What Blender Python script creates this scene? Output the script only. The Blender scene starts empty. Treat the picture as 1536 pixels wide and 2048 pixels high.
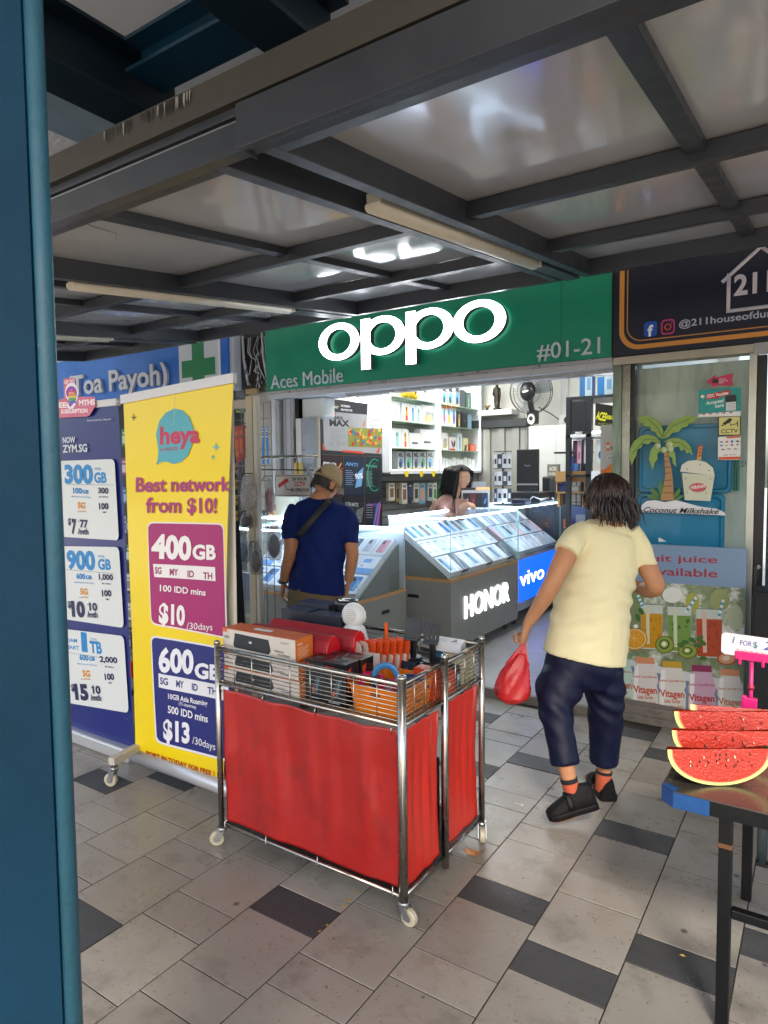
import bpy, math, random
from mathutils import Vector, Matrix, noise
rnd = random.Random(7)
rad = math.radians
S = bpy.context.scene
COL = S.collection
# ---------------------------------------------------------------- camera
cam_d = bpy.data.cameras.new('camera'); cam = bpy.data.objects.new('camera', cam_d); COL.objects.link(cam)
rr = Vector((0.83270716, 0.55362051, -0.01015447)); uu = Vector((-0.02531163, 0.05637839, 0.99808857)); ff = Vector((-0.55313479, 0.83085848, -0.06095973))
cm = Matrix.Identity(4)
for i in range(3):
    cm[i][0] = rr[i]; cm[i][1] = uu[i]; cm[i][2] = -ff[i]
cm[2][3] = 1.6
cam.matrix_world = cm
cam_d.sensor_width = 36; cam_d.lens = 1335.125/2048*36; cam_d.clip_start = .05; cam_d.clip_end = 400
S.camera = cam
# ---------------------------------------------------------------- world, sun, exposure
W = bpy.data.worlds.new('World'); S.world = W; W.use_nodes = True
nt = W.node_tree; bg = nt.nodes['Background']
SUN_EL, SUN_AZ = rad(42), rad(150)      # azimuth clockwise from +Y
sky = nt.nodes.new('ShaderNodeTexSky'); sky.sky_type = 'NISHITA'; sky.sun_disc = False
sky.sun_elevation = SUN_EL; sky.sun_rotation = SUN_AZ; sky.air_density = 1.0; sky.dust_density = 3.0
nt.links.new(sky.outputs[0], bg.inputs[0]); bg.inputs[1].default_value = .15
sun_d = bpy.data.lights.new('sun', 'SUN'); sun_d.energy = 2.0; sun_d.angle = rad(14); sun_d.color = (1, .93, .82)
sun = bpy.data.objects.new('sun', sun_d); COL.objects.link(sun)
sd = Vector((math.sin(SUN_AZ)*math.cos(SUN_EL), math.cos(SUN_AZ)*math.cos(SUN_EL), math.sin(SUN_EL)))
sun.rotation_euler = sd.to_track_quat('Z', 'Y').to_euler()
S.view_settings.view_transform = 'Standard'; S.view_settings.look = 'None'; S.view_settings.exposure = 1.58; S.view_settings.gamma = 1
S.cycles.use_denoising = True; S.cycles.max_bounces = 10; S.cycles.diffuse_bounces = 5; S.cycles.glossy_bounces = 5; S.cycles.transmission_bounces = 8; S.cycles.transparent_max_bounces = 16
S.cycles.sample_clamp_indirect = 6; S.cycles.caustics_reflective = False; S.cycles.caustics_refractive = False

# ---------------------------------------------------------------- materials
def hx(h):
    h = h.lstrip('#'); c = [int(h[i:i+2], 16)/255 for i in (0, 2, 4)]
    return tuple([x/12.92 if x <= .04045 else ((x+.055)/1.055)**2.4 for x in c])
MATS = {}
def mat(name, col, rough=.5, metal=0., var=None, dirt=None, bump=None, emit=None, es=1., trans=0., alpha=1., coat=0., spec=.5, sheen=0., objvar=0., streak=None, sss=0.):
    """var=(scale, amount)  dirt=(scale, colour, lo, hi)  bump=(scale, strength)"""
    if name in MATS: return MATS[name]
    m = bpy.data.materials.new(name); m.use_nodes = True; MATS[name] = m
    n = m.node_tree.nodes; L = m.node_tree.links.new; b = n['Principled BSDF']
    if isinstance(col, str): col = hx(col)
    b.inputs['Base Color'].default_value = (*col, 1)
    b.inputs['Roughness'].default_value = rough; b.inputs['Metallic'].default_value = metal
    b.inputs['Specular IOR Level'].default_value = spec
    if coat: b.inputs['Coat Weight'].default_value = coat; b.inputs['Coat Roughness'].default_value = .08
    if sheen: b.inputs['Sheen Weight'].default_value = sheen; b.inputs['Sheen Roughness'].default_value = .6
    if sss: b.inputs['Subsurface Weight'].default_value = sss; b.inputs['Subsurface Radius'].default_value = (.02, .008, .004); b.inputs['Subsurface Scale'].default_value = .5
    if trans: b.inputs['Transmission Weight'].default_value = trans; b.inputs['IOR'].default_value = 1.45
    b.inputs['Alpha'].default_value = alpha
    if emit is not None:
        if isinstance(emit, str): emit = hx(emit)
        b.inputs['Emission Color'].default_value = (*emit, 1); b.inputs['Emission Strength'].default_value = es
    tc = None
    def coords():
        nonlocal tc
        if tc is None: tc = n.new('ShaderNodeTexCoord')
        return tc.outputs['Object']
    cur = None
    def nz(scale, detail=6, r=.6, stretch=None):
        t = n.new('ShaderNodeTexNoise'); t.inputs['Scale'].default_value = scale; t.inputs['Detail'].default_value = detail; t.inputs['Roughness'].default_value = r
        if stretch:
            mp = n.new('ShaderNodeMapping'); mp.inputs['Scale'].default_value = stretch; L(coords(), mp.inputs[0]); L(mp.outputs[0], t.inputs['Vector'])
        else: L(coords(), t.inputs['Vector'])
        return t.outputs['Fac']
    def mix(fac, a, bcol):
        x = n.new('ShaderNodeMix'); x.data_type = 'RGBA'
        L(fac, x.inputs[0])
        if a is None: x.inputs[6].default_value = (*col, 1)
        else: L(a, x.inputs[6])
        x.inputs[7].default_value = (*bcol, 1)
        return x.outputs[2]
    def ramp(f, lo, hi, a=0., b_=1.):
        r = n.new('ShaderNodeMapRange'); r.inputs[1].default_value = lo; r.inputs[2].default_value = hi; r.inputs[3].default_value = a; r.inputs[4].default_value = b_
        L(f, r.inputs[0]); return r.outputs[0]
    if var:
        f = ramp(nz(var[0]), .3, .7); d = tuple(c*(1-var[1]) for c in col)
        cur = mix(f, cur, d)
    if streak:   # (stretch xyz, colour, lo, hi)
        cur = mix(ramp(nz(3, 8, .7, streak[0]), streak[2], streak[3]), cur, hx(streak[1]))
    if dirt:
        cur = mix(ramp(nz(dirt[0], 8, .7), dirt[2], dirt[3]), cur, hx(dirt[1]))
    if objvar:
        oi = n.new('ShaderNodeObjectInfo'); hs = n.new('ShaderNodeHueSaturation')
        L(ramp(oi.outputs['Random'], 0, 1, 1-objvar, 1+objvar), hs.inputs['Value'])
        if cur is None: hs.inputs['Color'].default_value = (*col, 1)
        else: L(cur, hs.inputs['Color'])
        cur = hs.outputs[0]
    if cur is not None: L(cur, b.inputs['Base Color'])
    if bump:
        bp = n.new('ShaderNodeBump'); bp.inputs['Strength'].default_value = bump[1]; bp.inputs['Distance'].default_value = .01
        L(nz(bump[0], 6, .6, bump[2] if len(bump) > 2 else None), bp.inputs['Height']); L(bp.outputs[0], b.inputs['Normal'])
    if var or dirt:
        L(ramp(nz((var or dirt)[0]*2.3), .3, .7, max(0, rough-.09), min(1, rough+.09)), b.inputs['Roughness'])
    return m
def ink(h, gloss=.45): return mat('ink_'+h.lstrip('#')+('' if gloss == .45 else '_%d' % int(gloss*100)), h, gloss)
def card(h): return mat('card_'+h.lstrip('#'), h, .4, var=(9, .06))

# ---------------------------------------------------------------- mesh building
class MB:
    def __init__(s): s.v = []; s.f = []; s.mi = []; s.sm = []; s.mats = []
    def m(s, mt):
        if mt not in s.mats: s.mats.append(mt)
        return s.mats.index(mt)
    def add(s, vs, fs, mt, smooth=False, T=None):
        o = len(s.v); k = s.m(mt)
        for p in vs:
            s.v.append(tuple(T @ Vector(p)) if T is not None else tuple(p))
        for f in fs:
            s.f.append(tuple(i+o for i in f)); s.mi.append(k); s.sm.append(smooth)
        return s
    def box(s, x0, x1, y0, y1, z0, z1, mt, T=None):
        return s.add([(x, y, z) for z in (z0, z1) for y in (y0, y1) for x in (x0, x1)],
                     [(0, 2, 3, 1), (4, 5, 7, 6), (0, 1, 5, 4), (2, 6, 7, 3), (0, 4, 6, 2), (1, 3, 7, 5)], mt, False, T)
    def loft(s, rings, mt, caps=True, smooth=True, T=None, closed=True):
        n = len(rings[0]); vs = [p for r in rings for p in r]; fs = []
        for i in range(len(rings)-1):
            for j in range(n if closed else n-1):
                a = i*n+j; b = i*n+(j+1) % n; fs.append((a, b, b+n, a+n))
        s.add(vs, fs, mt, smooth, T)
        if caps and closed:
            o = len(s.v)-len(vs); k = s.m(mt)
            s.f.append(tuple(o+j for j in reversed(range(n)))); s.mi.append(k); s.sm.append(False)
            s.f.append(tuple(o+(len(rings)-1)*n+j for j in range(n))); s.mi.append(k); s.sm.append(False)
        return s
    def tube(s, pts, r, mt, n=8, caps=True, T=None, smooth=True, up=None):
        pts = [Vector(p) for p in pts]; rings = []
        rs = r if isinstance(r, (list, tuple)) else [r]*len(pts)
        t = (pts[1]-pts[0]).normalized(); a = Vector(up) if up else (Vector((0, 0, 1)) if abs(t.z) < .9 else Vector((1, 0, 0)))
        u = (a-t*a.dot(t)).normalized()
        for i, p in enumerate(pts):
            if i == 0: t = pts[1]-p
            elif i == len(pts)-1: t = p-pts[i-1]
            else: t = (pts[i+1]-p).normalized()+(p-pts[i-1]).normalized()
            t.normalize(); u = (u-t*u.dot(t)).normalized(); w = t.cross(u)
            ri = rs[i]; ra, rb = ri if isinstance(ri, (list, tuple)) else (ri, ri)
            rings.append([p+u*math.cos(2*math.pi*k/n)*ra+w*math.sin(2*math.pi*k/n)*rb for k in range(n)])
        return s.loft(rings, mt, caps, smooth, T)
    def cyl(s, p, q, r, mt, n=16, r2=None, T=None, smooth=True): return s.tube([p, q], [r, r if r2 is None else r2], mt, n, True, T, smooth)
    def lathe(s, prof, mt, n=20, T=None, smooth=True, caps=False):   # prof: (r, z)
        return s.loft([[(r*math.cos(2*math.pi*k/n), r*math.sin(2*math.pi*k/n), z) for k in range(n)] for r, z in prof], mt, caps, smooth, T)
    def ball(s, c, r, mt, n=14, T=None, m_=9):
        rx, ry, rz = r if isinstance(r, (tuple, list)) else (r, r, r)
        return s.loft([[(c[0]+rx*math.sin(a)*math.cos(2*math.pi*k/n), c[1]+ry*math.sin(a)*math.sin(2*math.pi*k/n), c[2]+rz*-math.cos(a)) for k in range(n)]
                       for a in [max(.02, min(math.pi-.02, math.pi*i/m_)) for i in range(m_+1)]], mt, True, True, T)
    def prism(s, pts, d, mt, T=None, side=None):   # pts 2-D polygon (ccw) in local xy, thickness d along +z
        n = len(pts); s.add([(x, y, 0) for x, y in pts]+[(x, y, d) for x, y in pts],
                            [tuple(reversed(range(n))), tuple(range(n, 2*n))], mt, False, T)
        return s.add([(x, y, 0) for x, y in pts]+[(x, y, d) for x, y in pts], [(j, (j+1) % n, (j+1) % n+n, j+n) for j in range(n)], side or mt, False, T)
    def quad(s, a, b, c, d, mt): return s.add([a, b, c, d], [(0, 1, 2, 3)], mt)
    def sheet(s, fn, nu, nv, mt, thick=0, smooth=True, T=None):   # fn(u,v) -> point
        vs = [fn(i/nu, j/nv) for j in range(nv+1) for i in range(nu+1)]
        return s.add(vs, [(j*(nu+1)+i, j*(nu+1)+i+1, (j+1)*(nu+1)+i+1, (j+1)*(nu+1)+i) for j in range(nv) for i in range(nu)], mt, smooth, T)
    def build(s, name, parent=None, kind=None, world=False, bevel=0, solid=0, sub=0, label=None):
        me = bpy.data.meshes.new(name)
        vs = s.v
        off = None
        if world and parent is not None:
            p = parent; off = Vector((0, 0, 0))
            while p is not None: off += p.location; p = p.parent
            vs = [(x-off.x, y-off.y, z-off.z) for x, y, z in vs]
        me.from_pydata(vs, [], s.f)
        for mt in s.mats: me.materials.append(mt)
        me.polygons.foreach_set('material_index', s.mi); me.polygons.foreach_set('use_smooth', s.sm); me.update()
        o = bpy.data.objects.new(name, me); COL.objects.link(o)
        if parent is not None: o.parent = parent
        if kind: o['kind'] = kind
        if label: o['label'] = label
        if solid:
            d = o.modifiers.new('solid', 'SOLIDIFY'); d.thickness = solid; d.offset = 0
        if bevel:
            d = o.modifiers.new('bevel', 'BEVEL'); d.width = bevel; d.segments = 2; d.limit_method = 'ANGLE'; d.angle_limit = rad(40)
        if sub:
            d = o.modifiers.new('sub', 'SUBSURF'); d.levels = sub; d.render_levels = sub
        return o
def tag(o, label, cat, group=None):
    o['label'] = label; o['category'] = cat
    if group: o['group'] = group
    return o
def thing(name, label, cat, loc=(0, 0, 0), rz=0, group=None):
    o = bpy.data.objects.new(name, None); o.empty_display_size = .1; COL.objects.link(o)
    o.location = loc; o.rotation_euler = (0, 0, rz)
    return tag(o, label, cat, group)
def struct(o): o['kind'] = 'structure'; return o
def copy_tree(o, parent=None):
    c = o.copy(); COL.objects.link(c); c.parent = parent
    for ch in list(o.children): copy_tree(ch, c)
    return c
def frame(o, u, v):   # matrix with local x=u, y=v, z=u x v at o
    u = Vector(u).normalized(); v = Vector(v).normalized(); n = u.cross(v)
    T = Matrix.Identity(4)
    for i in range(3): T[i][0] = u[i]; T[i][1] = v[i]; T[i][2] = n[i]; T[i][3] = o[i]
    return T
def rrect(x0, y0, x1, y1, r, n=5):
    r = min(r, (x1-x0)/2-1e-5, (y1-y0)/2-1e-5); p = []
    for cx, cy, a in ((x1-r, y0+r, -90), (x1-r, y1-r, 0), (x0+r, y1-r, 90), (x0+r, y0+r, 180)):
        for k in range(n+1):
            t = rad(a+90*k/n); p.append((cx+r*math.cos(t), cy+r*math.sin(t)))
    return p
def ell(cx, cy, rx, ry, n=24, a0=0, a1=360, rot=0):
    c, s_ = math.cos(rad(rot)), math.sin(rad(rot)); p = []
    for k in range(n+(0 if abs(a1-a0) >= 360 else 1)):
        t = rad(a0+(a1-a0)*k/n); x, y = rx*math.cos(t), ry*math.sin(t); p.append((cx+x*c-y*s_, cy+x*s_+y*c))
    return p
# lettering: outline text turned into mesh, cached
_GL = {}
def glyphs(txt, bold=0., ext=0., shear=0., mono=False):
    k = (txt, bold, ext, shear)
    if k not in _GL:
        c = bpy.data.curves.new('t', 'FONT'); c.body = txt; c.size = 1; c.offset = bold; c.extrude = ext; c.resolution_u = 3; c.shear = shear; c.fill_mode = 'BOTH' if ext else 'FRONT'
        o = bpy.data.objects.new('t', c); me = bpy.data.meshes.new_from_object(o)
        vs = [tuple(v.co) for v in me.vertices]; fs = [tuple(p.vertices) for p in me.polygons]
        bpy.data.objects.remove(o); bpy.data.meshes.remove(me); bpy.data.curves.remove(c)
        xs = [v[0] for v in vs] or [0]
        _GL[k] = (vs, fs, min(xs), max(xs))
    return _GL[k]
class Print(MB):
    """flat print on a surface: local x right, y up, stacked in thin layers along the normal"""
    def __init__(s, T, step=.0002): super().__init__(); s.T = T; s.lay = 0; s.step = step
    def nxt(s): s.lay += 1; return Matrix.Translation((0, 0, s.lay*s.step))
    def top(s): return Matrix.Translation((0, 0, (s.lay+.5)*s.step))
    def poly(s, pts, col, same=False, gloss=.45):
        if same: s.lay -= 1
        return s.add([(x, y, 0) for x, y in pts], [tuple(range(len(pts)))], ink(col, gloss) if isinstance(col, str) else col, False, s.T @ s.nxt())
    def rect(s, x0, y0, x1, y1, col, r=0, same=False): return s.poly(rrect(x0, y0, x1, y1, r) if r else [(x0, y0), (x1, y0), (x1, y1), (x0, y1)], col, same)
    def ring(s, pts, w, col):   # outline inside a convex polygon
        cx = sum(p[0] for p in pts)/len(pts); cy = sum(p[1] for p in pts)/len(pts); n = len(pts); ins = []
        for i in range(n):
            a, b, c = Vector(pts[i-1]), Vector(pts[i]), Vector(pts[(i+1) % n])
            d1 = (b-a); d2 = (c-b)
            n1 = Vector((-d1.y, d1.x)); n2 = Vector((-d2.y, d2.x))
            if n1.length: n1.normalize()
            if n2.length: n2.normalize()
            m_ = n1+n2; m_ = m_.normalized() if m_.length else n1
            ins.append(tuple(b+m_*w/max(.5, m_.dot(n1))))
        vs = [(x, y, 0) for x, y in list(pts)+ins]
        return s.add(vs, [(i, (i+1) % n, (i+1) % n+n, i+n) for i in range(n)], ink(col) if isinstance(col, str) else col, False, s.T @ s.nxt())
    def text(s, txt, x, y, h, col, al='l', bold=.012, w=None, same=False, shear=0., sx=1.):
        """h = cap height, w = wanted width"""
        vs, fs, a, b = glyphs(txt, bold, 0, shear); k = h/.68; kx = k*sx
        if w: kx = w/max(1e-6, b-a)
        wid = (b-a)*kx; ox = x-(a*kx)-(0 if al == 'l' else wid/2 if al == 'c' else wid)
        return s.add([(ox+vx*kx, y+vy*k, 0) for vx, vy, vz in vs], fs, ink(col) if isinstance(col, str) else col, False, s.T @ s.top())
    def line(s, x0, y0, x1, y1, w, col, same=False):
        d = Vector((x1-x0, y1-y0)); n = Vector((-d.y, d.x)).normalized()*w/2
        return s.poly([(x0-n.x, y0-n.y), (x1-n.x, y1-n.y), (x1+n.x, y1+n.y), (x0+n.x, y0+n.y)], col, same)
def front(x, y, z): return frame((x, y, z), (1, 0, 0), (0, 0, 1))     # local z = -Y (towards the street)
def leftwall(x, y, z): return frame((x, y, z), (0, 1, 0), (0, 0, 1))  # local z = +X
# sight lines of the calibrated photograph, used to find where on a real plane a feature lies
F_ = 1335.125
def ray(px, py): return rr*((px-768)/F_)+uu*((1024-py)/F_)+ff
def aY(px, py, Y): d = ray(px, py); t = Y/d.y; return Vector((d.x*t, Y, 1.6+d.z*t))
def aX(px, py, X): d = ray(px, py); t = X/d.x; return Vector((X, d.y*t, 1.6+d.z*t))
def aZ(px, py, Z): d = ray(px, py); t = (Z-1.6)/d.z; return Vector((d.x*t, d.y*t, Z))
class PlanePrint(Print):
    """print on a wall plane: axis 'Y' (facing the street) or 'X' (facing +X); points may be given as sight lines"""
    def __init__(s, axis, c, step=.0002):
        super().__init__(front(0, c, 0) if axis == 'Y' else leftwall(c, 0, 0), step); s.ax = axis; s.c = c
    def q(s, px, py):
        if s.ax == 'Y': p = aY(px, py, s.c); return (p.x, p.z)
        p = aX(px, py, s.c); return (p.y, p.z)
    def pp(s, pts, col, same=False, gloss=.45): return s.poly([s.q(*p) for p in pts], col, same, gloss)
    def pell(s, cx, cy, rx, ry, col, n=20, a0=0, a1=360, rot=0): return s.pp(list(reversed(ell(cx, cy, rx, ry, n, a0, a1, rot))), col)
    def pt(s, txt, p0, p1, hpx, col, bold=.012, shear=0.):
        a = Vector(s.q(*p0)); b = Vector(s.q(*p1)); t = Vector(s.q(p0[0], p0[1]-hpx)); h = (t-a).length
        vs, fs, xa, xb = glyphs(txt, bold, 0, shear); d = b-a; L = d.length; d.normalize(); n = Vector((-d.y, d.x)); kx = L/max(1e-6, xb-xa); k = h/.68
        return s.add([((a+d*((v[0]-xa)*kx)+n*(v[1]*k)).x, (a+d*((v[0]-xa)*kx)+n*(v[1]*k)).y, 0) for v in vs], fs, ink(col) if isinstance(col, str) else col, False, s.T @ s.top())
    def pl(s, p0, p1, wpx, col):
        a, b = Vector(p0), Vector(p1); d = (b-a).normalized(); n = Vector((-d.y, d.x))*wpx/2
        return s.pp([tuple(a-n), tuple(b-n), tuple(b+n), tuple(a+n)][::-1], col)
    def prr(s, corners, r, col, n=4):   # rounded quad from 4 pixel corners tl,tr,br,bl ; r in metres
        c = [Vector(s.q(*p)) for p in (corners[3], corners[2], corners[1], corners[0])]; out = []
        for i in range(4):
            p0, p, p1 = c[i-1], c[i], c[(i+1) % 4]; a = p+(p0-p).normalized()*r; b = p+(p1-p).normalized()*r
            for k in range(n+1):
                t = k/n; out.append(tuple((1-t)**2*a+2*t*(1-t)*p+t*t*b))
        return s.poly(out, col)
# ---------------------------------------------------------------- setting materials
def tile_mat(name, base, warm, stain, rough, spec):   # mottled stone tile with grime laid out in world space
    m = bpy.data.materials.new(name); m.use_nodes = True; MATS[name] = m; n = m.node_tree.nodes; L = m.node_tree.links.new; b = n['Principled BSDF']
    g = n.new('ShaderNodeNewGeometry'); oi = n.new('ShaderNodeObjectInfo')
    def nz(sc, det=8, ro=.65, off=0.):
        mp = n.new('ShaderNodeMapping'); mp.inputs['Location'].default_value = (off, off*.7, 0); L(g.outputs['Position'], mp.inputs[0])
        t = n.new('ShaderNodeTexNoise'); t.inputs['Scale'].default_value = sc; t.inputs['Detail'].default_value = det; t.inputs['Roughness'].default_value = ro; L(mp.outputs[0], t.inputs['Vector']); return t.outputs['Fac']
    def rp(f, lo, hi, a=0., c=1.): r = n.new('ShaderNodeMapRange'); r.inputs[1].default_value = lo; r.inputs[2].default_value = hi; r.inputs[3].default_value = a; r.inputs[4].default_value = c; L(f, r.inputs[0]); return r.outputs[0]
    def mx(f, a, c):
        x = n.new('ShaderNodeMix'); x.data_type = 'RGBA'; L(f, x.inputs[0])
        if isinstance(a, str): x.inputs[6].default_value = (*hx(a), 1)
        else: L(a, x.inputs[6])
        x.inputs[7].default_value = (*hx(c), 1); return x.outputs[2]
    c = mx(rp(nz(1.1, 4, .5), .35, .65), base, warm); c = mx(rp(nz(4.5, 8, .7, 3), .52, .78, 0, .75), c, stain); c = mx(rp(nz(13, 8, .75, 9), .60, .72, 0, .55), c, stain)
    c = mx(rp(nz(55, 3, .6, 1), .64, .70, 0, .8), c, stain); c = mx(rp(nz(90, 2, .5, 5), .66, .72, 0, .14), c, '#b9b3a9')
    # scattered gum and drips
    v = n.new('ShaderNodeTexVoronoi'); v.inputs['Scale'].default_value = 5.2; v.inputs['Randomness'].default_value = 1; L(g.outputs['Position'], v.inputs['Vector']); c = mx(rp(v.outputs['Distance'], .045, .075, .8, 0.), c, '#3a342e')
    h = n.new('ShaderNodeHueSaturation'); L(rp(oi.outputs['Random'], 0, 1, .88, 1.1), h.inputs['Value']); L(c, h.inputs['Color']); L(h.outputs[0], b.inputs['Base Color'])
    L(rp(nz(6, 6, .7, 2), .3, .75, rough-.12, rough+.2), b.inputs['Roughness']); b.inputs['Specular IOR Level'].default_value = spec
    bp = n.new('ShaderNodeBump'); bp.inputs['Strength'].default_value = .16; bp.inputs['Distance'].default_value = .004; L(nz(70, 5), bp.inputs['Height']); L(bp.outputs[0], b.inputs['Normal']); return m
m_tile = tile_mat('floor_tile', '#949089', '#817a70', '#4b453d', .33, .5); m_dark = tile_mat('floor_tile_dark', '#444547', '#393a3b', '#22201e', .5, .3)
m_grout = mat('grout', '#332e28', .85)
m_shopfl = mat('shop_floor', '#9a9a9c', .38, var=(3, .15), dirt=(6, '#5a5a5c', .6, .85))
m_kerb = mat('kerb', '#837d74', .6, var=(6, .25), dirt=(9, '#45403a', .5, .8), bump=(40, .3))
m_wall = mat('shop_wall', '#d9d8d2', .5, var=(2, .05))
m_plaster = mat('old_plaster', '#b4b4b0', .75, var=(5, .2), dirt=(6, '#4c4a48', .6, .85), bump=(30, .5), streak=((6, 6, .6), '#6a6864', .6, .8))
m_rough = mat('rough_concrete', '#f2f4f6', .85, bump=(14, 2.), var=(9, .2))
m_soff = mat('soffit_paint', '#f0f0f3', .4, var=(1.2, .1))
m_steel = mat('blue_steel', '#123a50', .42, var=(4, .12), bump=(25, .05))
m_steeldk = mat('dark_teal_steel', '#0e2430', .45, var=(3, .2))
m_lb = mat('pale_steel', '#93abbc', .5, var=(3, .1))
m_frame = mat('canopy_frame', '#303338', .4, var=(6, .15), dirt=(30, '#8b8478', .74, .8), spec=.5)
m_panel = mat('canopy_panel', '#c6c4c2', .14, var=(1.5, .1), spec=.8, coat=.5, bump=(1.6, .02))
m_gut = mat('gutter', '#38342c', .6, streak=((9, 9, .5), '#38332b', .5, .8), dirt=(5, '#2b2720', .5, .9))
m_tubeoff = mat('fluorescent_cover', '#d9cfb8', .35, var=(9, .1), dirt=(20, '#7d7460', .68, .8))
m_ss = mat('stainless', '#b6b2aa', .22, 1., var=(14, .15))
m_alu = mat('aluminium', '#a6a8aa', .32, .9, var=(7, .12))
m_bk = mat('black_metal', '#0d0e10', .4, var=(9, .1))
m_glass = mat('glass', '#eef8f6', .02, trans=1.)
def glassy(name, tint, a):      # thin clear sheet: transparent mixed with a sharp reflection
    m = bpy.data.materials.new(name); m.use_nodes = True; n = m.node_tree.nodes; L = m.node_tree.links.new
    n.remove(n['Principled BSDF']); out = n['Material Output']
    tr = n.new('ShaderNodeBsdfTransparent'); tr.inputs[0].default_value = (*hx(tint), 1)
    gl = n.new('ShaderNodeBsdfGlossy'); gl.inputs['Roughness'].default_value = .03
    fr = n.new('ShaderNodeLayerWeight'); fr.inputs[0].default_value = .5
    pw = n.new('ShaderNodeMath'); pw.operation = 'POWER'; pw.inputs[1].default_value = 4; L(fr.outputs['Facing'], pw.inputs[0])
    ad = n.new('ShaderNodeMath'); ad.operation = 'MULTIPLY_ADD'; ad.inputs[1].default_value = .6; ad.inputs[2].default_value = max(0, a+.022); ad.use_clamp = True
    mx = n.new('ShaderNodeMixShader'); L(pw.outputs[0], ad.inputs[0]); L(ad.outputs[0], mx.inputs[0]); L(tr.outputs[0], mx.inputs[1]); L(gl.outputs[0], mx.inputs[2]); L(mx.outputs[0], out.inputs[0])
    MATS[name] = m; return m
g_clear = glassy('clear_glass', '#fafdfd', .0)
g_shop = glassy('shop_glass', '#f6faf8', -.015)
g_edge = mat('glass_edge', '#8fc4c4', .15, emit='#78c8d0', es=.10)  # glass edges glow faintly by themselves, no lamp in them
m_led = mat('led_strip', '#ffffff', .5, emit='#e9f2ff', es=16)
m_ledw = mat('sign_letter_light', '#ffffff', .5, emit='#f4f7ff', es=3.6)

# ---------------------------------------------------------------- ground, floor tiles, step
b = MB(); b.box(-60, 60, -60, 60, -.06, -.012, mat('street_paving', '#ccc6bc', .7, var=(.6, .15), dirt=(3, '#57514a', .5, .9))); struct(b.build('ground'))
b = MB(); b.box(-9, 4, -2.5, 4.6, -.012, -.003, m_grout); floor = struct(b.build('floor'))
PX, Y0 = .307, {1: 1.927, 0: 2.161}
darks = {(0, 0), (-1, 0), (-2, 0), (-1, 2), (-3, 3), (-4, 2), (-9, 0), (-8, 0), (-6, -2), (-4, -1), (-2, 4), (-1, 4), (-5, 4), (1, 1), (1, -1), (-7, 2), (-6, 3), (0, -2), (-10, 2), (-11, -1)}
far = MB(); tl = {}
def tile_mesh(w, mt):
    b = MB(); g = .0026; h = w; x1 = PX-g; y1 = h-g; e = .0009
    for (a, c, z) in (((g, g), (x1, y1), 0.),):
        b.loft([[(g, g, -.006), (x1, g, -.006), (x1, y1, -.006), (g, y1, -.006)], [(g, g, -e), (x1, g, -e), (x1, y1, -e), (g, y1, -e)],
                [(g+e, g+e, 0), (x1-e, g+e, 0), (x1-e, y1-e, 0), (g+e, y1-e, 0)]], mt, True, False)
    o = b.build('tile'); return o
for key, w, mt in (('s', .157, m_tile), ('l', .314, m_tile), ('d', .157, m_dark)):
    o = tile_mesh(w, mt); tl[key] = o.data; bpy.data.objects.remove(o)
cnt = 0
for k in range(-28, 14):
    x = -.513+.307*k
    for n in range(-10, 6):
        ys = Y0[k % 2]+.471*n
        for (yy, w, kd) in ((ys, .157, 'd' if (k, n) in darks or (rnd.random() < .08 and not (-10 < k < 2)) else 's'), (ys+.157, .314, 'l')):
            if yy+w > 4.46: continue
            if -17 <= k <= 2 and yy > .75 and (x > -1.9*yy-.6) and x < .35*yy-.1 and cnt < 298:
                o = bpy.data.objects.new('tile', tl[kd]); COL.objects.link(o); o.parent = floor; o.location = (x, yy, rnd.uniform(-.0012, .0006)); cnt += 1
                o.rotation_euler = (rnd.uniform(-.002, .002), rnd.uniform(-.002, .002), 0)
            else:
                far.box(x+.003, x+.304, yy+.003, yy+w-.003, -.006, 0, m_dark if kd == 'd' else m_tile)
o = far.build('tile', floor, kind='stuff')
b = MB(); b.box(-9, -1.13, 4.28, 9, -.01, .055, m_shopfl); b.box(-9, -1.13, 4.262, 4.30, -.01, .058, m_kerb); b.box(-1.13, 4, 4.34, 4.72, -.01, .098, m_kerb); b.box(-1.13, 4, 4.72, 9, -.01, .11, m_kerb)
b.box(-1.16, 4, 4.322, 4.345, -.01, .045, m_kerb)
struct(b.build('shop_step', bevel=.006))
# little litter on the tiles
LT = mat('litter', '#c9c6bd', .6)
b = MB(); b.add([(0, 0, .004), (.03, .006, .003), (.034, .02, .009), (.01, .028, .004), (-.008, .014, .012)], [(0, 1, 2, 3, 4)], mat('dry_leaf', '#a9764a', .6)); b.add([(.02, .0, .004), (.05, .02, .02), (.03, .04, .005)], [(0, 1, 2)], mat('dry_leaf', '#a9764a'))
o = b.build('dry_leaf'); o.location = (-1.22, 2.42, 0); o.scale = (1.6, 1.6, 1.6); tag(o, 'crumpled dry brown leaf beside the far castor of the red trolley', 'leaf')
b = MB()
for i in range(7):
    a = rnd.uniform(0, 6.28); x, y = rnd.uniform(-.018, .018), rnd.uniform(-.012, .012)
    b.add([(x, y, .002), (x+.007*math.cos(a), y+.007*math.sin(a), .006), (x+.004, y+.006, .002)], [(0, 1, 2)], mat('scrap_white', '#e8e6e0', .5))
o = b.build('paper_scrap'); o.location = (-1.19, 2.93, .001); tag(o, 'tiny torn white paper scraps on the tiles left of the walking woman', 'litter')
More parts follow.
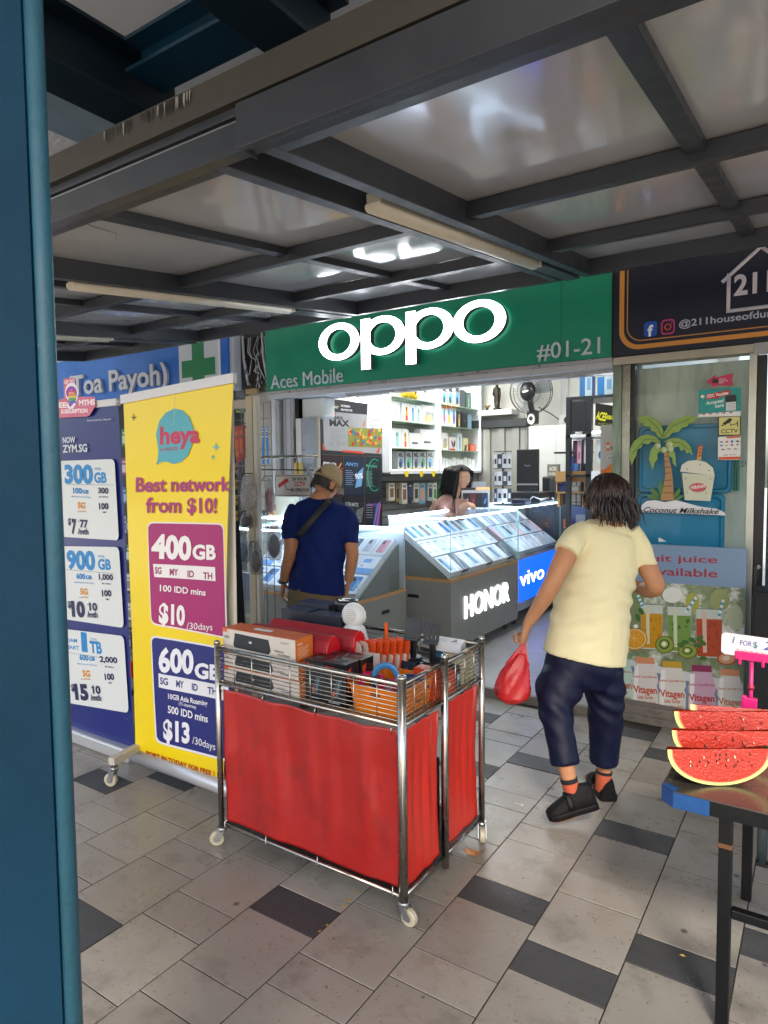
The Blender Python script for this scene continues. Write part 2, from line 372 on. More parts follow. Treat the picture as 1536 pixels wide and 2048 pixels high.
b = MB(); b.add([(0, 0, .002), (.012, .004, .006), (.02, .0, .003), (.012, -.004, .003)], [(0, 1, 2, 3)], mat('dry_leaf_y', '#c9a648', .6)); o = b.build('leaf_scrap'); o.location = (-.37, 2.28, .001); tag(o, 'small yellow leaf scrap on a pale tile left of the table leg', 'leaf')

# ---------------------------------------------------------------- shop room
RX0, RX1, RY0, RY1 = -4.45, -1.2, 4.75, 8.8
b = MB(); b.box(-4.6, RX0, 5.1, RY1, 0, 3.2, m_wall); struct(b.build('wall_left'))
b = MB(); b.box(-4.6, -.9, RY1, 8.95, 0, 3.2, m_wall)
for x in (-3.52, -2.95, -2.45, -1.9): b.box(x, x+.012, RY1-.006, RY1, .06, 3.2, mat('wall_joint', '#a8a8a4', .6))
b.box(-2.98, -2.90, RY1-.03, RY1-.007, 1.2, 3.2, mat('wall_trunking', '#c9cccd', .5))
struct(b.build('wall_back'))
b = MB(); b.box(RX1, RX1+.08, 5.0, RY1, 0, 3.2, m_wall); struct(b.build('wall_right'))
b = MB(); b.box(-4.6, -.9, 4.78, 8.95, 3.06, 3.2, m_wall); struct(b.build('ceiling'))
# neighbouring shops behind and the building above
b = MB(); b.box(-9, -4.62, 5.3, 5.4, 0, 3.3, mat('dark_interior', '#3a3b3c', .7, var=(3, .3))); struct(b.build('wall_far_left'))
b = MB(); b.box(-9, 4, 4.82, 5.0, 2.92, 9, m_rough); struct(b.build('wall_upper'))
b = MB(); b.box(-9, -3.35, -2.6, 4.82, 3.62, 3.75, m_rough); b.box(-3.35, .9, -2.6, 4.82, 3.6, 3.75, m_soff); b.box(.9, 2.3, .1, 4.82, 3.6, 3.75, m_soff); b.box(.9, 2.3, -2.6, -1.4, 3.6, 3.75, m_soff); b.box(2.3, 6, -2.6, 4.82, 3.6, 3.75, m_soff); struct(b.build('ceiling_outer'))  # unseen opening left in the overhang to let sun onto the fruit table
# steel beams overhead
def ibeam_y(name, x0, x1, y0, y1, z0, z1, mt, lab, ft=.018, wb=.014):
    b = MB(); b.box(x0, x1, y0, y1, z0, z0+ft, mt); b.box(x0, x1, y0, y1, z1-ft, z1, mt); xc = (x0+x1)/2; b.box(xc-wb, xc+wb, y0, y1, z0+ft, z1-ft, mt)
    return tag(b.build(name, bevel=.003), lab, 'beam')
ibeam_y('steel_beam', -2.56, -2.35, -2.5, 2.04, 3.08, 3.32, m_steeldk, 'dark steel beam overhead ending in a notched flange above the gutter')
ibeam_y('steel_beam', -1.70, -1.5, -2.5, 2.06, 3.08, 3.32, m_steeldk, 'dark steel beam at the top edge, right of the notched one')
b = MB(); b.box(-2.35, -1.7, 1.72, 1.9, 3.18, 3.195, m_steel); b.box(-2.35, -1.7, 1.80, 1.82, 3.195, 3.3, m_steel); b.box(-2.35, -1.7, 1.72, 1.9, 3.3, 3.315, m_steel)
tag(b.build('cross_beam'), 'teal steel cross beam linking the two dark beams overhead', 'beam')
b = MB(); b.box(-3.35, -3.15, -2.5, 4.8, 3.35, 3.6, m_lb); tag(b.build('edge_beam'), 'pale blue grey beam beyond the dark beam at the soffit edge', 'beam')
# ---------------------------------------------------------------- blue column in front
b = MB()
ax = Vector((-.861, .509, 0))            # on the sight line of its right edge
u = Vector((.8, -.6, 0)).normalized()     # towards its left, in plan
col = thing('steel_column', 'blue painted steel column with chipped edges cutting off the view', 'column', (ax.x, ax.y, 0))
m_chip = mat('column_paint', '#07344a', .6, spec=.15, var=(3, .35), dirt=(16, '#b8b29c', .79, .82), bump=(60, .15))
m_chip2 = mat('column_edge_lit', '#215669', .42, var=(6, .2), dirt=(22, '#c9c6b4', .71, .75), bump=(60, .25))  # same blue paint, made paler where the edge catches light
T = frame((0, 0, 0), (-.88, -.474, 0), (0, 0, 1))   # local x goes to the left in the picture, local z towards the street
def cbox(mb, x0, x1, d0, d1, mt): mb.box(x0, x1, 0, 3.6, d0, d1, mt, T)
b = MB(); b.box(.022, .30, 0, 3.6, -.012, 0, m_chip, T); b.build('web_plate', col)
b = MB(); b.loft([[(x, y, z) for x, z in [(.012*math.cos(t), .012*math.sin(t)) for t in [rad(k*30) for k in range(12)]]] for y in (0, 3.6)], m_chip2, True, True, Matrix(T) @ Matrix.Translation((.013, 0, .0))); b.build('rounded_edge', col)
b = MB(); b.box(.050, .058, 0, 3.6, .0005, .012, m_chip, T); b.build('rib', col)
b = MB(); b.box(.075, .30, 0, 3.6, .0005, .014, m_chip, T); b.build('front_flange', col)

# ---------------------------------------------------------------- canopies
CZ, CY, CS = 2.785, 4.2, .115
cr = math.atan(CS)
def slope_T(x, dz=0): return Matrix.Translation((x, 0, CZ-CS*CY+dz)) @ Matrix.Rotation(cr, 4, 'X')
cy = lambda y: y/math.cos(cr)
YO, YI = 1.36, 4.2
def canopy(x0, x1, mids, lab, edge_h=.12):
    t = thing('canopy', lab, 'canopy', (x0, YO, CZ+CS*(YO-CY)), 0, 'canopies over the walkway')
    def part(name, x0_, x1_, y0, y1, d0, d1, mt, bev=.002):
        b = MB(); b.box(x0_, x1_, cy(y0), cy(y1), d0, d1, mt, slope_T(0)); return b.build(name, t, world=True, bevel=bev)
    W_ = .05
    part('side_beam', x0, x0+W_, YO, YI, 0, .11, m_frame); part('side_beam', x1-W_, x1, YO, YI, 0, .11, m_frame)
    part('front_beam', x0+W_, x1-W_, YO, YO+W_, 0, edge_h, m_frame); part('rear_beam', x0+W_, x1-W_, YI-W_, YI, 0, .11, m_frame)
    for y in (2.53, 3.47): part('cross_bar', x0+W_, x1-W_, y-.03, y+.03, .03, .09, m_frame)
    for x in mids:
        for a, c in ((YO+W_, 2.5), (2.56, 3.44), (3.5, YI-W_)): part('mid_bar', x-.032, x+.032, a, c, .06, .095, m_frame)
    for a, c in ((YO, 2.53), (2.53, 3.47), (3.47, YI)):
        xs_ = [x0]+list(mids)+[x1]
        for i in range(len(xs_)-1):
            b = MB(); g = .003; sag = rnd.uniform(-.004, .004)
            def fn(u_, v_, xa=xs_[i]+g, xb=xs_[i+1]-g, ya=cy(a)+g, yb=cy(c)-g): return (xa+(xb-xa)*u_, ya+(yb-ya)*v_, .0955+.1*sag-.006*math.sin(math.pi*u_)*math.sin(math.pi*v_)+.0015*noise.noise((xa*3+u_*2, ya+v_*3, 1)))
            b.sheet(fn, 10, 10, m_panel, T=slope_T(0)); b.build('roof_panel', t, world=True)
    b = MB(); b.box(x0, x1, cy(YO), cy(YI), .104, .125, m_frame, slope_T(0)); b.build('roof_deck', t, world=True)
    return t
canopy(-1.29, .36, (-.395,), 'right hand canopy with glossy grey panels, above the walking woman', .14)
canopy(.40, 2.1, (1.2,), 'farther canopy past the right edge of the view')
canopy(-3.04, -1.43, (-2.24,), 'middle grey canopy between the two fluorescent lamps, over the trolley')
canopy(-4.78, -3.17, (-3.93,), 'left canopy over the blue banner with a lamp along its right side')
canopy(-6.55, -4.93, (-5.7,), 'leftmost canopy, only a strip of it showing past the blue column')
# hairline crack/wire hanging at the middle canopy panel
b = MB(); b.tube([(-2.30, 1.42, 2.53), (-2.29, 1.52, 2.515), (-2.36, 1.66, 2.545), (-2.47, 1.74, 2.56)], .0012, m_bk, 5); tag(b.build('loose_wire'), 'thin black loose wire under the middle canopy by the blue column', 'wire')
# gutter in front
b = MB(); b.box(-6.6, 3, 1.315, 1.355, 2.452, 2.535, m_frame); b.box(-6.6, 3, 1.33, 1.355, 2.535, 2.5815, m_frame); b.box(-6.6, 3, 1.318, 1.33, 2.548, 2.556, m_frame); b.box(-6.6, 3, 1.31, 1.35, 2.582, 2.668, m_gut)
b.box(-6.6, 3, 1.35, 1.5, 2.62, 2.632, m_gut); b.box(-6.6, -1.3, 1.3135, 1.3145, 2.53, 2.534, m_alu)
gt = tag(b.build('gutter', bevel=.002), 'long stained brown gutter along the outer edge of the canopies', 'gutter')
b = MB(); b.box(-1.305, 3, 1.285, 1.309, 2.442, 2.556, m_frame); b.box(-1.307, -1.303, 1.285, 1.36, 2.442, 2.556, m_frame); tag(b.build('fascia_board', bevel=.003), 'dark grey fascia on the front of the right hand canopy', 'board')
b = MB()
for i in range(46):
    x = -2.0+rnd.betavariate(2.5, 1.2)*.50; b.add([(x, 1.306, 2.66), (x+.006, 1.306, 2.66), (x+.004, 1.305, 2.66-rnd.uniform(.01, .05)), (x+.001, 1.305, 2.66-rnd.uniform(.02, .04))], [(0, 1, 2, 3)], mat('drip', '#15130f' if i % 5 else '#c9c6bc', .8) if i % 5 else mat('drip_pale', '#8f8a7c', .6))
b.build('drip_mark', gt, world=True, kind='stuff')
# fluorescent battens
def batten(x, y0, y1, lab, lit=0, drop=.0):
    t = thing('fluorescent_lamp', lab, 'lamp', (x, y0, CZ+CS*(y0-CY)), 0, 'fluorescent battens under the canopies')
    T_ = slope_T(x, drop)
    b = MB(); b.box(-.032, .032, cy(y0), cy(y1), .012, .05, mat('batten_housing', '#b9b39f', .5), T_); b.build('housing', t, world=True, bevel=.004)
    b = MB(); b.loft([[(.034*math.cos(a), yy, .004+.03*math.sin(a)) for a in [rad(180+k*18) for k in range(11)]]+[(.03, yy, .012), (-.03, yy, .012)] for yy in (cy(y0)-.01, cy(y1)+.01)], m_tubeoff, True, True, T_); b.build('diffuser', t, world=True)
    b = MB(); b.box(-.033, .033, cy(y1)+.012, cy(y1)+.045, -.012, .05, mat('batten_cap', '#cfc9b6', .5), T_); b.build('end_cap', t, world=True)
    b = MB(); b.box(-.045, .045, cy(y1)+.05, cy(4.19), -.005, .02, m_frame, T_); b.build('tray', t, world=True)
batten(-1.36, 2.0, 3.52, 'cream fluorescent batten between the middle and right hand canopies')
batten(-3.105, 1.93, 3.5, 'cream fluorescent batten along the right side of the left canopy')
batten(-4.855, 1.7, 3.3, 'cream fluorescent batten farthest to the left, close above the pharmacy sign')
# ---------------------------------------------------------------- shopfront signs
def slab(name, x0, x1, y0, y1, z0, z1, mt, parent, bevel=.002, label=None):
    b = MB(); b.box(x0, x1, y0, y1, z0, z1, mt); return b.build(name, parent, world=True, bevel=bevel, label=label)
m_green = mat('sign_green', '#0f8f6c', .38, var=(1.5, .08))
SG = thing('shop_sign', 'long green shop sign with big glowing white letters', 'sign', (-2.85, 4.7, 2.36))
slab('sign_box', -4.455, -1.252, 4.70, 4.80, 2.364, 2.97, m_green, SG)
slab('edge_trim', -1.2515, -1.2475, 4.692, 4.80, 2.364, 2.97, mat('sign_trim', '#2b3a34', .4, .6), SG, .001)
slab('joint', -1.607, -1.604, 4.6985, 4.7, 2.364, 2.97, mat('sign_joint', '#07523f', .5), SG, 0)
m_ret = mat('letter_return', '#565b5a', .4)
def ring_letter(name, cx, cz, orx, orz, irx, irz, stem=None):
    t = MB(); N = 56; out = ell(cx, cz, orx, orz, N); inn = ell(cx, cz, irx, irz, N); y0, y1 = 4.62, 4.675
    def loop(a, b, ya, yb, mt): t.add([(x, ya, z) for x, z in a]+[(x, yb, z) for x, z in b], [(i, (i+1) % N, (i+1) % N+N, i+N) for i in range(N)], mt, True)
    loop(out, inn, y0, y0, m_ledw); loop(inn, out, y1, y1, m_ledhalo); loop(out, out, y1, y0, m_ret); loop(inn, inn, y0, y1, m_ret)
    if stem:
        x0, x1, za, zb = stem; t.box(x0, x1, y0-.0006, y1, za, zb, m_ret); t.quad((x0, y0-.0012, za), (x1, y0-.0012, za), (x1, y0-.0012, zb), (x0, y0-.0012, zb), m_ledw)
    return t.build(name, SG, world=True)
m_ledhalo = mat('sign_halo', '#ffffff', .5, emit='#dfeee8', es=.5)
for i, cx in enumerate((-3.526, -3.083, -2.643, -2.207)):
    p = i in (1, 2)
    ring_letter('letter', cx+(.008 if p else 0), 2.712, .2175, .157, .131, .107, (cx-.205, cx-.112, 2.452, 2.866) if p else None)
def raised(txt, x0, z, x1, h, mt, y, name, parent, ext=.012, bold=.008):
    vs, fs, a, b = glyphs(txt, bold, .5); kx = (x1-x0)/(b-a); k = h/.68
    t = MB(); t.add([(x0+(v[0]-a)*kx, y-ext*(v[2]+.5), z+v[1]*k) for v in vs], fs, mt); return t.build(name, parent, world=True)
m_wl = mat('white_letter', '#c9d2d8', .4)
raised('Aces Mobile', -4.385, 2.382, -3.54, .122, m_wl, 4.699, 'lettering', SG, bold=0)
raised('#01-21', -1.778, 2.395, -1.328, .108, m_wl, 4.699, 'lettering', SG, bold=.004)
# header and shutter housing below the sign
hd = thing('shutter_housing', 'grey metal shutter housing under the green shop sign', 'shutter', (-2.85, 4.72, 2.3))
m_hd = mat('housing_paint', '#c3c5c9', .45, var=(3, .12), dirt=(8, '#77777a', .62, .8))
slab('housing', -4.45, -1.25, 4.72, 5.08, 2.293, 2.3625, m_hd, hd); slab('guide_lip', -4.45, -1.25, 4.705, 4.7195, 2.335, 2.362, m_alu, hd, .001); slab('lower_lip', -3.6, -1.26, 4.80, 4.86, 2.27, 2.2925, m_alu, hd, .001)
# ---------------------------------------------------------------- durian shop sign
DS = thing('shop_sign', 'dark navy sign with orange border and a white house outline', 'sign', (0, 4.7, 2.36))
slab('sign_box', -1.246, 1.6, 4.70, 4.80, 2.362, 2.97, mat('sign_navy', '#14182a', .35), DS)
p = PlanePrint('Y', 4.6995)
def band(r0, r1, colr):
    o = rrect(r0[0], r0[1], r0[2], r0[3], r0[4], 10); i = rrect(*r1, 10) if len(r1) == 5 else None; n = len(o)
    p.add([(x, y, 0) for x, y in o+i], [(k, (k+1) % n, (k+1) % n+n, k+n) for k in range(n)], ink(colr), False, p.T @ p.nxt())
band((-1.203, 2.395, 1.5, 3.4, .13), (-1.172, 2.425, 1.47, 3.37, .105), '#d8923e')
band((-1.155, 2.447, 1.45, 3.35, .10), (-1.148, 2.454, 1.443, 3.343, .095), '#c98a45')
p.build('border', DS, world=True)
p = PlanePrint('Y', 4.6985)
p.rect(-1.043, 2.47, -.961, 2.567, '#1f52b8', .02)
p.text('f', -1.003, 2.474, .066, '#f2f4f8', 'c', .04)
band((-.937, 2.47, -.852, 2.567, .024), (-.928, 2.48, -.861, 2.557, .017), '#c23a78')
def circ(cx, cz, r0, r1, c): 
    o = ell(cx, cz, r0, r0, 24); i = ell(cx, cz, r1, r1, 24); p.add([(x, y, 0) for x, y in o+i], [(k, (k+1) % 24, (k+1) % 24+24, k+24) for k in range(24)], ink(c), False, p.T @ p.nxt())
circ(-.8945, 2.5185, .022, .0145, '#d8483f'); p.poly(ell(-.872, 2.543, .005, .005, 10), '#b03a98')
p.build('social_icon', DS, world=True)
p = PlanePrint('Y', 4.6985)
p.text('@211houseofdurian', -.828, 2.507, .042, '#b9bcc8', 'l', .016, w=.60)
p.build('lettering', DS, world=True)
m_pk = mat('sign_white', '#d5ccd2', .4)
raised('211', -.515, 2.662, -.315, .115, m_pk, 4.699, 'number', DS, .006, .03)
b = MB()
for (xa, za, xb, zb) in ((-.556, 2.57, -.10, 2.57), (-.545, 2.57, -.545, 2.80), (-.582, 2.752, -.375, 2.93), (-.375, 2.93, -.11, 2.70), (-.10, 2.57, -.10, 2.78)):
    b.tube([(xa, 4.698, za), (xb, 4.698, zb)], [(.004, .011)]*2, m_pk, 8, up=(0, 1, 0))
b.build('house_outline', DS, world=True)
# ---------------------------------------------------------------- neighbour's glass front
NG = thing('glass_front', 'glazed shopfront of the fruit shop with stickers on the pane', 'glazing', (-.8, 4.75, .1))
slab('header', -1.247, 1.6, 4.715, 4.84, 2.305, 2.358, mat('header_alu', '#b5ae9e', .4, .7, var=(4, .2)), NG)
slab('jamb', -1.247, -1.19, 4.72, 5.0, .06, 2.304, mat('jamb_green', '#7f8d80', .35, .6, var=(3, .3), streak=((7, 7, .8), '#48584c', .5, .75)), NG)
slab('jamb', -1.189, -1.135, 4.735, 4.86, .1, 2.304, mat('jamb_steel', '#8f8f86', .28, .85, var=(3, .3), streak=((9, 9, .5), '#57544c', .5, .8)), NG)
slab('gasket', -1.134, -1.107, 4.745, 4.80, .1, 2.304, m_bk, NG)
slab('jamb', -.425, -.383, 4.725, 4.83, .1, 2.304, mat('jamb_right', '#bcbdb4', .35, .7, var=(4, .1)), NG)
slab('pane', -1.106, -.426, 4.752, 4.76, .1, 2.304, g_shop, NG, 0)
slab('back_board', -1.13, -.43, 4.965, 4.98, .1, 2.3, mat('pale_board', '#f0f4ee', .5, var=(2, .12), streak=((3, 3, .6), '#a2aca4', .45, .8)), NG, 0)
# door to the right
GD = thing('glass_door', 'dark glass door of the fruit shop with a round lock, right edge', 'door', (0, 4.76, .1))
slab('door_frame', -.382, -.33, 4.74, 4.79, .1, 2.29, m_bk, GD); slab('pane', -.33, .5, 4.76, 4.77, .1, 2.29, g_shop, GD, 0); slab('top_closer', -.40, .5, 4.70, 4.7145, 2.29, 2.36, m_alu, GD)
b = MB(); b.cyl((-.352, 4.735, .98), (-.352, 4.7395, .98), .014, m_alu, 14); b.build('lock', GD, world=True)
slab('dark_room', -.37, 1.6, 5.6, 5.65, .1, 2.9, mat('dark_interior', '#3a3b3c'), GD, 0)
# blue trays behind the pane
m_btr = mat('blue_tray', '#1f8ec4', .38, var=(4, .18), dirt=(7, '#3d4f46', .62, .8))
def tray(x0, x1, z0, z1, y, lab, mt=m_btr):
    t = thing('blue_tray', lab, 'tray', ((x0+x1)/2, y, z0), 0, 'blue plastic trays behind the glass')
    b = MB(); T = front(0, y, 0)
    for k, (ins, d) in enumerate(((0, 0), (0, .028), (.018, .03), (.028, .016), (.04, .014))): pass
    rs = [[(px_, pz_, d) for px_, pz_ in rrect(x0+i, z0+i, x1-i, z1-i, .03)] for i, d in ((.004, -.02), (0, 0), (0, .024), (.006, .03), (.02, .03), (.03, .018), (.05, .016))]
    b.loft(rs, mt, True, False, T); b.build('tray_body', t, world=True); return t
tray(-1.098, -.52, 1.435, 1.89, 4.86, 'large scuffed blue tray behind the palm tree sign')
tray(-1.098, -.555, .98, 1.43, 4.84, 'large blue tray below the palm tree sign, above the juice board')
b = MB(); 
for i in range(3): b.box(-.518+.012*i, -.510+.012*i, 4.87, 4.93, 1.45, 1.76, mat('teal_edge', '#2a8a80', .3))
tag(b.build('tray_edges', kind='stuff'), 'thin teal plastic edges sticking out right of the blue trays', 'trays')
# ---------------------------------------------------------------- stickers on the pane
def sticker(name, lab, cat, draw, Y=4.7505):
    p = PlanePrint('Y', Y, .00015); draw(p); o = p.build(name); o.location = (0, 0, 0); return tag(o, lab, cat)
def d(p):
    p.pp([(1413, 763), (1431, 749), (1431, 755), (1467, 746), (1464, 760), (1467, 771), (1431, 771), (1431, 777)], '#c8345c')
    p.prr([(1425, 758), (1436, 757), (1437, 766), (1425, 767)], .006, '#24222a')
    for k, (a, w) in enumerate((('NETS QR', 14), ('ACCEPTED', 18), ('HERE', 9))): p.pt(a, (1438, 760+k*3.6), (1438+w, 759+k*3.4), 2.6, '#f0d9df', .02)
sticker('arrow_sticker', 'pink arrow shaped sticker pointing left, topmost on the fruit shop pane', 'sticker', d)
def d(p):
    p.pp([(1397, 780), (1482, 774), (1481.5, 832), (1397, 834)], '#1d9a98')
    p.pp([(1397, 828), (1481.5, 822), (1481.5, 832), (1397, 834)], '#e9ecec')
    p.pp([(1412, 789), (1460, 779), (1462, 788), (1438, 795), (1436, 799), (1432, 796), (1412, 799)], '#c42a38')
    p.pt('CDC Voucher', (1414, 796), (1458, 788), 6, '#ffffff', .03)
    p.pell(1405, 793, 4, 3.5, '#f2efe6', 8); p.pt('Accepted', (1412, 810), (1448, 804), 7, '#e9f4f2', .02, .2); p.pt('here', (1430, 816), (1448, 813), 7, '#e9f4f2', .02, .2)
    p.prr([(1451, 791), (1473, 789), (1473, 821), (1451, 823)], .004, '#20222c'); p.pp([(1452, 805), (1472, 803), (1472, 820.5), (1452, 822)], '#dfe5ea')
    for k in range(5): p.pl((1454, 808+k*3), (1470, 806.4+k*3), .7, '#8b98a5')
    for x, c in ((1408, '#c8322f'), (1421, '#d0603a'), (1435, '#b8b2b0'), (1448, '#c85048'), (1462, '#7a7f86')): p.pell(x, 828.5-(x-1408)*.06, 3.5, 1.5, c, 8)
sticker('voucher_sticker', 'teal voucher sticker with a red ribbon and phone drawing', 'sticker', d)
def d(p):
    p.pp([(1436, 833), (1482, 831), (1481.5, 871), (1436, 872)], '#16160f'); p.pp([(1438, 835), (1480, 833), (1479.5, 869), (1438, 870)], '#d8d384')
    p.pt('CCTV', (1442, 867), (1476, 865.5), 8, '#16160f', .015)
    p.pp([(1445, 847), (1459, 836), (1464, 838), (1463, 842), (1449, 851)], '#16160f'); p.pp([(1443, 849), (1448, 850.5), (1446, 853), (1442, 851)], '#16160f')
    p.pl((1458, 843), (1462, 851), 1.6, '#16160f'); p.pl((1461, 851), (1474, 847), 1.6, '#16160f'); p.pl((1474.5, 842), (1475.5, 853), 2, '#16160f')
sticker('cctv_sticker', 'pale yellow CCTV sticker with a black camera, below the teal one', 'sticker', d)
def d(p):
    p.prr([(1436, 874), (1482, 871), (1481, 920), (1436, 920)], .012, '#ece9e6'); p.pp([(1452, 873.5), (1480, 871.6), (1480, 875), (1454, 877)], '#d4572c'); p.pp([(1436.5, 914), (1481, 913), (1480, 919), (1438, 919.5)], '#d4572c')
    for x, y, c, a, bb in ((1443, 884, '#3f6fa8', 4, 1.3), (1454, 883.5, '#d4502f', 3, 2), (1464, 883, '#3f78b8', 2.6, 3), (1475, 882.5, '#4a4f55', 4, 1.8), (1443, 891, '#77a', 3, 2), (1453, 891, '#999', 4, .8), (1464, 890, '#b0557a', 3, 2), (1475, 889, '#676', 2, 2), (1446, 899, '#444', 4, 1.2), (1458, 898, '#666', 5, 1), (1471, 898, '#555', 4, 1)):
        c = c if len(c) == 7 else '#'+''.join(q*2 for q in c[1:]); p.pell(x, y, a, bb, c, 8)
    p.pt('Alipay  WeChat', (1447, 911), (1472, 910), 2.4, '#777777')
sticker('payment_sticker', 'white payment sticker with orange ends and small card logos', 'sticker', d)
def d(p):
    for a, c_ in (((1484, 921), (1486, 934)), ((1488, 922), (1483, 927)), ((1490, 921), (1492, 932)), ((1496, 922), (1490, 927)), ((1494, 928), (1500, 926)), ((1482, 934), (1489, 930))): p.pl(a, c_, 1.1, '#2c5a8c')
sticker('pen_mark', 'blue pen scribble on the pane right of the payment sticker', 'marking', d)
# ---------------------------------------------------------------- palm tree sign
CS_ = thing('cutout_sign', 'cutout sign of a palm tree and a cup on white sand', 'sign', (-.85, 4.735, 1.3))
def cut(pts, mt, th, name, Y=4.735, sm=0):
    p = PlanePrint('Y', Y); q = [p.q(*a) for a in pts]
    ar = sum(q[i-1][0]*q[i][1]-q[i][0]*q[i-1][1] for i in range(len(q)))
    if ar < 0: q.reverse()
    b = MB(); b.prism(q, th, mt, front(0, Y, 0), mat('cut_edge', '#26322a', .6)); return b.build(name, CS_, world=True)
m_leaf = mat('print_leaf', '#8fae4e', .45, var=(60, .2)); m_leafd = mat('print_leaf_dark', '#4d7a35', .45)
base = [(1282, 1024), (1284, 1010), (1294, 1002), (1310, 1000), (1330, 1004), (1352, 1000), (1375, 1006), (1400, 1013), (1432, 1017), (1448, 1024), (1454, 1031), (1370, 1027)]
cut(base, mat('sign_sand_white', '#e4e4e8', .4), .008, 'base_panel')
def frond(pts, name='frond'): cut(pts, m_leaf, .006, name, 4.727)
frond([(1325, 878), (1327, 862), (1320, 845), (1305, 835), (1290, 831), (1280, 834), (1274, 841), (1282, 841), (1277, 847), (1290, 847), (1288, 853), (1301, 853), (1302, 861), (1311, 864), (1316, 873)])
frond([(1325, 878), (1328, 866), (1338, 850), (1352, 838), (1372, 832), (1388, 833), (1399, 838), (1388, 840), (1390, 845), (1378, 847), (1376, 853), (1364, 856), (1358, 864), (1345, 866), (1337, 875)])
frond([(1322, 882), (1311, 873), (1296, 869), (1281, 872), (1268, 883), (1260, 898), (1258, 914), (1264, 931), (1268, 920), (1273, 912), (1275, 900), (1284, 895), (1286, 887), (1298, 889), (1304, 883), (1314, 886)])
frond([(1328, 883), (1340, 877), (1356, 876), (1372, 882), (1382, 894), (1386, 911), (1379, 904), (1374, 908), (1370, 899), (1362, 902), (1358, 893), (1348, 895), (1340, 888)])
frond([(1322, 884), (1312, 888), (1302, 900), (1298, 918), (1306, 941), (1310, 925), (1316, 918), (1315, 908), (1322, 902), (1320, 894)])
frond([(1330, 888), (1340, 894), (1351, 906), (1353, 934), (1346, 926), (1345, 916), (1338, 912), (1337, 902)])
cut([(1328, 905), (1336, 905), (1344, 940), (1347, 970), (1348, 1000), (1321, 1001), (1327, 975), (1331, 950), (1330, 925)], mat('print_trunk', '#b98a58', .5, var=(70, .2)), .006, 'palm_trunk', 4.726)
p = PlanePrint('Y', 4.7195)
for y in (912, 922, 934, 946, 960, 972, 985): p.pl((1329 if y < 950 else 1326, y+1), ((1338+(y-912)*.12), y), 1.6, '#6a4526')
for a in ([(1326, 876), (1316, 856), (1296, 838)], [(1328, 874), (1345, 852), (1380, 838)], [(1318, 880), (1290, 879), (1266, 905)], [(1332, 883), (1360, 886), (1380, 900)]):
    for i in range(2): p.pl(a[i], a[i+1], 1.2, '#3e662c')
p.build('print_line', CS_, world=True, kind='stuff')
b = MB()
for x, y in ((1315, 892), (1328, 900), (1339, 888), (1341, 898)): c = aY(x, y, 4.722); b.ball(c, (.021, .008, .021), mat('coconut', '#b9c89a', .4), 14)
b.build('coconut', CS_, world=True, kind='stuff')
for q in ([(1322, 1000), (1316, 975), (1322, 957), (1327, 975)], [(1320, 998), (1302, 985), (1301, 971), (1316, 985)], [(1319, 1000), (1298, 997), (1294, 990), (1308, 989)], [(1346, 1000), (1350, 985), (1362, 974), (1360, 988)], [(1348, 1000), (1360, 990), (1369, 991), (1358, 1000)]): cut(q, m_leafd, .005, 'leaf', 4.7255)
m_cup = mat('cup_print', '#cfd0b8', .45)
cut([(1364, 946), (1430, 950), (1421, 1002), (1370, 1000)], m_cup, .006, 'cup', 4.727); cut([(1361, 943), (1364, 930), (1376, 922), (1394, 920), (1412, 924), (1426, 935), (1430, 951)], mat('cup_lid_print', '#d9dac8', .45), .008, 'lid', 4.726)
cut([(1394, 919), (1397, 893), (1406, 893), (1402, 920)], mat('straw', '#d8a32e', .4), .005, 'straw', 4.727)
p = PlanePrint('Y', 4.7175)
for k in range(4): p.pp([(1395+k*.6, 915-k*6.4), (1403+k*.4, 911-k*6.2), (1404+k*.4, 907-k*6.2), (1396+k*.6, 911-k*6.4)], '#c2312e')
for x, y in ((1374, 938), (1400, 929), (1418, 941), (1371, 957), (1421, 958), (1374, 985), (1412, 986)): p.pell(x, y, 1.2, 2, '#7d8d7a', 8)
p.pell(1396, 975, 17, 9, '#c4505a'); p.pt('Milkshake', (1382, 979), (1411, 974), 7, '#f4e6e4', .02, .25)
p.pt('Coconut Milkshake', (1287, 1024), (1438, 1028), 10, '#1b1b22', .012, .35)
p.build('print', CS_, world=True)
# ---------------------------------------------------------------- juice poster board
JP = thing('poster_board', 'tall board reading fruit juice available above glasses of juice and yogurt bottles', 'poster', (-.72, 4.46, .1))
slab('board', -1.14, -.392, 4.452, 4.475, .095, 1.12, mat('poster_blue', '#7a93b2', .35), JP, .001)
p = PlanePrint('Y', 4.4515, .00006)
m_bok = mat('poster_photo', '#93a67c', .4, var=(7, .6), dirt=(5, '#eef0ea', .5, .62))
zt = .883
p.poly([(-1.138, .875), (-1.138, .36), (-.394, .30), (-.394, .885)], m_bok)
p.poly([(-1.138, .36), (-1.138, .33), (-.394, .235), (-.394, .31)], '#d8dce0')
for cx, cy, rx, ry, c in ((1270, 1195, 18, 26, '#6f8a4c'), (1262, 1230, 20, 34, '#7e8a62'), (1385, 1206, 14, 20, '#a8a84a'), (1345, 1190, 20, 16, '#dfe3dc'), (1440, 1200, 20, 22, '#9aa26a'), (1470, 1235, 16, 26, '#b5bfa0')): p.pell(cx, cy, rx, ry, mat('bokeh'+c[1:], c, .5))
p.pt('uit juice', (1302, 1122), (1435, 1126), 13, '#9c2a3a', .014); p.pt('available', (1300, 1149), (1435, 1155), 15, '#9c2a3a', .014)
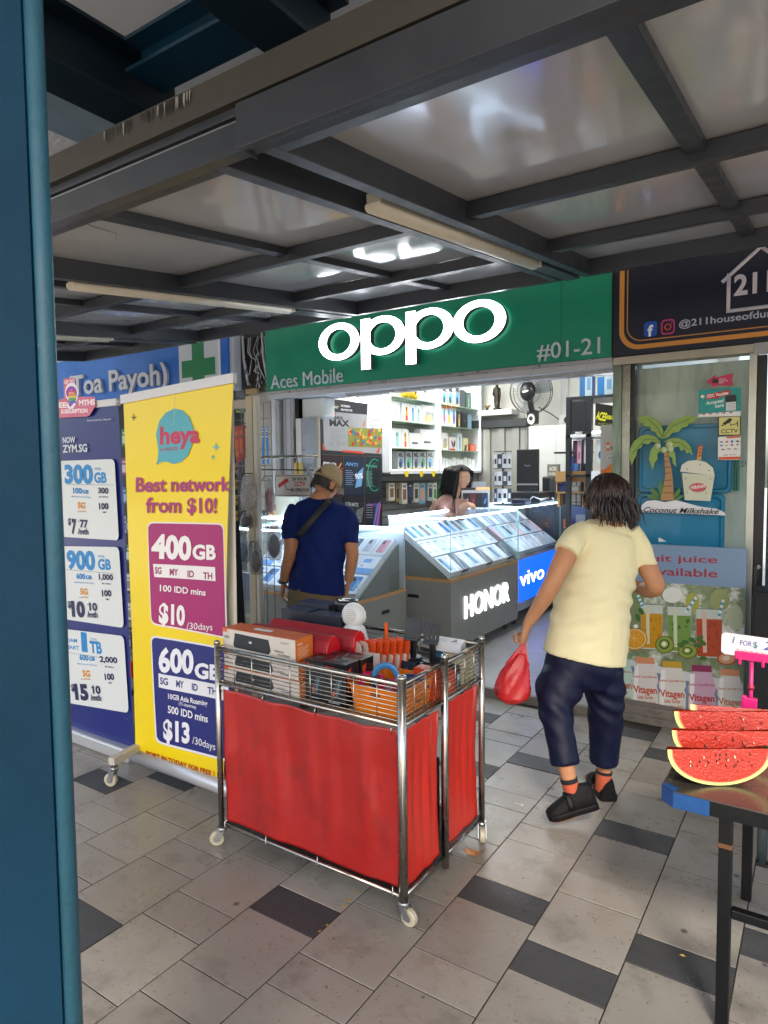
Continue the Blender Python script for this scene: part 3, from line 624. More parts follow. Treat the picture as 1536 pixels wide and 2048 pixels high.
def glass_p(x0, x1, yt, yf, yb, c, c2, white):
    p.pp([(x0, yt), (x1, yt+2), (x1-3, yb), (x0+3, yb-2)], '#c6cfc6'); p.pp([(x0+1, yf), (x1-1, yf+2), (x1-4, yb-3), (x0+4, yb-5)], c)
    for k in range(14): p.pell(rnd.uniform(x0+7, x1-7), rnd.uniform(yf+8, yb-12), rnd.uniform(1.5, 4), rnd.uniform(2, 5), c2, 7)
    p.pp([(x0+(x1-x0)*.24, yt+6), (x0+(x1-x0)*.40, yt+7), (x0+(x1-x0)*.42, yb-12), (x0+(x1-x0)*.28, yb-12)], white)
    p.pl((x0, yt), (x1, yt+2), 1.2, '#5f6a64'); p.pl((x0+1, yt), (x0+3, yb), 1, '#8f9a90'); p.pl((x1-1, yt), (x1-3, yb), 1, '#8f9a90'); p.pl((x0+2, yb-2), (x1-3, yb), 1.4, '#7a7a64')
glass_p(1280, 1327, 1208, 1226, 1300, '#c9920f', '#b67a0c', '#d8d2a8'); glass_p(1334, 1384, 1212, 1230, 1306, '#6f9440', '#41682a', '#c9d6b0'); glass_p(1391, 1446, 1217, 1237, 1317, '#b5451c', '#98350f', '#d8b8a8')
for a, b_ in (((1276, 1190), (1287, 1215)), ((1393, 1194), (1372, 1224)), ((1447, 1199), (1437, 1236))):
    p.pl(a, b_, 6, '#dde4ea')
    for k in range(3): t = .15+k*.3; p.pl((a[0]+(b_[0]-a[0])*t, a[1]+(b_[1]-a[1])*t), (a[0]+(b_[0]-a[0])*(t+.14), a[1]+(b_[1]-a[1])*(t+.14)), 6, '#4f97b8')
def disc(cx, cy, rx, ry, cols):
    for k, (s_, c) in enumerate(cols): p.pell(cx-(1-s_)*2, cy-(1-s_)*2, rx*s_, ry*s_, c, 18)
disc(1270, 1278, 26, 22, ((1, '#c98a14'), (.9, '#dfd29a'), (.82, '#dd9a1e')))
for k in range(8): a = k*.785; p.pl((1268, 1276), (1268+19*math.cos(a), 1276+15*math.sin(a)), .8, '#ecc878')
disc(1330, 1289, 19, 18, ((1, '#6a4a22'), (.9, '#86a03e'), (.55, '#2f3314'), (.4, '#a6b860'), (.22, '#e9e8cf')))
disc(1376, 1302, 20, 15, ((1, '#6a4a22'), (.9, '#86a03e'), (.5, '#2f3314'), (.36, '#a6b860'), (.2, '#e9e8cf')))
for x, y, r in ((1370, 1284, 0), (1385, 1280, 30), (1400, 1276, -30), (1396, 1290, 10), (1406, 1285, 40), (1276, 1235, 70), (1283, 1222, 60), (1407, 1316, 10), (1480, 1318, 10), (1362, 1290, 20)): p.pell(x, y, 8, 4.5, '#3f6b26', 12, rot=r)
disc(1454, 1317, 20, 13, ((1, '#b5542a'), (.8, '#d8a076'), (.4, '#e6d2b8'))); p.pell(1272, 1252, 5, 4, '#ffffff', 8)
def bottle(cx, y0, w, cap, body, txt):
    h = 98; hw = w/2
    prof = [(-.34, 0), (.34, 0), (.36, .14), (.5, .42), (.5, .5), (.44, .56), (.5, .66), (.5, 1), (-.5, 1), (-.5, .66), (-.44, .56), (-.5, .5), (-.5, .42), (-.36, .14)]
    p.pp([(cx+a*w, y0+b_*h) for a, b_ in prof][::-1], body); p.pp([(cx-.36*w, y0-3), (cx+.34*w, y0-1), (cx+.36*w, y0+12), (cx-.36*w, y0+10)][::-1], cap)
    p.pp([(cx-.42*w, y0+15), (cx-.25*w, y0+15), (cx-.3*w, y0+95), (cx-.45*w, y0+95)][::-1], body if False else '#f3f1ee') if w > 50 else None
    p.pt('Healthier Cultured Milk Drink', (cx-.45*w, y0+38), (cx+.45*w, y0+40), 4, txt, .02); p.pt('Vitagen', (cx-.44*w, y0+68), (cx+.46*w, y0+71), 13, txt, .03); p.pt('Less Sugar', (cx-.3*w, y0+80), (cx+.32*w, y0+82), 7, txt, .02); p.pt('Low Fat Asli', (cx-.36*w, y0+89), (cx+.4*w, y0+91), 4, txt, .01)
bottle(1243, 1306, 46, '#6fae7c', '#bcd8cc', '#c05a30'); bottle(1291, 1316, 52, '#d8906a', '#dedad6', '#c44a24'); bottle(1345, 1324, 54, '#c9a02e', '#dfdcd6', '#c44a24'); bottle(1404, 1332, 56, '#8e2858', '#cfa9c4', '#b5302e'); bottle(1461, 1340, 52, '#d8906a', '#dedad6', '#c47a54')
p.build('poster_print', JP, world=True)
sticker('paper_scrap', 'small white torn paper corner on the blue tray above the juice board', 'paper', lambda p: p.pp([(1317, 1075), (1321, 1076), (1333, 1083), (1317, 1084)], '#e6e6e6'))
b = MB(); b.box(-.36, -.34, 4.50, 4.53, .1, 1.02, m_bk); tag(b.build('black_board_edge', bevel=.004), 'black slab leaning upright right behind the juice poster board', 'board')
# ---------------------------------------------------------------- pharmacy sign
PS = thing('shop_sign', 'blue pharmacy sign reading (Toa Payoh) with a green cross', 'sign', (-6.2, 4.6, 2.45))
slab('sign_box', -8.6, -4.862, 4.61, 4.72, 2.40, 2.95, mat('sign_blue', '#1264c0', .4, var=(2, .08)), PS)
p = PlanePrint('Y', 4.6095); p.rect(-5.575, 2.41, -4.995, 2.94, '#c6ccd2'); X0, X1, Z0, Z1 = -5.535, -5.04, 2.47, 2.9; xm, zm = (X0+X1)/2, 2.655
p.rect(xm-.09, Z0, xm+.09, Z1, '#0c7a48'); p.rect(X0, zm-.085, X1, zm+.085, '#0c7a48'); p.rect(-5.0, 2.41, -4.965, 2.94, '#d9dde2'); p.build('cross_panel', PS, world=True)
raised('(Toa Payoh)', -7.55, 2.53, -5.73, .215, mat('pharm_letter', '#bfc2c8', .45), 4.609, 'lettering', PS, .03, .022)
slab('sign_box', -4.862, -4.80, 4.63, 4.72, 2.40, 2.95, mat('sign_edge_white', '#b8bcc0', .4), PS)
# ---------------------------------------------------------------- shop lighting
def area(name, x, y, z, sx, sy, e, colr=(1, .98, .95)):
    d_ = bpy.data.lights.new(name, 'AREA'); d_.shape = 'RECTANGLE'; d_.size = sx; d_.size_y = sy; d_.energy = e; d_.color = colr
    o = bpy.data.objects.new(name, d_); COL.objects.link(o); o.location = (x, y, z); return o
m_lamp = mat('ceiling_lamp', '#ffffff', .5, emit='#fff8ee', es=3)
for i, (x, y) in enumerate(((-3.7, 6.0), (-2.4, 6.0), (-3.7, 7.6), (-2.2, 7.6))):
    t = thing('ceiling_lamp', 'square white ceiling panel lamp, %s of the phone shop' % ('front left', 'front right', 'back left', 'back right')[i], 'lamp', (x, y, 3.03), 0, 'ceiling lamps of the phone shop')
    b = MB(); b.box(-.3, .3, -.3, .3, .0, .028, m_hd); b.build('frame', t, bevel=.003); b = MB(); b.box(-.27, .27, -.27, .27, -.004, -.0005, m_lamp); b.build('diffuser', t)
    area('ceiling_light', x, y, 3.0, .55, .55, 5)
# ---------------------------------------------------------------- counters
m_grey = mat('counter_grey', '#82847f', .42, var=(3, .06)); m_greyd = mat('counter_side', '#6f716c', .45, var=(3, .06)); m_woodb = mat('wood_band', '#b98752', .4, var=(20, .15)); m_inner = mat('display_white', '#b9c0c8', .4)
m_castor = mat('castor_grey', '#4a4b4d', .4); m_ledc = mat('case_led', '#ffffff', .5, emit='#cfe2ff', es=14)
m_silv = mat('case_frame', '#b8c4cc', .25, .6)
def counter(T, L, D, zb, z0, zw, zt, lab, colr=m_grey, led=True, feet=True, slot=True, trim=m_woodb):
    """T: frame whose x runs along the front edge, y up, z out of the front"""
    o = T @ Vector((0, 0, 0)); t = thing('display_counter', lab, 'counter', o, 0, 'glass display counters of the phone shop')
    def part(n, x0, x1, y0, y1, z0_, z1, mt, bev=.002):
        b = MB(); b.box(x0, x1, y0, y1, z0_, z1, mt, T); return b.build(n, t, world=True, bevel=bev)
    part('body', 0, L, z0, zw-.022, -D, 0, colr); part('wood_trim', -.002, L+.002, zw-.022, zw, -D, .003, trim)
    g = .006; e = zw+.001
    part('glass_pane', .002, L-.002, e, zt-.008, -g, 0, g_clear, 0); part('glass_pane', 0, g, e, zt-.008, -D, -g-.001, g_clear, 0); part('glass_pane', L-g, L, e, zt-.008, -D, -g-.001, g_clear, 0)
    part('glass_top', -.006, L+.006, zt-.0075, zt, -D, .006, g_clear, 0); part('back_panel', g+.001, L-g-.001, e, zt-.008, -D, -D+.01, m_inner)
    for a, b_ in (((-.007, zt-.004, .007), (L+.007, zt-.004, .007)), ((-.007, zt-.004, -D), (-.007, zt-.004, .007)), ((L+.007, zt-.004, -D), (L+.007, zt-.004, .007)), ((0, e, 0), (0, zt-.009, 0)), ((L, e, 0), (L, zt-.009, 0))):
        b = MB(); b.tube([T @ Vector(a), T @ Vector(b_)], .0035 if a[1] != e else .0028, g_edge, 6); b.build('glass_edge', t, world=True)
    if led:
        b = MB(); b.box(.02, L-.02, zt-.024, zt-.014, -.022, -.010, m_ledc, T); b.box(.012, L-.012, zt-.023, zt-.013, -D+.015, -D+.03, m_ledc, T)
        b.box(.010, .016, zt-.022, zt-.014, -D+.03, -.03, m_ledc, T); b.build('led_strip', t, world=True)
    # sloping shelf, three steps
    H_ = zt-zw-.14; n = 3
    for k in range(n):
        za, zc = -.04-(D-.1)*k/n, -.04-(D-.1)*(k+1)/n; ya, yc = zw+.012+H_*k/n, zw+.012+H_*(k+1)/n
        b = MB(); b.prism([(-za, ya), (-zc, yc), (-zc, zw+.002), (-za, zw+.002)], L-.05, m_greyd if k else m_greyd, T @ Matrix.Translation((.025, 0, 0)) @ Matrix(((0, 0, 1, 0), (0, 1, 0, 0), (-1, 0, 0, 0), (0, 0, 0, 1))), m_inner); b.build('sloping_shelf', t, world=True)
    if feet:
        for x in (.1, L-.1):
            for z in (-.09, -D+.09):
                b = MB(); b.cyl(T @ Vector((x, z0, z)), T @ Vector((x, zb+.05, z)), .012, m_alu, 8); b.cyl(T @ Vector((x-.012, zb+.026, z)), T @ Vector((x+.012, zb+.026, z)), .026, m_castor, 12); b.build('castor', t, world=True)
    return t, T, L, D, zw, H_
def slot_handle(t, M_, name='grip_slot'):
    b = MB(); b.prism(rrect(-.055, -.014, .055, .014, .013), .002, m_bk, M_); b.build(name, t, world=True)
# phone boxes: one mesh per look
PB = {}
def phone_box_mesh(w, l, h, face, art):
    k = (w, l, h, face, art)
    if k in PB: return PB[k]
    b = MB(); b.box(-w/2, w/2, -l/2, l/2, 0, h, card(face)); body = b.build('carton'); bm = body.data; bpy.data.objects.remove(body)
    p = Print(Matrix.Translation((0, 0, h)), .0004)
    if art[0] == 'phone':
        p.rect(-w*.28, -l*.36, w*.3, l*.40, art[1], w*.08); p.rect(-w*.22, l*.12, -w*.0, l*.34, '#2a2f38' if art[1] != '#2a3a52' else '#8a94a6', .008); p.rect(w*.12, -l*.30, w*.24, l*.2, art[2], .004, True)
    elif art[0] == 'band': p.rect(-w*.5, -l*.5, w*.5, -l*.2, art[1]); p.text(art[2], -w*.36, -l*.12, l*.09, '#4a5a70', 'l', .02); p.rect(-w*.36, l*.1, w*.1, l*.32, art[1], .006)
    elif art[0] == 'glare': p.poly([(-w*.5, -l*.5), (-w*.2, -l*.5), (w*.45, l*.5), (w*.15, l*.5)], art[1]); p.poly([(w*.05, -l*.5), (w*.15, -l*.5), (w*.5, l*.1), (w*.5, l*.25)], art[1]); p.text(art[2], -w*.36, l*.28, l*.08, '#5a6578', 'l', .02)  # pale diagonal streaks paint glare into the box print
    else: p.rect(-w*.42, l*.30, w*.1, l*.36, '#6d7b8f'); p.rect(-w*.42, l*.2, -w*.05, l*.24, '#9aa6b6', 0, True); p.text(art[2], -w*.3, -l*.30, l*.14, '#39445a', 'l', .02)
    q = p.build('front_print'); pm = q.data; bpy.data.objects.remove(q)
    PB[k] = (bm, pm); return PB[k]
ORD = ['first', 'second', 'third', 'fourth', 'fifth', 'sixth', 'seventh', 'eighth', 'ninth', 'tenth', 'eleventh', 'twelfth', 'thirteenth', 'fourteenth']
def stock(cn, looks, per, where, group, tilt=0., gap=.006, frac=1., h=.04):
    t, T, L, D, zw, H_ = cn
    slope = math.atan2(H_/3, (D-.1)/3); l = math.hypot(H_/3, (D-.1)/3)*.93
    for row in range(3):
        n = per[row]; w = (L-.07)/n
        for i in range(n):
            lk = looks[(row*5+i*(row+1)+row) % len(looks)] if not isinstance(looks, dict) else looks[row][i % len(looks[row])]
            if lk is None: continue
            face, art, desc = lk
            bm, pm = phone_box_mesh(round(w-gap, 4), round(l, 4), h, face, art)
            zc = .04+(D-.1)*(row+.5)/3; yc = zw+.012+H_*(row+.5)/3+.002
            Tm = T @ Matrix.Translation((.035+w*(i+.5), yc, -zc)) @ Matrix.Rotation(-(math.pi/2-slope), 4, 'X')
            o = bpy.data.objects.new('phone_box', None); COL.objects.link(o); o.empty_display_size = .05; o.matrix_world = Tm
            tag(o, '%s, %s from the %s, %s row, %s' % (desc, ORD[i], where[1], ('lowest', 'middle', 'top')[row], where[0]), 'box', group)
            for nm, me in (('carton', bm), ('front_print', pm)):
                c = bpy.data.objects.new(nm, me); COL.objects.link(c); c.parent = o
WB = '#dfe5ec'
looks_h = {0: [(WB, ('phone', '#4d8fb5', '#7fb2cc'), 'blue phone box'), (WB, ('glare', '#ffffff', 'X7'), 'white phone box'), ('#3e4650', ('glare', '#8b95a5', 'X6'), 'dark phone box'), (WB, ('glare', '#f6f8fa', '400'), 'white phone box')],
           1: [(WB, ('plain', '', '3c'), 'white phone box'), (WB, ('plain', '', '5'), 'white phone box'), ('#c9dbe8', ('plain', '', '10'), 'pale blue phone box'), (WB, ('band', '#b5c8da', '9'), 'white phone box'), (WB, ('glare', '#ffffff', '8'), 'white phone box')],
           2: [(WB, ('phone', '#3f86c6', '#69a3d6'), 'blue phone box'), (WB, ('phone', '#4fa0d8', '#8fc0e4'), 'light blue phone box'), (WB, ('phone', '#7a8492', '#5a6472'), 'grey phone box'), (WB, ('phone', '#8ab8b0', '#a8ccc6'), 'mint phone box'), (WB, ('glare', '#ffffff', 'Lite'), 'white phone box')]}
HT = frame((-2.495, 4.70, 0), (0, 1, 0), (0, 0, 1))
hc = counter(HT, 1.385, .60, .058, .15, .724, 1.233, 'grey display counter with raised white letters, in the middle of the shop')
stock(hc, looks_h, (11, 11, 11), ('middle grey counter', 'street end'), 'phone boxes in the middle grey counter')
def lit_text(txt, X, y0, z0, y1, z1, h, mt, name, par, ext=.012, bold=.012):
    vs, fs, a, b_ = glyphs(txt, bold, .5); k = h/.68; kx = (y1-y0)/(b_-a)
    t = MB(); t.add([(X+ext*(v[2]+.5), y0+(v[0]-a)*kx, z0+(z1-z0)*((v[0]-a)*kx/(y1-y0))+v[1]*k) for v in vs], fs, mt); return t.build(name, par, world=True)
m_hon = mat('counter_letter', '#ffffff', .4, emit='#f4f6ff', es=1.1)
a = aX(929.7, 1236.5, -2.49); b_ = aX(1018, 1201, -2.49); a2 = aX(926, 1194, -2.49)
lit_text('HONOR', -2.4945, a.y, (a.z+b_.z)/2, b_.y, (a.z+b_.z)/2, (a2.z-a.z)*.97, m_hon, 'lettering', hc[0])
slot_handle(hc[0], front(-2.845, 4.6995, .565))
C1 = frame((-4.02, 3.83, 0), (1, 0, 0), (0, 0, 1))
c1 = counter(C1, 1.235, .66, 0, .09, .664, 1.165, 'grey display counter behind the man in the cap, nearest the street')
looks_1 = {0: [(WB, ('phone', '#3b78b8', '#84b4dc'), 'blue phone box')], 1: [(WB, ('band', '#6f9fd6', 'S3'), 'white and blue phone box'), (WB, ('plain', '', '12'), 'white phone box')], 2: [(WB, ('phone', '#2a3a52', '#44546c'), 'navy phone box'), (WB, ('phone', '#aeb9c9', '#c6cedb'), 'silver phone box'), (WB, ('phone', '#d08aa0', '#e0aabb'), 'pink phone box')]}
stock(c1, looks_1, (7, 7, 9), ('counter behind the man', 'left'), 'phone boxes in the counter behind the man')
slot_handle(c1[0], frame((-2.784, 4.19, .53), (0, 1, 0), (0, 0, 1)))
VT = frame((-2.495, 6.10, 0), (0, 1, 0), (0, 0, 1))
m_vivo = mat('vivo_blue', '#0a49d8', .3, emit='#0b4df0', es=.75)
vc = counter(VT, 1.21, .60, .058, .3, .745, 1.25, 'display counter with a glowing blue front, beyond the grey one', mat('vivo_body', '#c9ccd2', .35), slot=False, trim=m_silv)
looks_v = {0: [(WB, ('plain', '', '7'), 'white phone box'), ('#cfd8ea', ('glare', '#f5f7ff', 'V'), 'pale phone box')], 1: [('#e2b9c6', ('glare', '#f0d4dc', 'Y2'), 'pink phone box'), ('#b8dbe8', ('glare', '#e4f2f8', 'V3'), 'sky blue phone box'), (WB, ('phone', '#39405c', '#6b739c'), 'white and navy phone box'), (WB, ('plain', '', '21'), 'white phone box')], 2: [(WB, ('glare', '#ffffff', 'T1'), 'white phone box'), ('#8a93b8', ('glare', '#c9cfe6', 'X'), 'violet grey phone box')]}
stock(vc, looks_v, (9, 9, 9), ('blue fronted counter', 'near end'), 'phone boxes in the blue fronted counter')
b = MB(); b.box(-2.4945, -2.492, 6.105, 7.30, .30, .718, m_vivo); b.build('lit_front', vc[0], world=True)
lit_text('vivo', -2.4915, aX(1040, 1178, -2.49).y, .455, aX(1040, 1178, -2.49).y+.66, .455, .145, m_hon, 'lettering', vc[0], .004, .004)
b = MB(); b.box(-2.52, -2.494, 6.10, 7.31, .215, .298, m_silv); b.build('plinth', vc[0], world=True, bevel=.003)
# left side counter along the party wall with a kiosk and a box on it
LC = frame((-3.25, 4.62, 0), (1, 0, 0), (0, 0, 1)); LC = frame((-4.4, 4.51, 0), (1, 0, 0), (0, 0, 1))
lc = counter(LC, .95, .26, .058, .12, .70, 1.198, 'pale glass counter with a glowing rim behind the 24 hour CCTV sign', feet=False)
# ---------------------------------------------------------------- small helpers for goods
def gbox(name, lab, cat, x0, x1, y0, y1, z0, z1, colr, prints=None, group=None, rz=0., bev=.0015, face='Y', tilt=None):
    cx, cyy = (x0+x1)/2, (y0+y1)/2; t = thing(name, lab, cat, (cx, cyy, z0), rz, group); w, d_, h = (x1-x0)/2, (y1-y0)/2, z1-z0
    if tilt: t.rotation_euler = tilt
    b = MB(); b.box(-w, w, -d_, d_, 0, h, card(colr) if isinstance(colr, str) else colr); b.build('carton', t, bevel=bev)
    if prints:
        p = Print(front(0, -d_-.0004, 0) if face == 'Y' else leftwall(w+.0004, 0, 0) if face == 'X' else Matrix.Translation((0, 0, h+.0004)), .0005)
        prints(p, (w if face != 'X' else d_), h if face != 'Z' else d_); p.build('print', t)
    return t
# ---------------------------------------------------------------- lit wall cabinets
WC = thing('wall_cabinet', 'white lit wall cabinet with glass shelves of boxed goods, left wall of the shop', 'cabinet', (-4.25, 7.4, 1.585))
m_cab = mat('cabinet_white', '#d3d8de', .4, var=(3, .04)); m_cabin = mat('cabinet_inside', '#ccd2c6', .45)
CX0, CX1 = -4.44, -4.10
slab('back_board', CX0, CX0+.02, 6.30, 8.66, 1.585, 2.95, m_cabin, WC); slab('side_board', CX0, CX1, 6.14, 6.295, 1.585, 2.95, m_cab, WC); slab('side_board', CX0, CX1, 8.64, 8.68, 1.585, 2.95, m_cab, WC)
slab('divider', CX0+.02, CX1, 7.40, 7.46, 1.606, 2.95, m_cab, WC); slab('bottom_board', CX0, CX1+.004, 6.30, 8.64, 1.565, 1.605, m_cab, WC)
for z in (1.865, 2.175, 2.45):
    for y0, y1 in ((6.3, 7.4), (7.46, 8.64)): slab('glass_shelf', CX0+.021, CX1-.01, y0, y1, z-.008, z, mat('shelf_glass', '#b8d0bc', .1, alpha=.75), WC, 0)
b = MB(); m_ls = mat('cabinet_led', '#ffffff', .5, emit='#fbfff4', es=3)
for y in (6.315, 7.39, 7.47, 8.63): b.box(CX1-.012, CX1-.002, y-.006, y+.006, 1.61, 2.94, m_ls)
for y0, y1 in ((6.33, 7.37), (7.49, 8.6)): b.box(CX1-.014, CX1-.004, y0, y1, 2.86, 2.872, m_ls); b.box(CX1-.012, CX1-.002, y0, y1, 1.607, 1.614, m_ls)
b.build('led_strip', WC, world=True)
area('cabinet_light', -4.2, 6.85, 2.9, .2, 1.0, 3, (1, 1, .94)); area('cabinet_light', -4.2, 8.05, 2.9, .2, 1.1, 3, (1, 1, .94))
def on_shelf(px0, px1, pyt, z, lab, colr, pr=None, X=-4.17, cat='box', name='boxed_phone', grp='boxes in the lit wall cabinet', d_=.09):
    a, c = aX(px0, pyt, X), aX(px1, pyt, X); h = aX((px0+px1)/2, pyt, X).z-z
    return gbox(name, lab, cat, X-d_, X, a.y, c.y, z+.001, z+h, colr, pr, grp, face='X')
def art_phone(c1_, c2=None, u0=-.3, u1=.35):
    def f(p, w, h): p.rect(w*u0, h*.08, w*u1, h*.82, c1_, w*.12); (c2 and p.rect(w*u0, h*.08, w*u1, h*.35, c2, w*.1)); p.rect(w*(u0+.1), h*.62, w*(u0+.35), h*.77, '#3a4454', .004)
    return f
def art_txt(s_, c='#8d969c', th=.18):
    def f(p, w, h): p.rect(-w*.4, h*.3, w*.55, h*.62, '#c3cbd0'); p.text(s_, -w*.6, h*.1, h*th, c, 'l', .01)
    return f
def art_tab(c):
    def f(p, w, h): p.rect(-w*.45, h*.2, w*.55, h*.66, '#8f949a', .006); p.rect(-w*.6, h*.12, w*.35, h*.5, c, .006)
    return f
def art_flat(p, w, h): p.poly([(-w*.6, h*.3), (w*.6, h*.3), (w*.5, h*.42), (-w*.5, h*.42)], '#4c535c')
z1_, z2_, z3_, z4_ = 1.607, 1.865, 2.175, 2.45
SH = 'shelf, left cabinet bay'
on_shelf(785, 800, 803, z3_, 'white carton with a big grey 5, leftmost on the second '+SH, '#dde2e4', art_txt('5'))
on_shelf(804, 819, 806, z3_, 'white phone box with an orange flame print, second '+SH, '#e3e6e8', art_phone('#e0a62e', '#d8541f', -.1, .5))
on_shelf(820, 831, 809, z3_, 'white phone box with a sky blue phone, second '+SH, '#dfe5ea', art_phone('#58a4dc'))
on_shelf(832, 842, 811, z3_, 'white phone box with a mint green phone, second '+SH, '#dfe7e6', art_phone('#8cc9bd'))
on_shelf(843, 873, 811, z3_, 'wide white tablet box with a tan tablet, rightmost on the second '+SH, '#dfe0e0', art_tab('#c2ab80'))
on_shelf(785, 803, 857, z2_, 'white phone box with a mint phone, leftmost on the third '+SH, '#e2e6e8', art_phone('#93cfc6'))
on_shelf(804, 817, 858, z2_, 'white phone box with an orange flame print, third '+SH, '#e3e6e8', art_phone('#e8b43a', '#e05a20', -.3, .3))
on_shelf(819, 840, 866, z2_, 'low white carton with a small dark laptop, third '+SH, '#e4e4e4', art_flat)
on_shelf(841, 869, 859, z2_, 'tall white carton with a dark laptop, rightmost on the third '+SH, '#e4e5e6', art_flat)
def art_case(c): 
    def f(p, w, h): p.rect(-w*.9, 0, w*.9, h*.98, '#9a9fa2'); p.text('MIL', -w*.7, h*.72, h*.2, '#2b3036', 'l', .05, w=w*1.4); p.poly(ell(0, h*.38, w*.62, h*.28, 14), c); p.poly(ell(-w*.2, h*.28, w*.35, h*.2, 10), '#23303c'); p.rect(-w*.7, 0, w*.6, h*.12, '#c7a26a')
    return f
for i, (x, c) in enumerate(((795, '#4a6a9a'), (811, '#3fa08a'), (826, '#5a6a8a'), (839, '#3f9078'), (854, '#4a8ab8'))):
    on_shelf(x, x+13, 903, z1_, ['grey case package with a slate blue print, leftmost on the bottom ', 'grey case package, green print, above a yellow tag, bottom ', 'grey case package with a dull blue print, middle of the bottom ', 'grey case package with a dark green print, bottom ', 'grey case package with a bright blue print, rightmost on the bottom '][i]+SH, '#8c9194', art_case(c), name='case_package', cat='package')
on_shelf(838, 870, 775, z4_, 'large pale blue tablet box at the top of the left cabinet bay', '#cfdde6', art_phone('#a9cdea', '#c5def0', -.5, .6))
on_shelf(790, 812, 780, z4_, 'cream carton with pink corner at the top of the left cabinet bay', '#ddd6bd', lambda p, w, h: p.rect(-w, 0, -w*.3, h*.4, '#d8a8b0'))
for i, x in enumerate((818, 848, 872)):
    c = aX(x-5, 947, -4.09); o = MB(); o.prism(ell(0, 0, .042, .042, 16), .004, mat('tag_yellow', '#e2c90f', .4), Matrix.Identity(4)); q = o.build('price_tag'); q.matrix_world = leftwall(-4.092, c.y, c.z); tag(q, ['leftmost round yellow price tag under the left cabinet bay', 'middle round yellow price tag under the left cabinet bay', 'round yellow price tag nearest the cabinet divider'][i], 'tag', 'yellow tags under the wall cabinet')
# toy on top shelf
t = thing('plush_toy', 'small yellow and red plush toy lying on the top shelf edge', 'toy', (-4.15, 6.75, z4_+.002)); b = MB()
for (x, y, z, r) in ((0, 0, .06, .06), (0, .09, .05, .05), (.02, .15, .03, .035), (0, -.07, .05, .04)): b.ball((x, y, z), r, mat('plush_yellow', '#e0b92a', .8), 10)
b.build('body', t); b = MB(); b.ball((.02, -.02, .11), .04, mat('plush_red', '#c4402a', .8), 10); b.ball((.03, .13, .08), .025, MATS['plush_red'], 8); b.build('cap', t)
SR = 'shelf, right cabinet bay'
for i, x in enumerate((884, 896, 910)): on_shelf(x, x+10, 772, z4_, ['silver case package, blue print, beside the divider, top ', 'silver case package, blue print, second on the top ', 'silver case package, blue print, third on the top '][i]+SR, '#b4b8bb', art_case('#5aa8d4'), name='case_package', cat='package')
on_shelf(922, 930, 780, z4_, 'thin dark grey phone box on the top '+SR, '#4b4f58'); on_shelf(932, 942, 785, z4_, 'dark teal phone box on the top '+SR, '#3c5a56', art_phone('#7fae9e'))
def art_sole(c): 
    def f(p, w, h): p.poly(ell(0, h*.5, w*.5, h*.38, 16), '#46a8d8'); p.poly(ell(w*.05, h*.38, w*.4, h*.24, 14), c); p.rect(-w*.9, h*.88, w*.9, h, '#d8762a')
    return f
for i, (x, c) in enumerate(((884, '#c85a9a'), (893, '#e0c020'), (903, '#7a4aa8'))): on_shelf(x, x+9, 812, z3_, ['white earphone pack with pink blob print, second ', 'white earphone pack with yellow blob print, second ', 'white earphone pack with violet blob print, second '][i]+SR, '#e0e0dc', art_sole(c), name='earphone_pack', cat='package')
on_shelf(913, 923, 823, z3_, 'black phone box with a gold phone, second '+SR, '#22242a', art_phone('#c8a878')); on_shelf(924, 935, 825, z3_, 'plain black phone box, second '+SR, '#26282c', lambda p, w, h: p.rect(-w*.4, h*.45, w*.4, h*.5, '#70757c')); on_shelf(936, 943, 829, z3_, 'clear blue bottle shaped pack at the end of the second '+SR, '#7fa4bf')
on_shelf(884, 896, 865, z2_, 'white tablet box with a tan tablet, leftmost on the third '+SR, '#d9dbda', art_tab('#bda67a')); on_shelf(899, 913, 874, z2_, 'white carton with red trim and dark gadgets, third '+SR, '#d8d2d2', lambda p, w, h: (p.rect(-w, 0, w*.6, h*.14, '#c2262e'), p.poly(ell(-w*.2, h*.5, w*.2, h*.28, 12, rot=30), '#7a2a34'), p.poly(ell(w*.35, h*.5, w*.2, h*.28, 12, rot=-20), '#2c2c38')))
on_shelf(915, 924, 867, z2_, 'slim blue and white pack standing on the third '+SR, '#d2dce4', art_phone('#6ea5cf')); on_shelf(927, 936, 876, z2_, 'cream wallet pack on the third '+SR, '#d8cf9e', lambda p, w, h: p.poly([(-w*.8, 0), (w*.2, 0), (w*.5, h*.5), (-w*.4, h*.45)], '#2e3036')); on_shelf(941, 951, 888, z2_, 'small red orange cube box on the third '+SR, '#d8502c', lambda p, w, h: p.rect(-w*.8, h*.8, w*.8, h*.95, '#7a2018'))
for i in range(9): on_shelf(884+i*7.4, 890+i*7.4, 915+(i % 3)*2, z1_, '%s clear cable bag from the divider, bottom %s' % (ORD[i], SR), '#d4d6d8', art_txt('', '#888888'), name='cable_bag', cat='package', grp='clear cable bags in the wall cabinet', d_=.03)
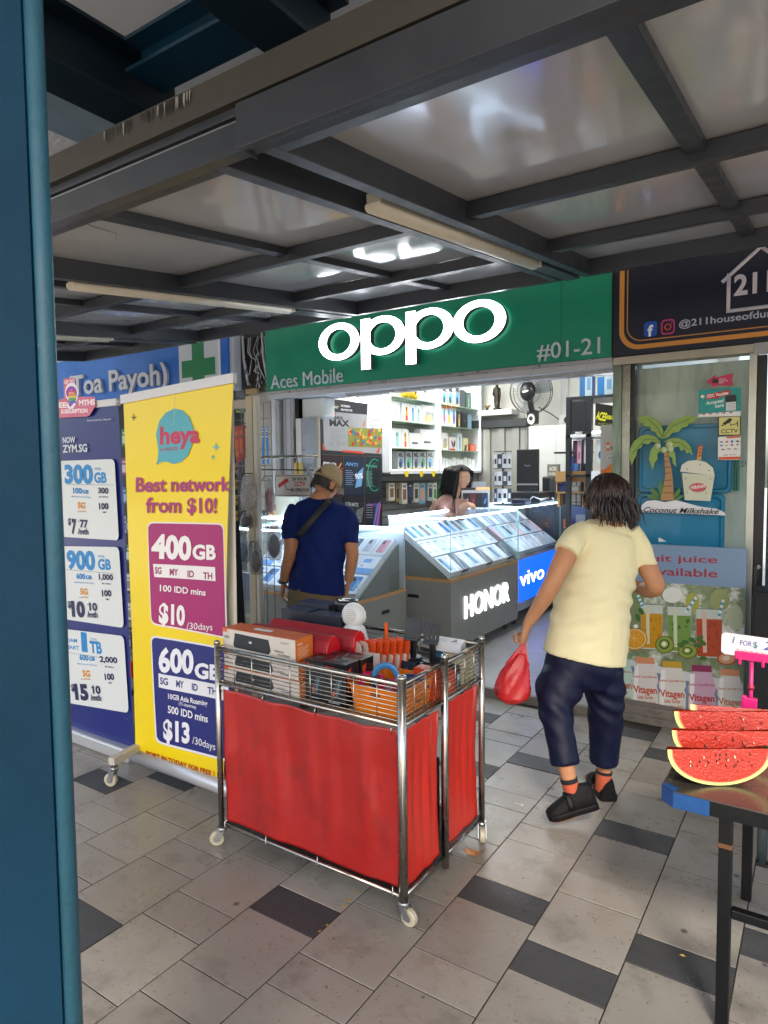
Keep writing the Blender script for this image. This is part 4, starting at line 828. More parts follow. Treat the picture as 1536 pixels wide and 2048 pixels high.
# ---------------------------------------------------------------- slat wall with hanging packs
SW = thing('slat_wall', 'grey slatted wall under the lit cabinets', 'wall panel', (-4.4, 7.3, .06))
slab('backing', -4.44, -4.405, 6.16, 8.7, .06, 1.56, mat('slat_back', '#6f7172', .5), SW)
for i in range(17): z = .12+i*.085; slab('slat', -4.404, -4.385, 6.16, 8.7, z, z+.072, mat('slat_grey', '#8a8d8e', .45, var=(4, .08)), SW, .003)
packs = [(778, 790, '#d8d2c6', '#7a5a4a'), (792, 800, '#8a7a52', '#2e2a26'), (804, 815, '#d9d4ca', '#8a5a4a'), (807+9, 826, '#232a48', '#3a4674'), (828, 838, '#c9c4b4', '#3f3a2c'), (839, 851, '#7fb0cf', '#d8a07a'), (856, 866, '#b9bfc4', '#3c4450'), (867, 874, '#dfe2da', '#4f9a3e'), (875, 882, '#2e6a3e', '#1f4a2a'), (884, 892, '#d8d6d0', '#62646a')]
for i, (x0, x1, c, c2) in enumerate(packs):
    a, e_ = aX(x0, 990, -4.26), aX(x1, 990, -4.26); zt_, zb_ = aX(x0, 966, -4.26).z, aX(x0, 1002+(i % 3)*3, -4.26).z
    def pr(p, w, h, c2=c2): p.rect(-w*.6, h*.2, w*.6, h*.7, c2, .006); p.rect(-w*.6, h*.78, w*.5, h*.88, '#6a6f76' if c2 != '#3a4674' else '#9aa4cc')
    t = gbox('hanging_pack', ['cream and brown', 'olive and black', 'cream and rust', 'dark navy', 'stone and black', 'sky blue and tan', 'silver and slate', 'white and green', 'dark green', 'pale grey'][i]+' pack on the slat wall, %s from the poster board' % ORD[i], 'package', -4.30, -4.262, a.y, e_.y, zb_, zt_, c, pr, 'packs hanging on the slat wall', face='X')
    b = MB(); b.cyl((-.11, 0, zt_-zb_+.012), (.03, 0, zt_-zb_+.012), .003, m_bk, 6); b.build('peg', t)
# ---------------------------------------------------------------- screen protector poster board
PB_ = thing('poster_board', 'tall black board of screen protector posters on the left wall', 'poster', (-4.12, 5.6, 1.0))
slab('board', -4.44, -4.105, 4.995, 6.13, .9, 2.32, mat('board_black', '#24272e', .35), PB_)
p = PlanePrint('X', -4.1045, .00006)
p.pt('Hardwear', (639, 812), (678, 817), 7, '#c8b89c', .03); p.pt('SCREEN', (682, 813), (700, 815), 3.5, '#d9dade', .04); p.pt('PROTECTOR', (682, 821), (705, 823), 3.5, '#d9dade', .04)
m_sil = mat('poster_silver', '#a9aaae', .35, var=(2, .3))
p.prr([(646, 822), (766, 832), (764, 908), (648, 900)], .03, m_sil); p.pp([(658, 824), (673, 826), (672, 830), (659, 828)], '#d2452e'); p.pp([(646, 886), (652, 900), (648, 901), (645, 896)], '#d2452e'); p.pp([(684, 900), (724, 903), (730, 908), (685, 904)], '#d2452e'); p.pp([(756, 898), (761, 890), (758, 906), (752, 906)], '#d2452e'); p.pp([(730, 836), (726, 852), (729, 853)], '#d2452e')
p.pt('FIBRE', (659, 837), (686, 839), 5.5, '#26282c', .04); p.pt('MAX', (659, 851), (699, 853), 12, '#1f2125', .05)
for k in range(6): p.pl((659, 858+k*4.2), (690-(k % 3)*5, 859+k*4.3), 1, '#83868c')
for x in (663, 676, 687): p.ring([p.q(*q) for q in ell(x, 887, 3.5, 3.5, 10)][::-1], .004, '#6d7076')
p.pp([(735, 806), (768, 810), (766, 862), (733, 857)][::-1], '#d3dbdc')
for k in range(8): p.pl((738, 815+k*5), (752+(k % 3)*4, 816+k*5.1), .9, '#8a9496' if k != 5 else '#b0604a')
p.pp([(697, 855), (768, 858), (768, 896), (696, 893)], '#8a8a3a')
for k in range(60):
    x, y = 699+rnd.random()*66, 857+rnd.random()*34; p.pell(x, y, rnd.uniform(1, 4), rnd.uniform(1.5, 5), rnd.choice(['#c23a2a', '#d8a42a', '#3f8a5a', '#d4c26a', '#2e7a9a', '#e0802a', '#b02a2a']), 6)
def prt(q, bgc, title, tc, th=5): p.pp(q, bgc); p.pt(title, (q[0][0]+2, q[0][1]+19), (q[1][0]-(q[1][0]-q[0][0])*.3, q[1][1]+19.5), th, tc, .03, .15)
prt([(643, 910), (684, 912), (684, 995), (644, 994)], '#2b1220', 'PRO', '#e8e4e6', 5.5); p.pt('MATTE', (645, 936), (668, 937), 5.5, '#e8e4e6', .03, .15)
for k in range(16): a_ = rnd.uniform(.9, 1.35); x0, y0 = 668+rnd.uniform(-6, 10), 990-rnd.uniform(0, 40); L_ = rnd.uniform(20, 45); p.pl((x0, y0), (min(683, x0+L_*math.cos(a_)), y0-L_*math.sin(a_)*.8), rnd.uniform(1, 4), rnd.choice(['#b8262e', '#e0602a', '#d83a4a', '#7a1a3a', '#e8a04a']))
prt([(687, 911), (727, 914), (727, 992), (687, 990)], '#12223e', 'ANTI', '#5a9ad0', 6.5); prt([(729, 914), (763, 916), (763, 990), (729, 991)], '#0d2028', 'PRIVACY MATTE', '#5ab8a0', 4)
for k in range(8): p.pl((690, 941+k*4), (703+(k % 3)*2, 941.5+k*4), 1, '#8fa6c4'); p.pl((731, 944+k*4), (742+(k % 2)*2, 944+k*4), 1, '#8fb4ac')
p.pp([(715, 945), (726, 934), (722, 972), (709, 976)], '#6fa4d8'); p.pt('90%', (709, 958), (725, 956), 10, '#e4ecf6', .03)
def arc(cx, cy, rx, ry, c, a0, a1, w=1.4):
    q = ell(cx, cy, rx, ry, 16, a0, a1)
    for i in range(16): p.pl(q[i], q[i+1], w, c)
arc(748, 950, 14, 32, '#2fb48a', 60, 300); arc(749, 950, 9, 24, '#1f8a70', 80, 280, 1); p.pp([(748, 938), (758, 940), (757, 972), (747, 968)], '#071014')
prt([(687, 992), (727, 994), (727, 1068), (687, 1066)], '#16171c', 'ULTRA MATTE', '#a8acb4', 7); prt([(729, 993), (763, 993), (763, 1068), (729, 1068)], '#131228', 'ANTI', '#9a5ac0', 5)
p.pp([(712, 1020), (726, 1014), (722, 1044), (708, 1048)], '#6a6f78'); p.pp([(750, 1012), (760, 1002), (758, 1050), (744, 1056)], '#5f549a'); p.pl((752, 1050), (760, 1008), 2, '#e05a8a'); p.pl((746, 1050), (756, 1006), 2, '#5a8ae0')
for k in range(6): p.pl((690, 1006+k*5), (704, 1006.5+k*5), 1, '#71757c'); p.pl((731, 1010+k*5), (744, 1010+k*5), 1, '#a9a8c0')
for q in (((685.5, 911), (685.5, 992)), ((728, 914), (728, 1066)), ((644, 909), (765, 914))): p.pl(q[0], q[1], .7, '#6b6250')
p.build('poster_print', PB_, world=True)
vs, fs, xa, xb = glyphs('Reno', .03, .5); k = .15/.68; b = MB(); b.add([(-4.22+.02*v[2], 5.72+(v[0]-xa)*.21, 2.29+v[1]*k) for v in vs], fs, m_hon); tag(b.build('lettering_sign'), 'white lit letters half hidden behind the poster board', 'sign')
# ---------------------------------------------------------------- left jambs of the shopfront
LJ = thing('door_pillar', 'weathered grey pillar and folded shutter posts left of the phone shop', 'pillar', (-4.4, 4.8, 0))
slab('pillar', -4.86, -4.452, 4.80, 5.1, .05, 2.95, m_plaster, LJ); slab('rough_edge', -4.451, -4.38, 4.78, 5.05, .05, 2.29, m_plaster, LJ, .008)
slab('shutter_post', -4.379, -4.335, 4.84, 5.0, .05, 2.29, mat('post_shadow', '#77787b', .6, var=(4, .2)), LJ); slab('shutter_post', -4.334, -4.215, 4.79, 4.93, .05, 2.29, mat('post_grey', '#aeb0b3', .5, var=(5, .15), dirt=(12, '#5f5d58', .66, .85)), LJ, .006)  # first strip: darker grey stands in for the shadow band beside the pillar
for x in (-4.325, -4.30, -4.235): slab('groove', x, x+.008, 4.786, 4.7895, .05, 2.29, mat('post_joint', '#808286', .5), LJ, 0)
slab('gap_shade', -4.214, -4.178, 4.83, 5.0, .05, 2.29, m_bk, LJ); slab('white_post', -4.176, -4.118, 4.79, 4.92, .05, 2.1, mat('post_white', '#c9c9c0', .5), LJ, .004)  # black strip stands in for the shade in the gap between posts
m_marb = mat('grey_marble', '#9097a0', .3, var=(2.5, .25), dirt=(3.5, '#4c535c', .54, .62))
slab('marble_panel', -4.117, -3.925, 4.80, 4.82, .05, 2.1, m_marb, LJ, .002); slab('beige_edge', -3.924, -3.90, 4.79, 4.815, .05, 2.1, mat('beige', '#a89f88', .6), LJ, .003)
slab('bright_box', -4.16, -3.88, 4.86, 5.02, 2.10, 2.29, mat('white_plastic', '#cdd3d2', .35), LJ, .02)
b = MB(); b.tube([(-4.44+.02, 4.77, 2.9), (-4.43, 4.77, 2.2), (-4.435, 4.77, 1.4)], .022, mat('pvc_pipe', '#c3c7ca', .4), 12); b.build('drain_pipe', LJ, world=True)
EB = thing('meter_board', 'dirty meter board with tangled black cables left of the green sign', 'board', (-4.66, 4.78, 2.4))
slab('back_panel', -4.80, -4.48, 4.765, 4.799, 2.38, 2.95, mat('brown_board', '#4a423c', .7, var=(9, .3), dirt=(12, '#8a867c', .6, .75)), EB); slab('grey_panel', -4.93, -4.805, 4.76, 4.82, 2.2, 2.95, mat('meter_grey', '#6c7076', .6), EB); slab('wood_box', -4.75, -4.60, 4.72, 4.762, 2.36, 2.41, mat('pale_wood', '#b59a68', .6, var=(12, .2)), EB)
b = MB(); rnd.seed(3)
for i in range(22):
    x, z = -4.78+rnd.random()*.28, 2.55+rnd.random()*.1; pts = [(x+rnd.uniform(-.01, .01), 4.75+rnd.uniform(-.02, .005), 2.9)]
    for k in range(6): x += rnd.uniform(-.05, .05); x = max(-4.8, min(-4.47, x)); pts.append((x, 4.735+rnd.uniform(-.02, .02), 2.8-k*.07+rnd.uniform(-.04, .04)))
    b.tube(pts, rnd.choice((.003, .004, .006)), m_bk if i % 3 else MATS['pvc_pipe'], 5)
b.build('cable', EB, world=True, kind='stuff')
for x in (-4.79, -4.53): b = MB(); b.tube([(x, 4.74, 2.93), (x+.01, 4.74, 2.7), (x+.06, 4.745, 2.45)], .014, MATS['pvc_pipe'], 8); b.build('conduit', EB, world=True)
# ---------------------------------------------------------------- back of the shop
m_fan = mat('fan_grey', '#44474c', .4, .3); m_blkp = mat('black_plastic', '#1b1d20', .35); m_whtp = mat('white_plastic2', '#d4d6d6', .35)
t = thing('wall_fan', 'large grey wire wall fan with black motor and pull cords on the back wall', 'fan', (-3.28, 8.45, 2.62))
b = MB(); Rf = .29
tiltM = Matrix.Rotation(rad(96), 4, 'X') @ Matrix.Rotation(0, 4, 'Y')
for r, z in ((Rf, 0), (Rf*.97, .05), (Rf*.55, .1), (.27, -.05)): b.tube([(r*math.cos(a), r*math.sin(a), z) for a in [2*math.pi*k/28 for k in range(29)]], .005 if r > .25 else .003, m_fan, 5, T=tiltM)
for k in range(56):
    a = 2*math.pi*k/56; b.tube([(.06*math.cos(a), .06*math.sin(a), .11), (.2*math.cos(a), .2*math.sin(a), .09), (.26*math.cos(a), .26*math.sin(a), .055), (Rf*math.cos(a), Rf*math.sin(a), 0), (.26*math.cos(a), .26*math.sin(a), -.05), (.08*math.cos(a), .08*math.sin(a), -.075)], .0014, m_fan, 4, T=tiltM)
b.build('cage', t)
b = MB()
for k in range(3):
    R3 = tiltM @ Matrix.Rotation(rad(120*k+20), 4, 'Z'); b.sheet(lambda u_, v_: (.05+.22*u_, (v_-.5)*(.10+.12*u_), .02+.05*(v_-.5)), 6, 4, mat('fan_blade', '#8d9396', .3, alpha=.85), T=R3)
b.build('blade', t)
b = MB(); b.ball((0, -.13, 0), (.105, .08, .13), m_blkp, 16); b.build('motor', t)
p = Print(frame((0, -.212, -.01), (1, 0, 0), (0, 0, 1))); p.poly(ell(0, 0, .045, .014, 14, rot=8), '#e6e8ea'); p.build('badge', t)
b = MB(); b.tube([(.02, -.12, -.1), (.03, -.1, -.2), (.02, .0, -.28)], .035, m_blkp, 10); b.box(-.05, .09, -.05, .06, -.42, -.24, m_blkp); b.build('bracket', t, bevel=.02)
b = MB(); b.prism(ell(.02, -.36, .05, .07, 16), .012, m_whtp, frame((0, -.052, 0), (1, 0, 0), (0, 0, 1))); b.prism(ell(.02, -.35, .026, .03, 12), .016, m_blkp, frame((0, -.053, 0), (1, 0, 0), (0, 0, 1))); b.build('control_plate', t)
for x, l in ((-.05, .36), (.04, .52)): b = MB(); b.tube([(x, -.06, -.42), (x, -.06, -.42-l)], .003, m_blkp, 4); b.ball((x, -.06, -.42-l-.01), .011, m_blkp, 6); b.build('pull_cord', t)
b = MB(); b.tube([(-3.2, 8.5, 2.42), (-3.1, 8.7, 2.34), (-2.99, 8.76, 2.25), (-2.94, 8.76, 2.22)], .007, m_blkp, 5); tag(b.build('fan_cable'), 'black cable running from the wall fan to the socket box', 'cable')
slabw = lambda n, x0, x1, z0, z1, d_, mt, lab, cat, bev=.004: (lambda o: tag(o, lab, cat))((lambda b: (b.box(x0, x1, 8.79-d_, 8.788, z0, z1, mt), b.build(n, bevel=bev))[1])(MB()))
slabw('wall_shelf', -4.12, -3.60, 2.355, 2.43, .24, m_whtp, 'small white wall shelf carrying a statue', 'shelf'); slabw('shutter_pelmet', -4.40, -3.42, 2.19, 2.30, .16, mat('pelmet_dark', '#3f4245', .45), 'dark ribbed pelmet above the grey folding partition', 'pelmet')
t = thing('folding_partition', 'grey folding partition below the dark pelmet on the back wall', 'partition', (-3.9, 8.74, .06))
for i in range(9): slab('panel', -4.4+.108*i, -4.297+.108*i, 8.70-(i % 2)*.03, 8.73, .06, 2.185, mat('partition_grey', '#a3a49f', .5, var=(4, .08)), t, .006)
t = thing('statue', 'small dark bronze standing robed figure statue on the wall shelf', 'statue', (-3.86, 8.66, 2.431)); m_brz = mat('bronze', '#3e372f', .45, .5, var=(20, .3)); b = MB()
b.loft([[(rx*math.cos(a)+ox, ry*math.sin(a), z) for a in [2*math.pi*k/12 for k in range(12)]] for z, rx, ry, ox in ((0, .06, .05, 0), (.03, .055, .045, 0), (.031, .035, .03, 0), (.12, .045, .035, .0), (.22, .04, .03, -.004), (.29, .05, .03, -.006), (.315, .035, .025, -.005), (.33, .014, .014, 0))], m_brz); b.ball((0, -.004, .352), (.02, .022, .026), m_brz, 10); b.tube([(-.045, 0, .3), (-.055, -.01, .22), (-.03, -.03, .2)], .012, m_brz, 6); b.tube([(.042, 0, .3), (.05, -.01, .2), (.045, -.02, .13)], .012, m_brz, 6); b.build('figure', t)
t = thing('offering_plant', 'tiny gold lotus shaped holder beside the statue', 'ornament', (-3.99, 8.62, 2.431)); b = MB(); b.cyl((0, 0, 0), (0, 0, .03), .02, m_brz, 8)
for k in range(7): a = k*.9; b.tube([(0, 0, .03), (.03*math.cos(a), .02*math.sin(a), .05), (.055*math.cos(a), .03*math.sin(a), .07+.01*(k % 2))], [.012, .01, .002], mat('gold_dull', '#8a7440', .4, .6), 5)
b.build('petals', t)
gbox('cupboard', 'plain white tall cupboard against the back wall right of the partition', 'cupboard', -3.20, -2.72, 8.15, 8.7, .06, 2.15, mat('cupboard_white', '#d7dbdb', .4), lambda p, w, h: (p.rect(.12, .05, .124, h-.02, '#a9adad'),), bev=.01)
t = gbox('socket_box', 'white socket box with black plugs beside the cupboard top', 'socket', -3.0, -2.80, 8.72, 8.785, 2.18, 2.32, m_whtp); b = MB(); b.cyl((.02, -.06, .07), (.02, -.034, .07), .045, m_blkp, 14); b.box(.05, .1, -.07, -.034, .02, .1, m_blkp); b.build('plug', t); b = MB(); b.tube([(.04, -.05, .03), (.05, -.06, -.3), (.03, -.05, -.78)], .008, m_blkp, 5); b.build('lead', t)
# black steel rack with banner
t = thing('steel_rack', 'tall black steel rack with a dark side panel at the right of the shop', 'rack', (-1.95, 7.0, .06))
x0, x1, y0, y1 = -2.30, -1.45, 6.9, 7.5; b = MB()
m_rk = mat('rack_black', '#1d2127', .4, var=(6, .15))
for n_, (xa, xb, ya, yb, za, zb) in {'post': (x0, x0+.05, y0, y0+.05, .06, 2.32), 'post1': (x0, x0+.05, y1-.05, y1, .06, 2.32), 'post2': (-2.09, -2.03, y0, y0+.05, .06, 2.32), 'post3': (x1-.05, x1, y0, y0+.05, .06, 2.32)}.items(): slab('post', xa, xb, ya, yb, za, zb, m_rk, t)
slab('side_panel', x0+.051, -2.095, y0+.01, y0+.03, 1.99, 2.30, m_rk, t); slab('top_board', x0, x1, y0, y1, 2.321, 2.35, m_rk, t); slab('shelf_board', x0, x1, y0, y1, 1.93, 1.96, m_whtp, t); slab('shelf_board', x0, x1, y0, y1, 1.52, 1.545, m_rk, t)
p = PlanePrint('Y', 6.885); p.pp([(1191, 806), (1230, 812), (1230, 856), (1190, 851)], mat('banner_black', '#1a1a18', .3)); p.pt('ACES', (1191, 838), (1211, 842), 15, '#d8d414', .03); p.pt('MOBILE SPECIALIST', (1212, 838), (1240, 840), 7, '#d8d414', .04); p.pt('REPAIR', (1196, 849), (1226, 852), 4, '#77751e', .02)
tag(p.build('banner'), 'black vinyl banner with yellow lettering on the front of the steel rack', 'banner')
def strip_light():
    b = MB(); b.box(-2.02, -1.5, 6.92, 6.95, 1.97, 1.985, m_led); return b
tag(strip_light().build('strip_light'), 'thin white strip light under the rack banner', 'lamp')
art_blue = lambda p, w, h: (p.rect(-w*.1, 0, w, h, '#b9cfdc'), p.rect(w*.2, h*.3, w*.8, h*.85, '#6f9cc2'))
gbox('blue_box', 'tall slim blue box standing on top of the black rack', 'box', -2.19, -2.06, 7.0, 7.12, 2.351, 2.58, '#2f6fae', art_blue); gbox('blue_box', 'bright blue box, right one on top of the black rack', 'box', -2.0, -1.84, 6.98, 7.12, 2.351, 2.54, '#1f7cc0', art_blue)
for i, (xa, c, c2) in enumerate(((-2.245, '#5a3f55', '#35293a'), (-2.2, '#d8a8b8', '#b55a80'), (-2.13, '#c9bfd4', '#9a90b0'), (-2.0, '#dfe6ec', '#2a5aa8'), (-1.90, '#d9dfe6', '#5a7ab8'))):
    gbox('hanging_pack', ['plum dark', 'pink', 'lilac', 'white headphone', 'pale blue'][i]+' pack hanging inside the black rack', 'package', xa, xa+(.04 if i < 2 else .09), 6.97, 7.0, 1.66, 1.9, c, lambda p, w, h, c2=c2: p.poly(ell(0, h*.35, w*.55, h*.18, 12), c2), 'packs in the black rack')
for i, (xa, z, c, c2) in enumerate(((-2.02, 1.42, '#e0e4ea', '#3a3f4c'), (-2.02, 1.22, '#2b3038', '#d8dce2'), (-1.95, 1.22, '#e2e2e2', '#c83a2e'))): gbox('gadget_pack', ['white earbud pack', 'dark gadget pack', 'white and red gadget pack'][i]+' on the right side of the black rack', 'package', xa, xa+.1, 6.86, 6.885, z, z+.16, c, lambda p, w, h, c2=c2: (p.poly(ell(0, h*.5, w*.4, h*.2, 12), c2), p.rect(-w, 0, w, h*.12, '#2e56a8')), 'packs in the black rack')
# orange and white standee in front of the rack at the right wall
t = thing('standee', 'grey and orange standee partly hidden by the right jamb', 'standee', (-1.5, 5.6, .06)); slab('board', -1.575, -1.30, 5.6, 5.615, .06, 1.96, mat('standee_grey', '#b3aea8', .4), t)
p = PlanePrint('Y', 5.599); p.pp([(1201, 940), (1210, 938), (1222, 927), (1230, 925), (1230, 990), (1201, 990)], '#d8741c'); p.pell(1216, 893, 5, 9, '#d4641c', 16); p.pt('M', (1212.5, 897), (1219, 897), 7, '#f2e6da', .03); p.pt('ax', (1222, 899), (1232, 899), 9, '#2a2a2c', .05); p.pp([(1214, 911), (1232, 911), (1232, 919), (1214, 919)], '#c6c2b6'); p.pt('CASH', (1216, 917.5), (1228, 917.5), 4, '#4a4c4a', .03)
p.build('print', t, world=True)
# desk zone beyond the vivo counter
gbox('dark_desk', 'dark work desk beyond the blue fronted counter', 'desk', -3.25, -2.10, 7.38, 8.0, .06, 1.20, mat('desk_dark', '#2b2f38', .4))
gbox('paper_rack', 'grey blue storage unit front below the desk top right', 'storage', -2.42, -2.15, 7.30, 7.375, .3, 1.19, mat('unit_blue', '#4a5580', .45), lambda p, w, h: (p.rect(-w*.2, h*.2, w*.9, h*.9, '#8a8d92'), p.poly(ell(w*.2, h*.55, w*.3, h*.07, 12), '#d0502e')))
t = thing('monitor', 'black desktop monitor seen from behind with a pale logo', 'monitor', (-2.95, 7.5, 1.2))
b = MB(); b.box(-.135, .135, -.02, .02, .14, .64, m_blkp); b.build('screen', t, bevel=.008); b = MB(); b.box(-.02, .02, .02, .05, .01, .3, m_blkp); b.box(-.1, .1, -.02, .14, 0, .012, m_blkp); b.build('stand', t, bevel=.004)
p = Print(front(0, -.0205, 0)); p.rect(-.135, .22, .135, .238, '#8f959c', .006); p.text('Royal', 0, .44, .022, '#7f858c', 'c', .02); p.build('print', t)
gbox('printer', 'low black printer right of the monitor', 'printer', -2.78, -2.58, 7.5, 7.75, 1.2, 1.52, m_blkp, bev=.02); gbox('printer', 'dark grey card printer beside the wire rack', 'printer', -2.66, -2.5, 7.42, 7.6, 1.2, 1.50, mat('dgrey', '#3f4347', .4), bev=.01)
t = thing('wire_rack', 'black wire basket rack with white goods in it', 'rack', (-2.50, 7.55, 1.2)); b = MB()
for k in range(5): b.tube([(.03+k*.055, -.1, 0), (.03+k*.055, -.1, .58)], .005, m_blkp, 5)
for k in range(7): b.tube([(.03, -.1, .03+k*.09), (.25, -.1, .03+k*.09)], .004, m_blkp, 5)
b.box(-.12, .28, -.1, .1, .58, .6, m_blkp); b.build('wire_frame', t); b = MB(); b.box(.05, .23, -.06, .06, 0, .5, mat('goods_white', '#b9b9b2', .5, var=(30, .3))); b.build('goods', t)
gbox('sample_block', 'small pale block of tiny letters on the wire rack end', 'ornament', -2.68, -2.54, 7.40, 7.44, 1.52, 1.66, '#8a857c', lambda p, w, h: (p.text('ACES', -w*.7, h*.5, h*.28, '#e2dccf', 'l', .05, w=w*1.3), p.text('MOBILE', -w*.8, h*.12, h*.2, '#d8d2c4', 'l', .05, w=w*1.5)))
def robot(name, lab, loc, s, rz=0, grille=False):
    t = thing(name, lab, 'camera', loc, rz); b = MB(); b.lathe([(.001, 0), (.052*s, 0), (.058*s, .01*s), (.058*s, .03*s), (.045*s, .075*s), (.03*s, .09*s), (.001, .092*s)], m_whtp, 20); b.build('base', t)
    b = MB(); b.ball((0, 0, .125*s), (.05*s, .046*s, .05*s), m_whtp, 18); b.build('head', t)
    if not grille: b = MB(); b.ball((0, -.016*s, .135*s), (.038*s, .038*s, .022*s), m_blkp, 14); b.build('visor', t)
    return t
robot('robot_camera', 'small white robot shaped camera with a black visor on the wire rack', (-2.39, 7.5, 1.802), 1.5, rad(-30))
t = thing('desk_organiser', 'pale wooden desk organiser with pigeonholes, left of the woman', 'organiser', (-2.3, 7.0, 1.25)); m_pw = mat('pine_ply', '#b98d54', .5, var=(14, .2)); slab('front_board', -2.44, -2.12, 6.99, 7.01, 1.47, 1.58, m_pw, t); slab('shelf_board', -2.44, -2.12, 7.0, 7.16, 1.345, 1.36, m_pw, t)
for x in (-2.44, -2.32, -2.14): slab('divider', x, x+.014, 7.012, 7.15, 1.361, 1.469, m_pw, t)
slab('leg', -2.43, -2.40, 7.02, 7.12, 1.2, 1.344, m_pw, t); slab('leg', -2.16, -2.13, 7.02, 7.12, 1.2, 1.344, m_pw, t)
gbox('blue_notebook', 'dark blue block inside the wooden organiser', 'notebook', -2.42, -2.34, 7.03, 7.1, 1.361, 1.45, '#26356a'); gbox('white_mug_box', 'white carton with scribbles inside the wooden organiser', 'box', -2.30, -2.2, 7.03, 7.1, 1.361, 1.42, '#c9c9c9', art_txt('ab', '#555555'))
gbox('blue_folder', 'blue booklet pair standing on the wooden organiser', 'booklet', -2.30, -2.20, 7.05, 7.08, 1.581, 1.74, '#1f5fb8', lambda p, w, h: p.poly([(0, 0), (w, h*.1), (w*.8, h), (-w*.1, h)], '#6a92d0'), rz=rad(-12))
b = MB(); rnd.seed(11)
for i in range(14):
    x, y = rnd.uniform(-2.95, -2.5), rnd.uniform(6.7, 7.25); pts = []
    for k in range(6): pts.append((x, y, 1.27+rnd.uniform(0, .06))); x += rnd.uniform(-.08, .08); y += rnd.uniform(-.08, .08)
    b.tube(pts, .006, rnd.choice((m_blkp, m_blkp, MATS['pvc_pipe'])), 5)
tag(b.build('cable_heap', kind='stuff'), 'heap of black and white cables on the blue fronted counter', 'cables')
b = MB(); b.ball((-2.62, 6.95, 1.31), (.06, .05, .035), mat('yellow_bag', '#d4cc2a', .5), 10); tag(b.build('yellow_pouch'), 'small bright yellow pouch among the cables on the counter', 'pouch')
gbox('black_case', 'long black cash drawer on the blue fronted counter', 'box', -2.95, -2.52, 6.75, 7.2, 1.251, 1.36, m_blkp, bev=.008)
gbox('counter_phone_stand', 'low dark device lying on the counter beside the accessory spinner', 'device', -2.72, -2.56, 6.45, 6.6, 1.251, 1.30, mat('navy_plastic', '#252b44', .35), bev=.01)
# accessory stand
t = thing('accessory_spinner', 'three tier spinner of white and black accessory packs on the counter', 'display stand', (-2.71, 6.22, 1.251)); b = MB(); b.cyl((0, 0, 0), (0, 0, .52), .01, m_blkp, 8); b.cyl((0, 0, 0), (0, 0, .012), .10, m_blkp, 16)
for z in (.19, .36, .53): b.cyl((0, 0, z), (0, 0, z+.006), .09, m_blkp, 12)
b.build('stand', t)
for r in range(3):
    for k in range(5):
        z = .03+.17*r; a = rad(-150+k*32); c = [m_whtp, card('#3a3d44'), card('#c6ccd6')][(k+r) % 3]; Tm = Matrix.Translation((.085*math.cos(a), .085*math.sin(a), z)) @ Matrix.Rotation(a+math.pi/2, 4, 'Z')
        b = MB(); b.box(-.028, .028, -.006, .006, 0, .135, c, Tm); b.add([(-.014, -.0068, .04), (.014, -.0068, .04), (.014, -.0068, .09), (-.014, -.0068, .09)], [(0, 1, 2, 3)], ink('#2a2e38' if (k+r) % 3 != 1 else '#c9cdd4'), False, Tm); b.build('pack', t)
# boxes on the grey counter top
def art_disp(p, w, h):
    p.rect(-w*.9, h*.02, w*.85, h*.84, '#14161c'); 
    for k, c in enumerate(('#1c1f26', '#6a1f34', '#171b26', '#153a66')): p.rect(-w*.82+k*w*.42, h*.06, -w*.44+k*w*.42, h*.8, c)
    p.poly([(-w*.72, h*.2), (-w*.62, h*.55), (-w*.5, h*.5), (-w*.58, h*.12)], '#a9b4c4'); p.poly([(-w*.3, h*.2), (-w*.12, h*.6), (-w*.1, h*.3)], '#b04a5a'); p.poly([(w*.55, h*.25), (w*.7, h*.55), (w*.78, h*.5), (w*.66, h*.2)], '#6fb4e0')
t = gbox('display_box', 'countertop box of phone protectors with dark and orange lid, beside the seated woman', 'display box', -.14, .14, -.045, .045, 0, .17, '#c9cdd2', art_disp); t.location = (-2.91, 6.0, 1.235); t.rotation_euler = (0, 0, rad(34)); b = MB(); b.box(-.14, .0, -.045, .045, .171, .195, m_blkp); b.add([(.0, -.045, .171), (.14, -.045, .171), (.14, -.02, .2), (.012, -.02, .2)], [(0, 1, 2, 3)], card('#d8922a')); b.build('lid', t)
def art_sheet(p, w, h):
    p.text('ACCESSORIES', -w*.2, h*.66, h*.05, '#6a7078', 'l', .01); 
    for k, c in enumerate(('#4a7aa8', '#5a5e66', '#a86a5a', '#3a3e46')): p.poly(ell(-w*.6+k*w*.38, h*.25, w*.06, h*.12, 10), c)
t = gbox('info_sheet', 'pale grey leaflet stand behind the protector box on the counter', 'leaflet', -.11, .11, -.004, .004, 0, .25, '#aeb9c4', art_sheet); t.location = (-2.96, 6.12, 1.235); t.rotation_euler = (rad(-8), 0, rad(32))
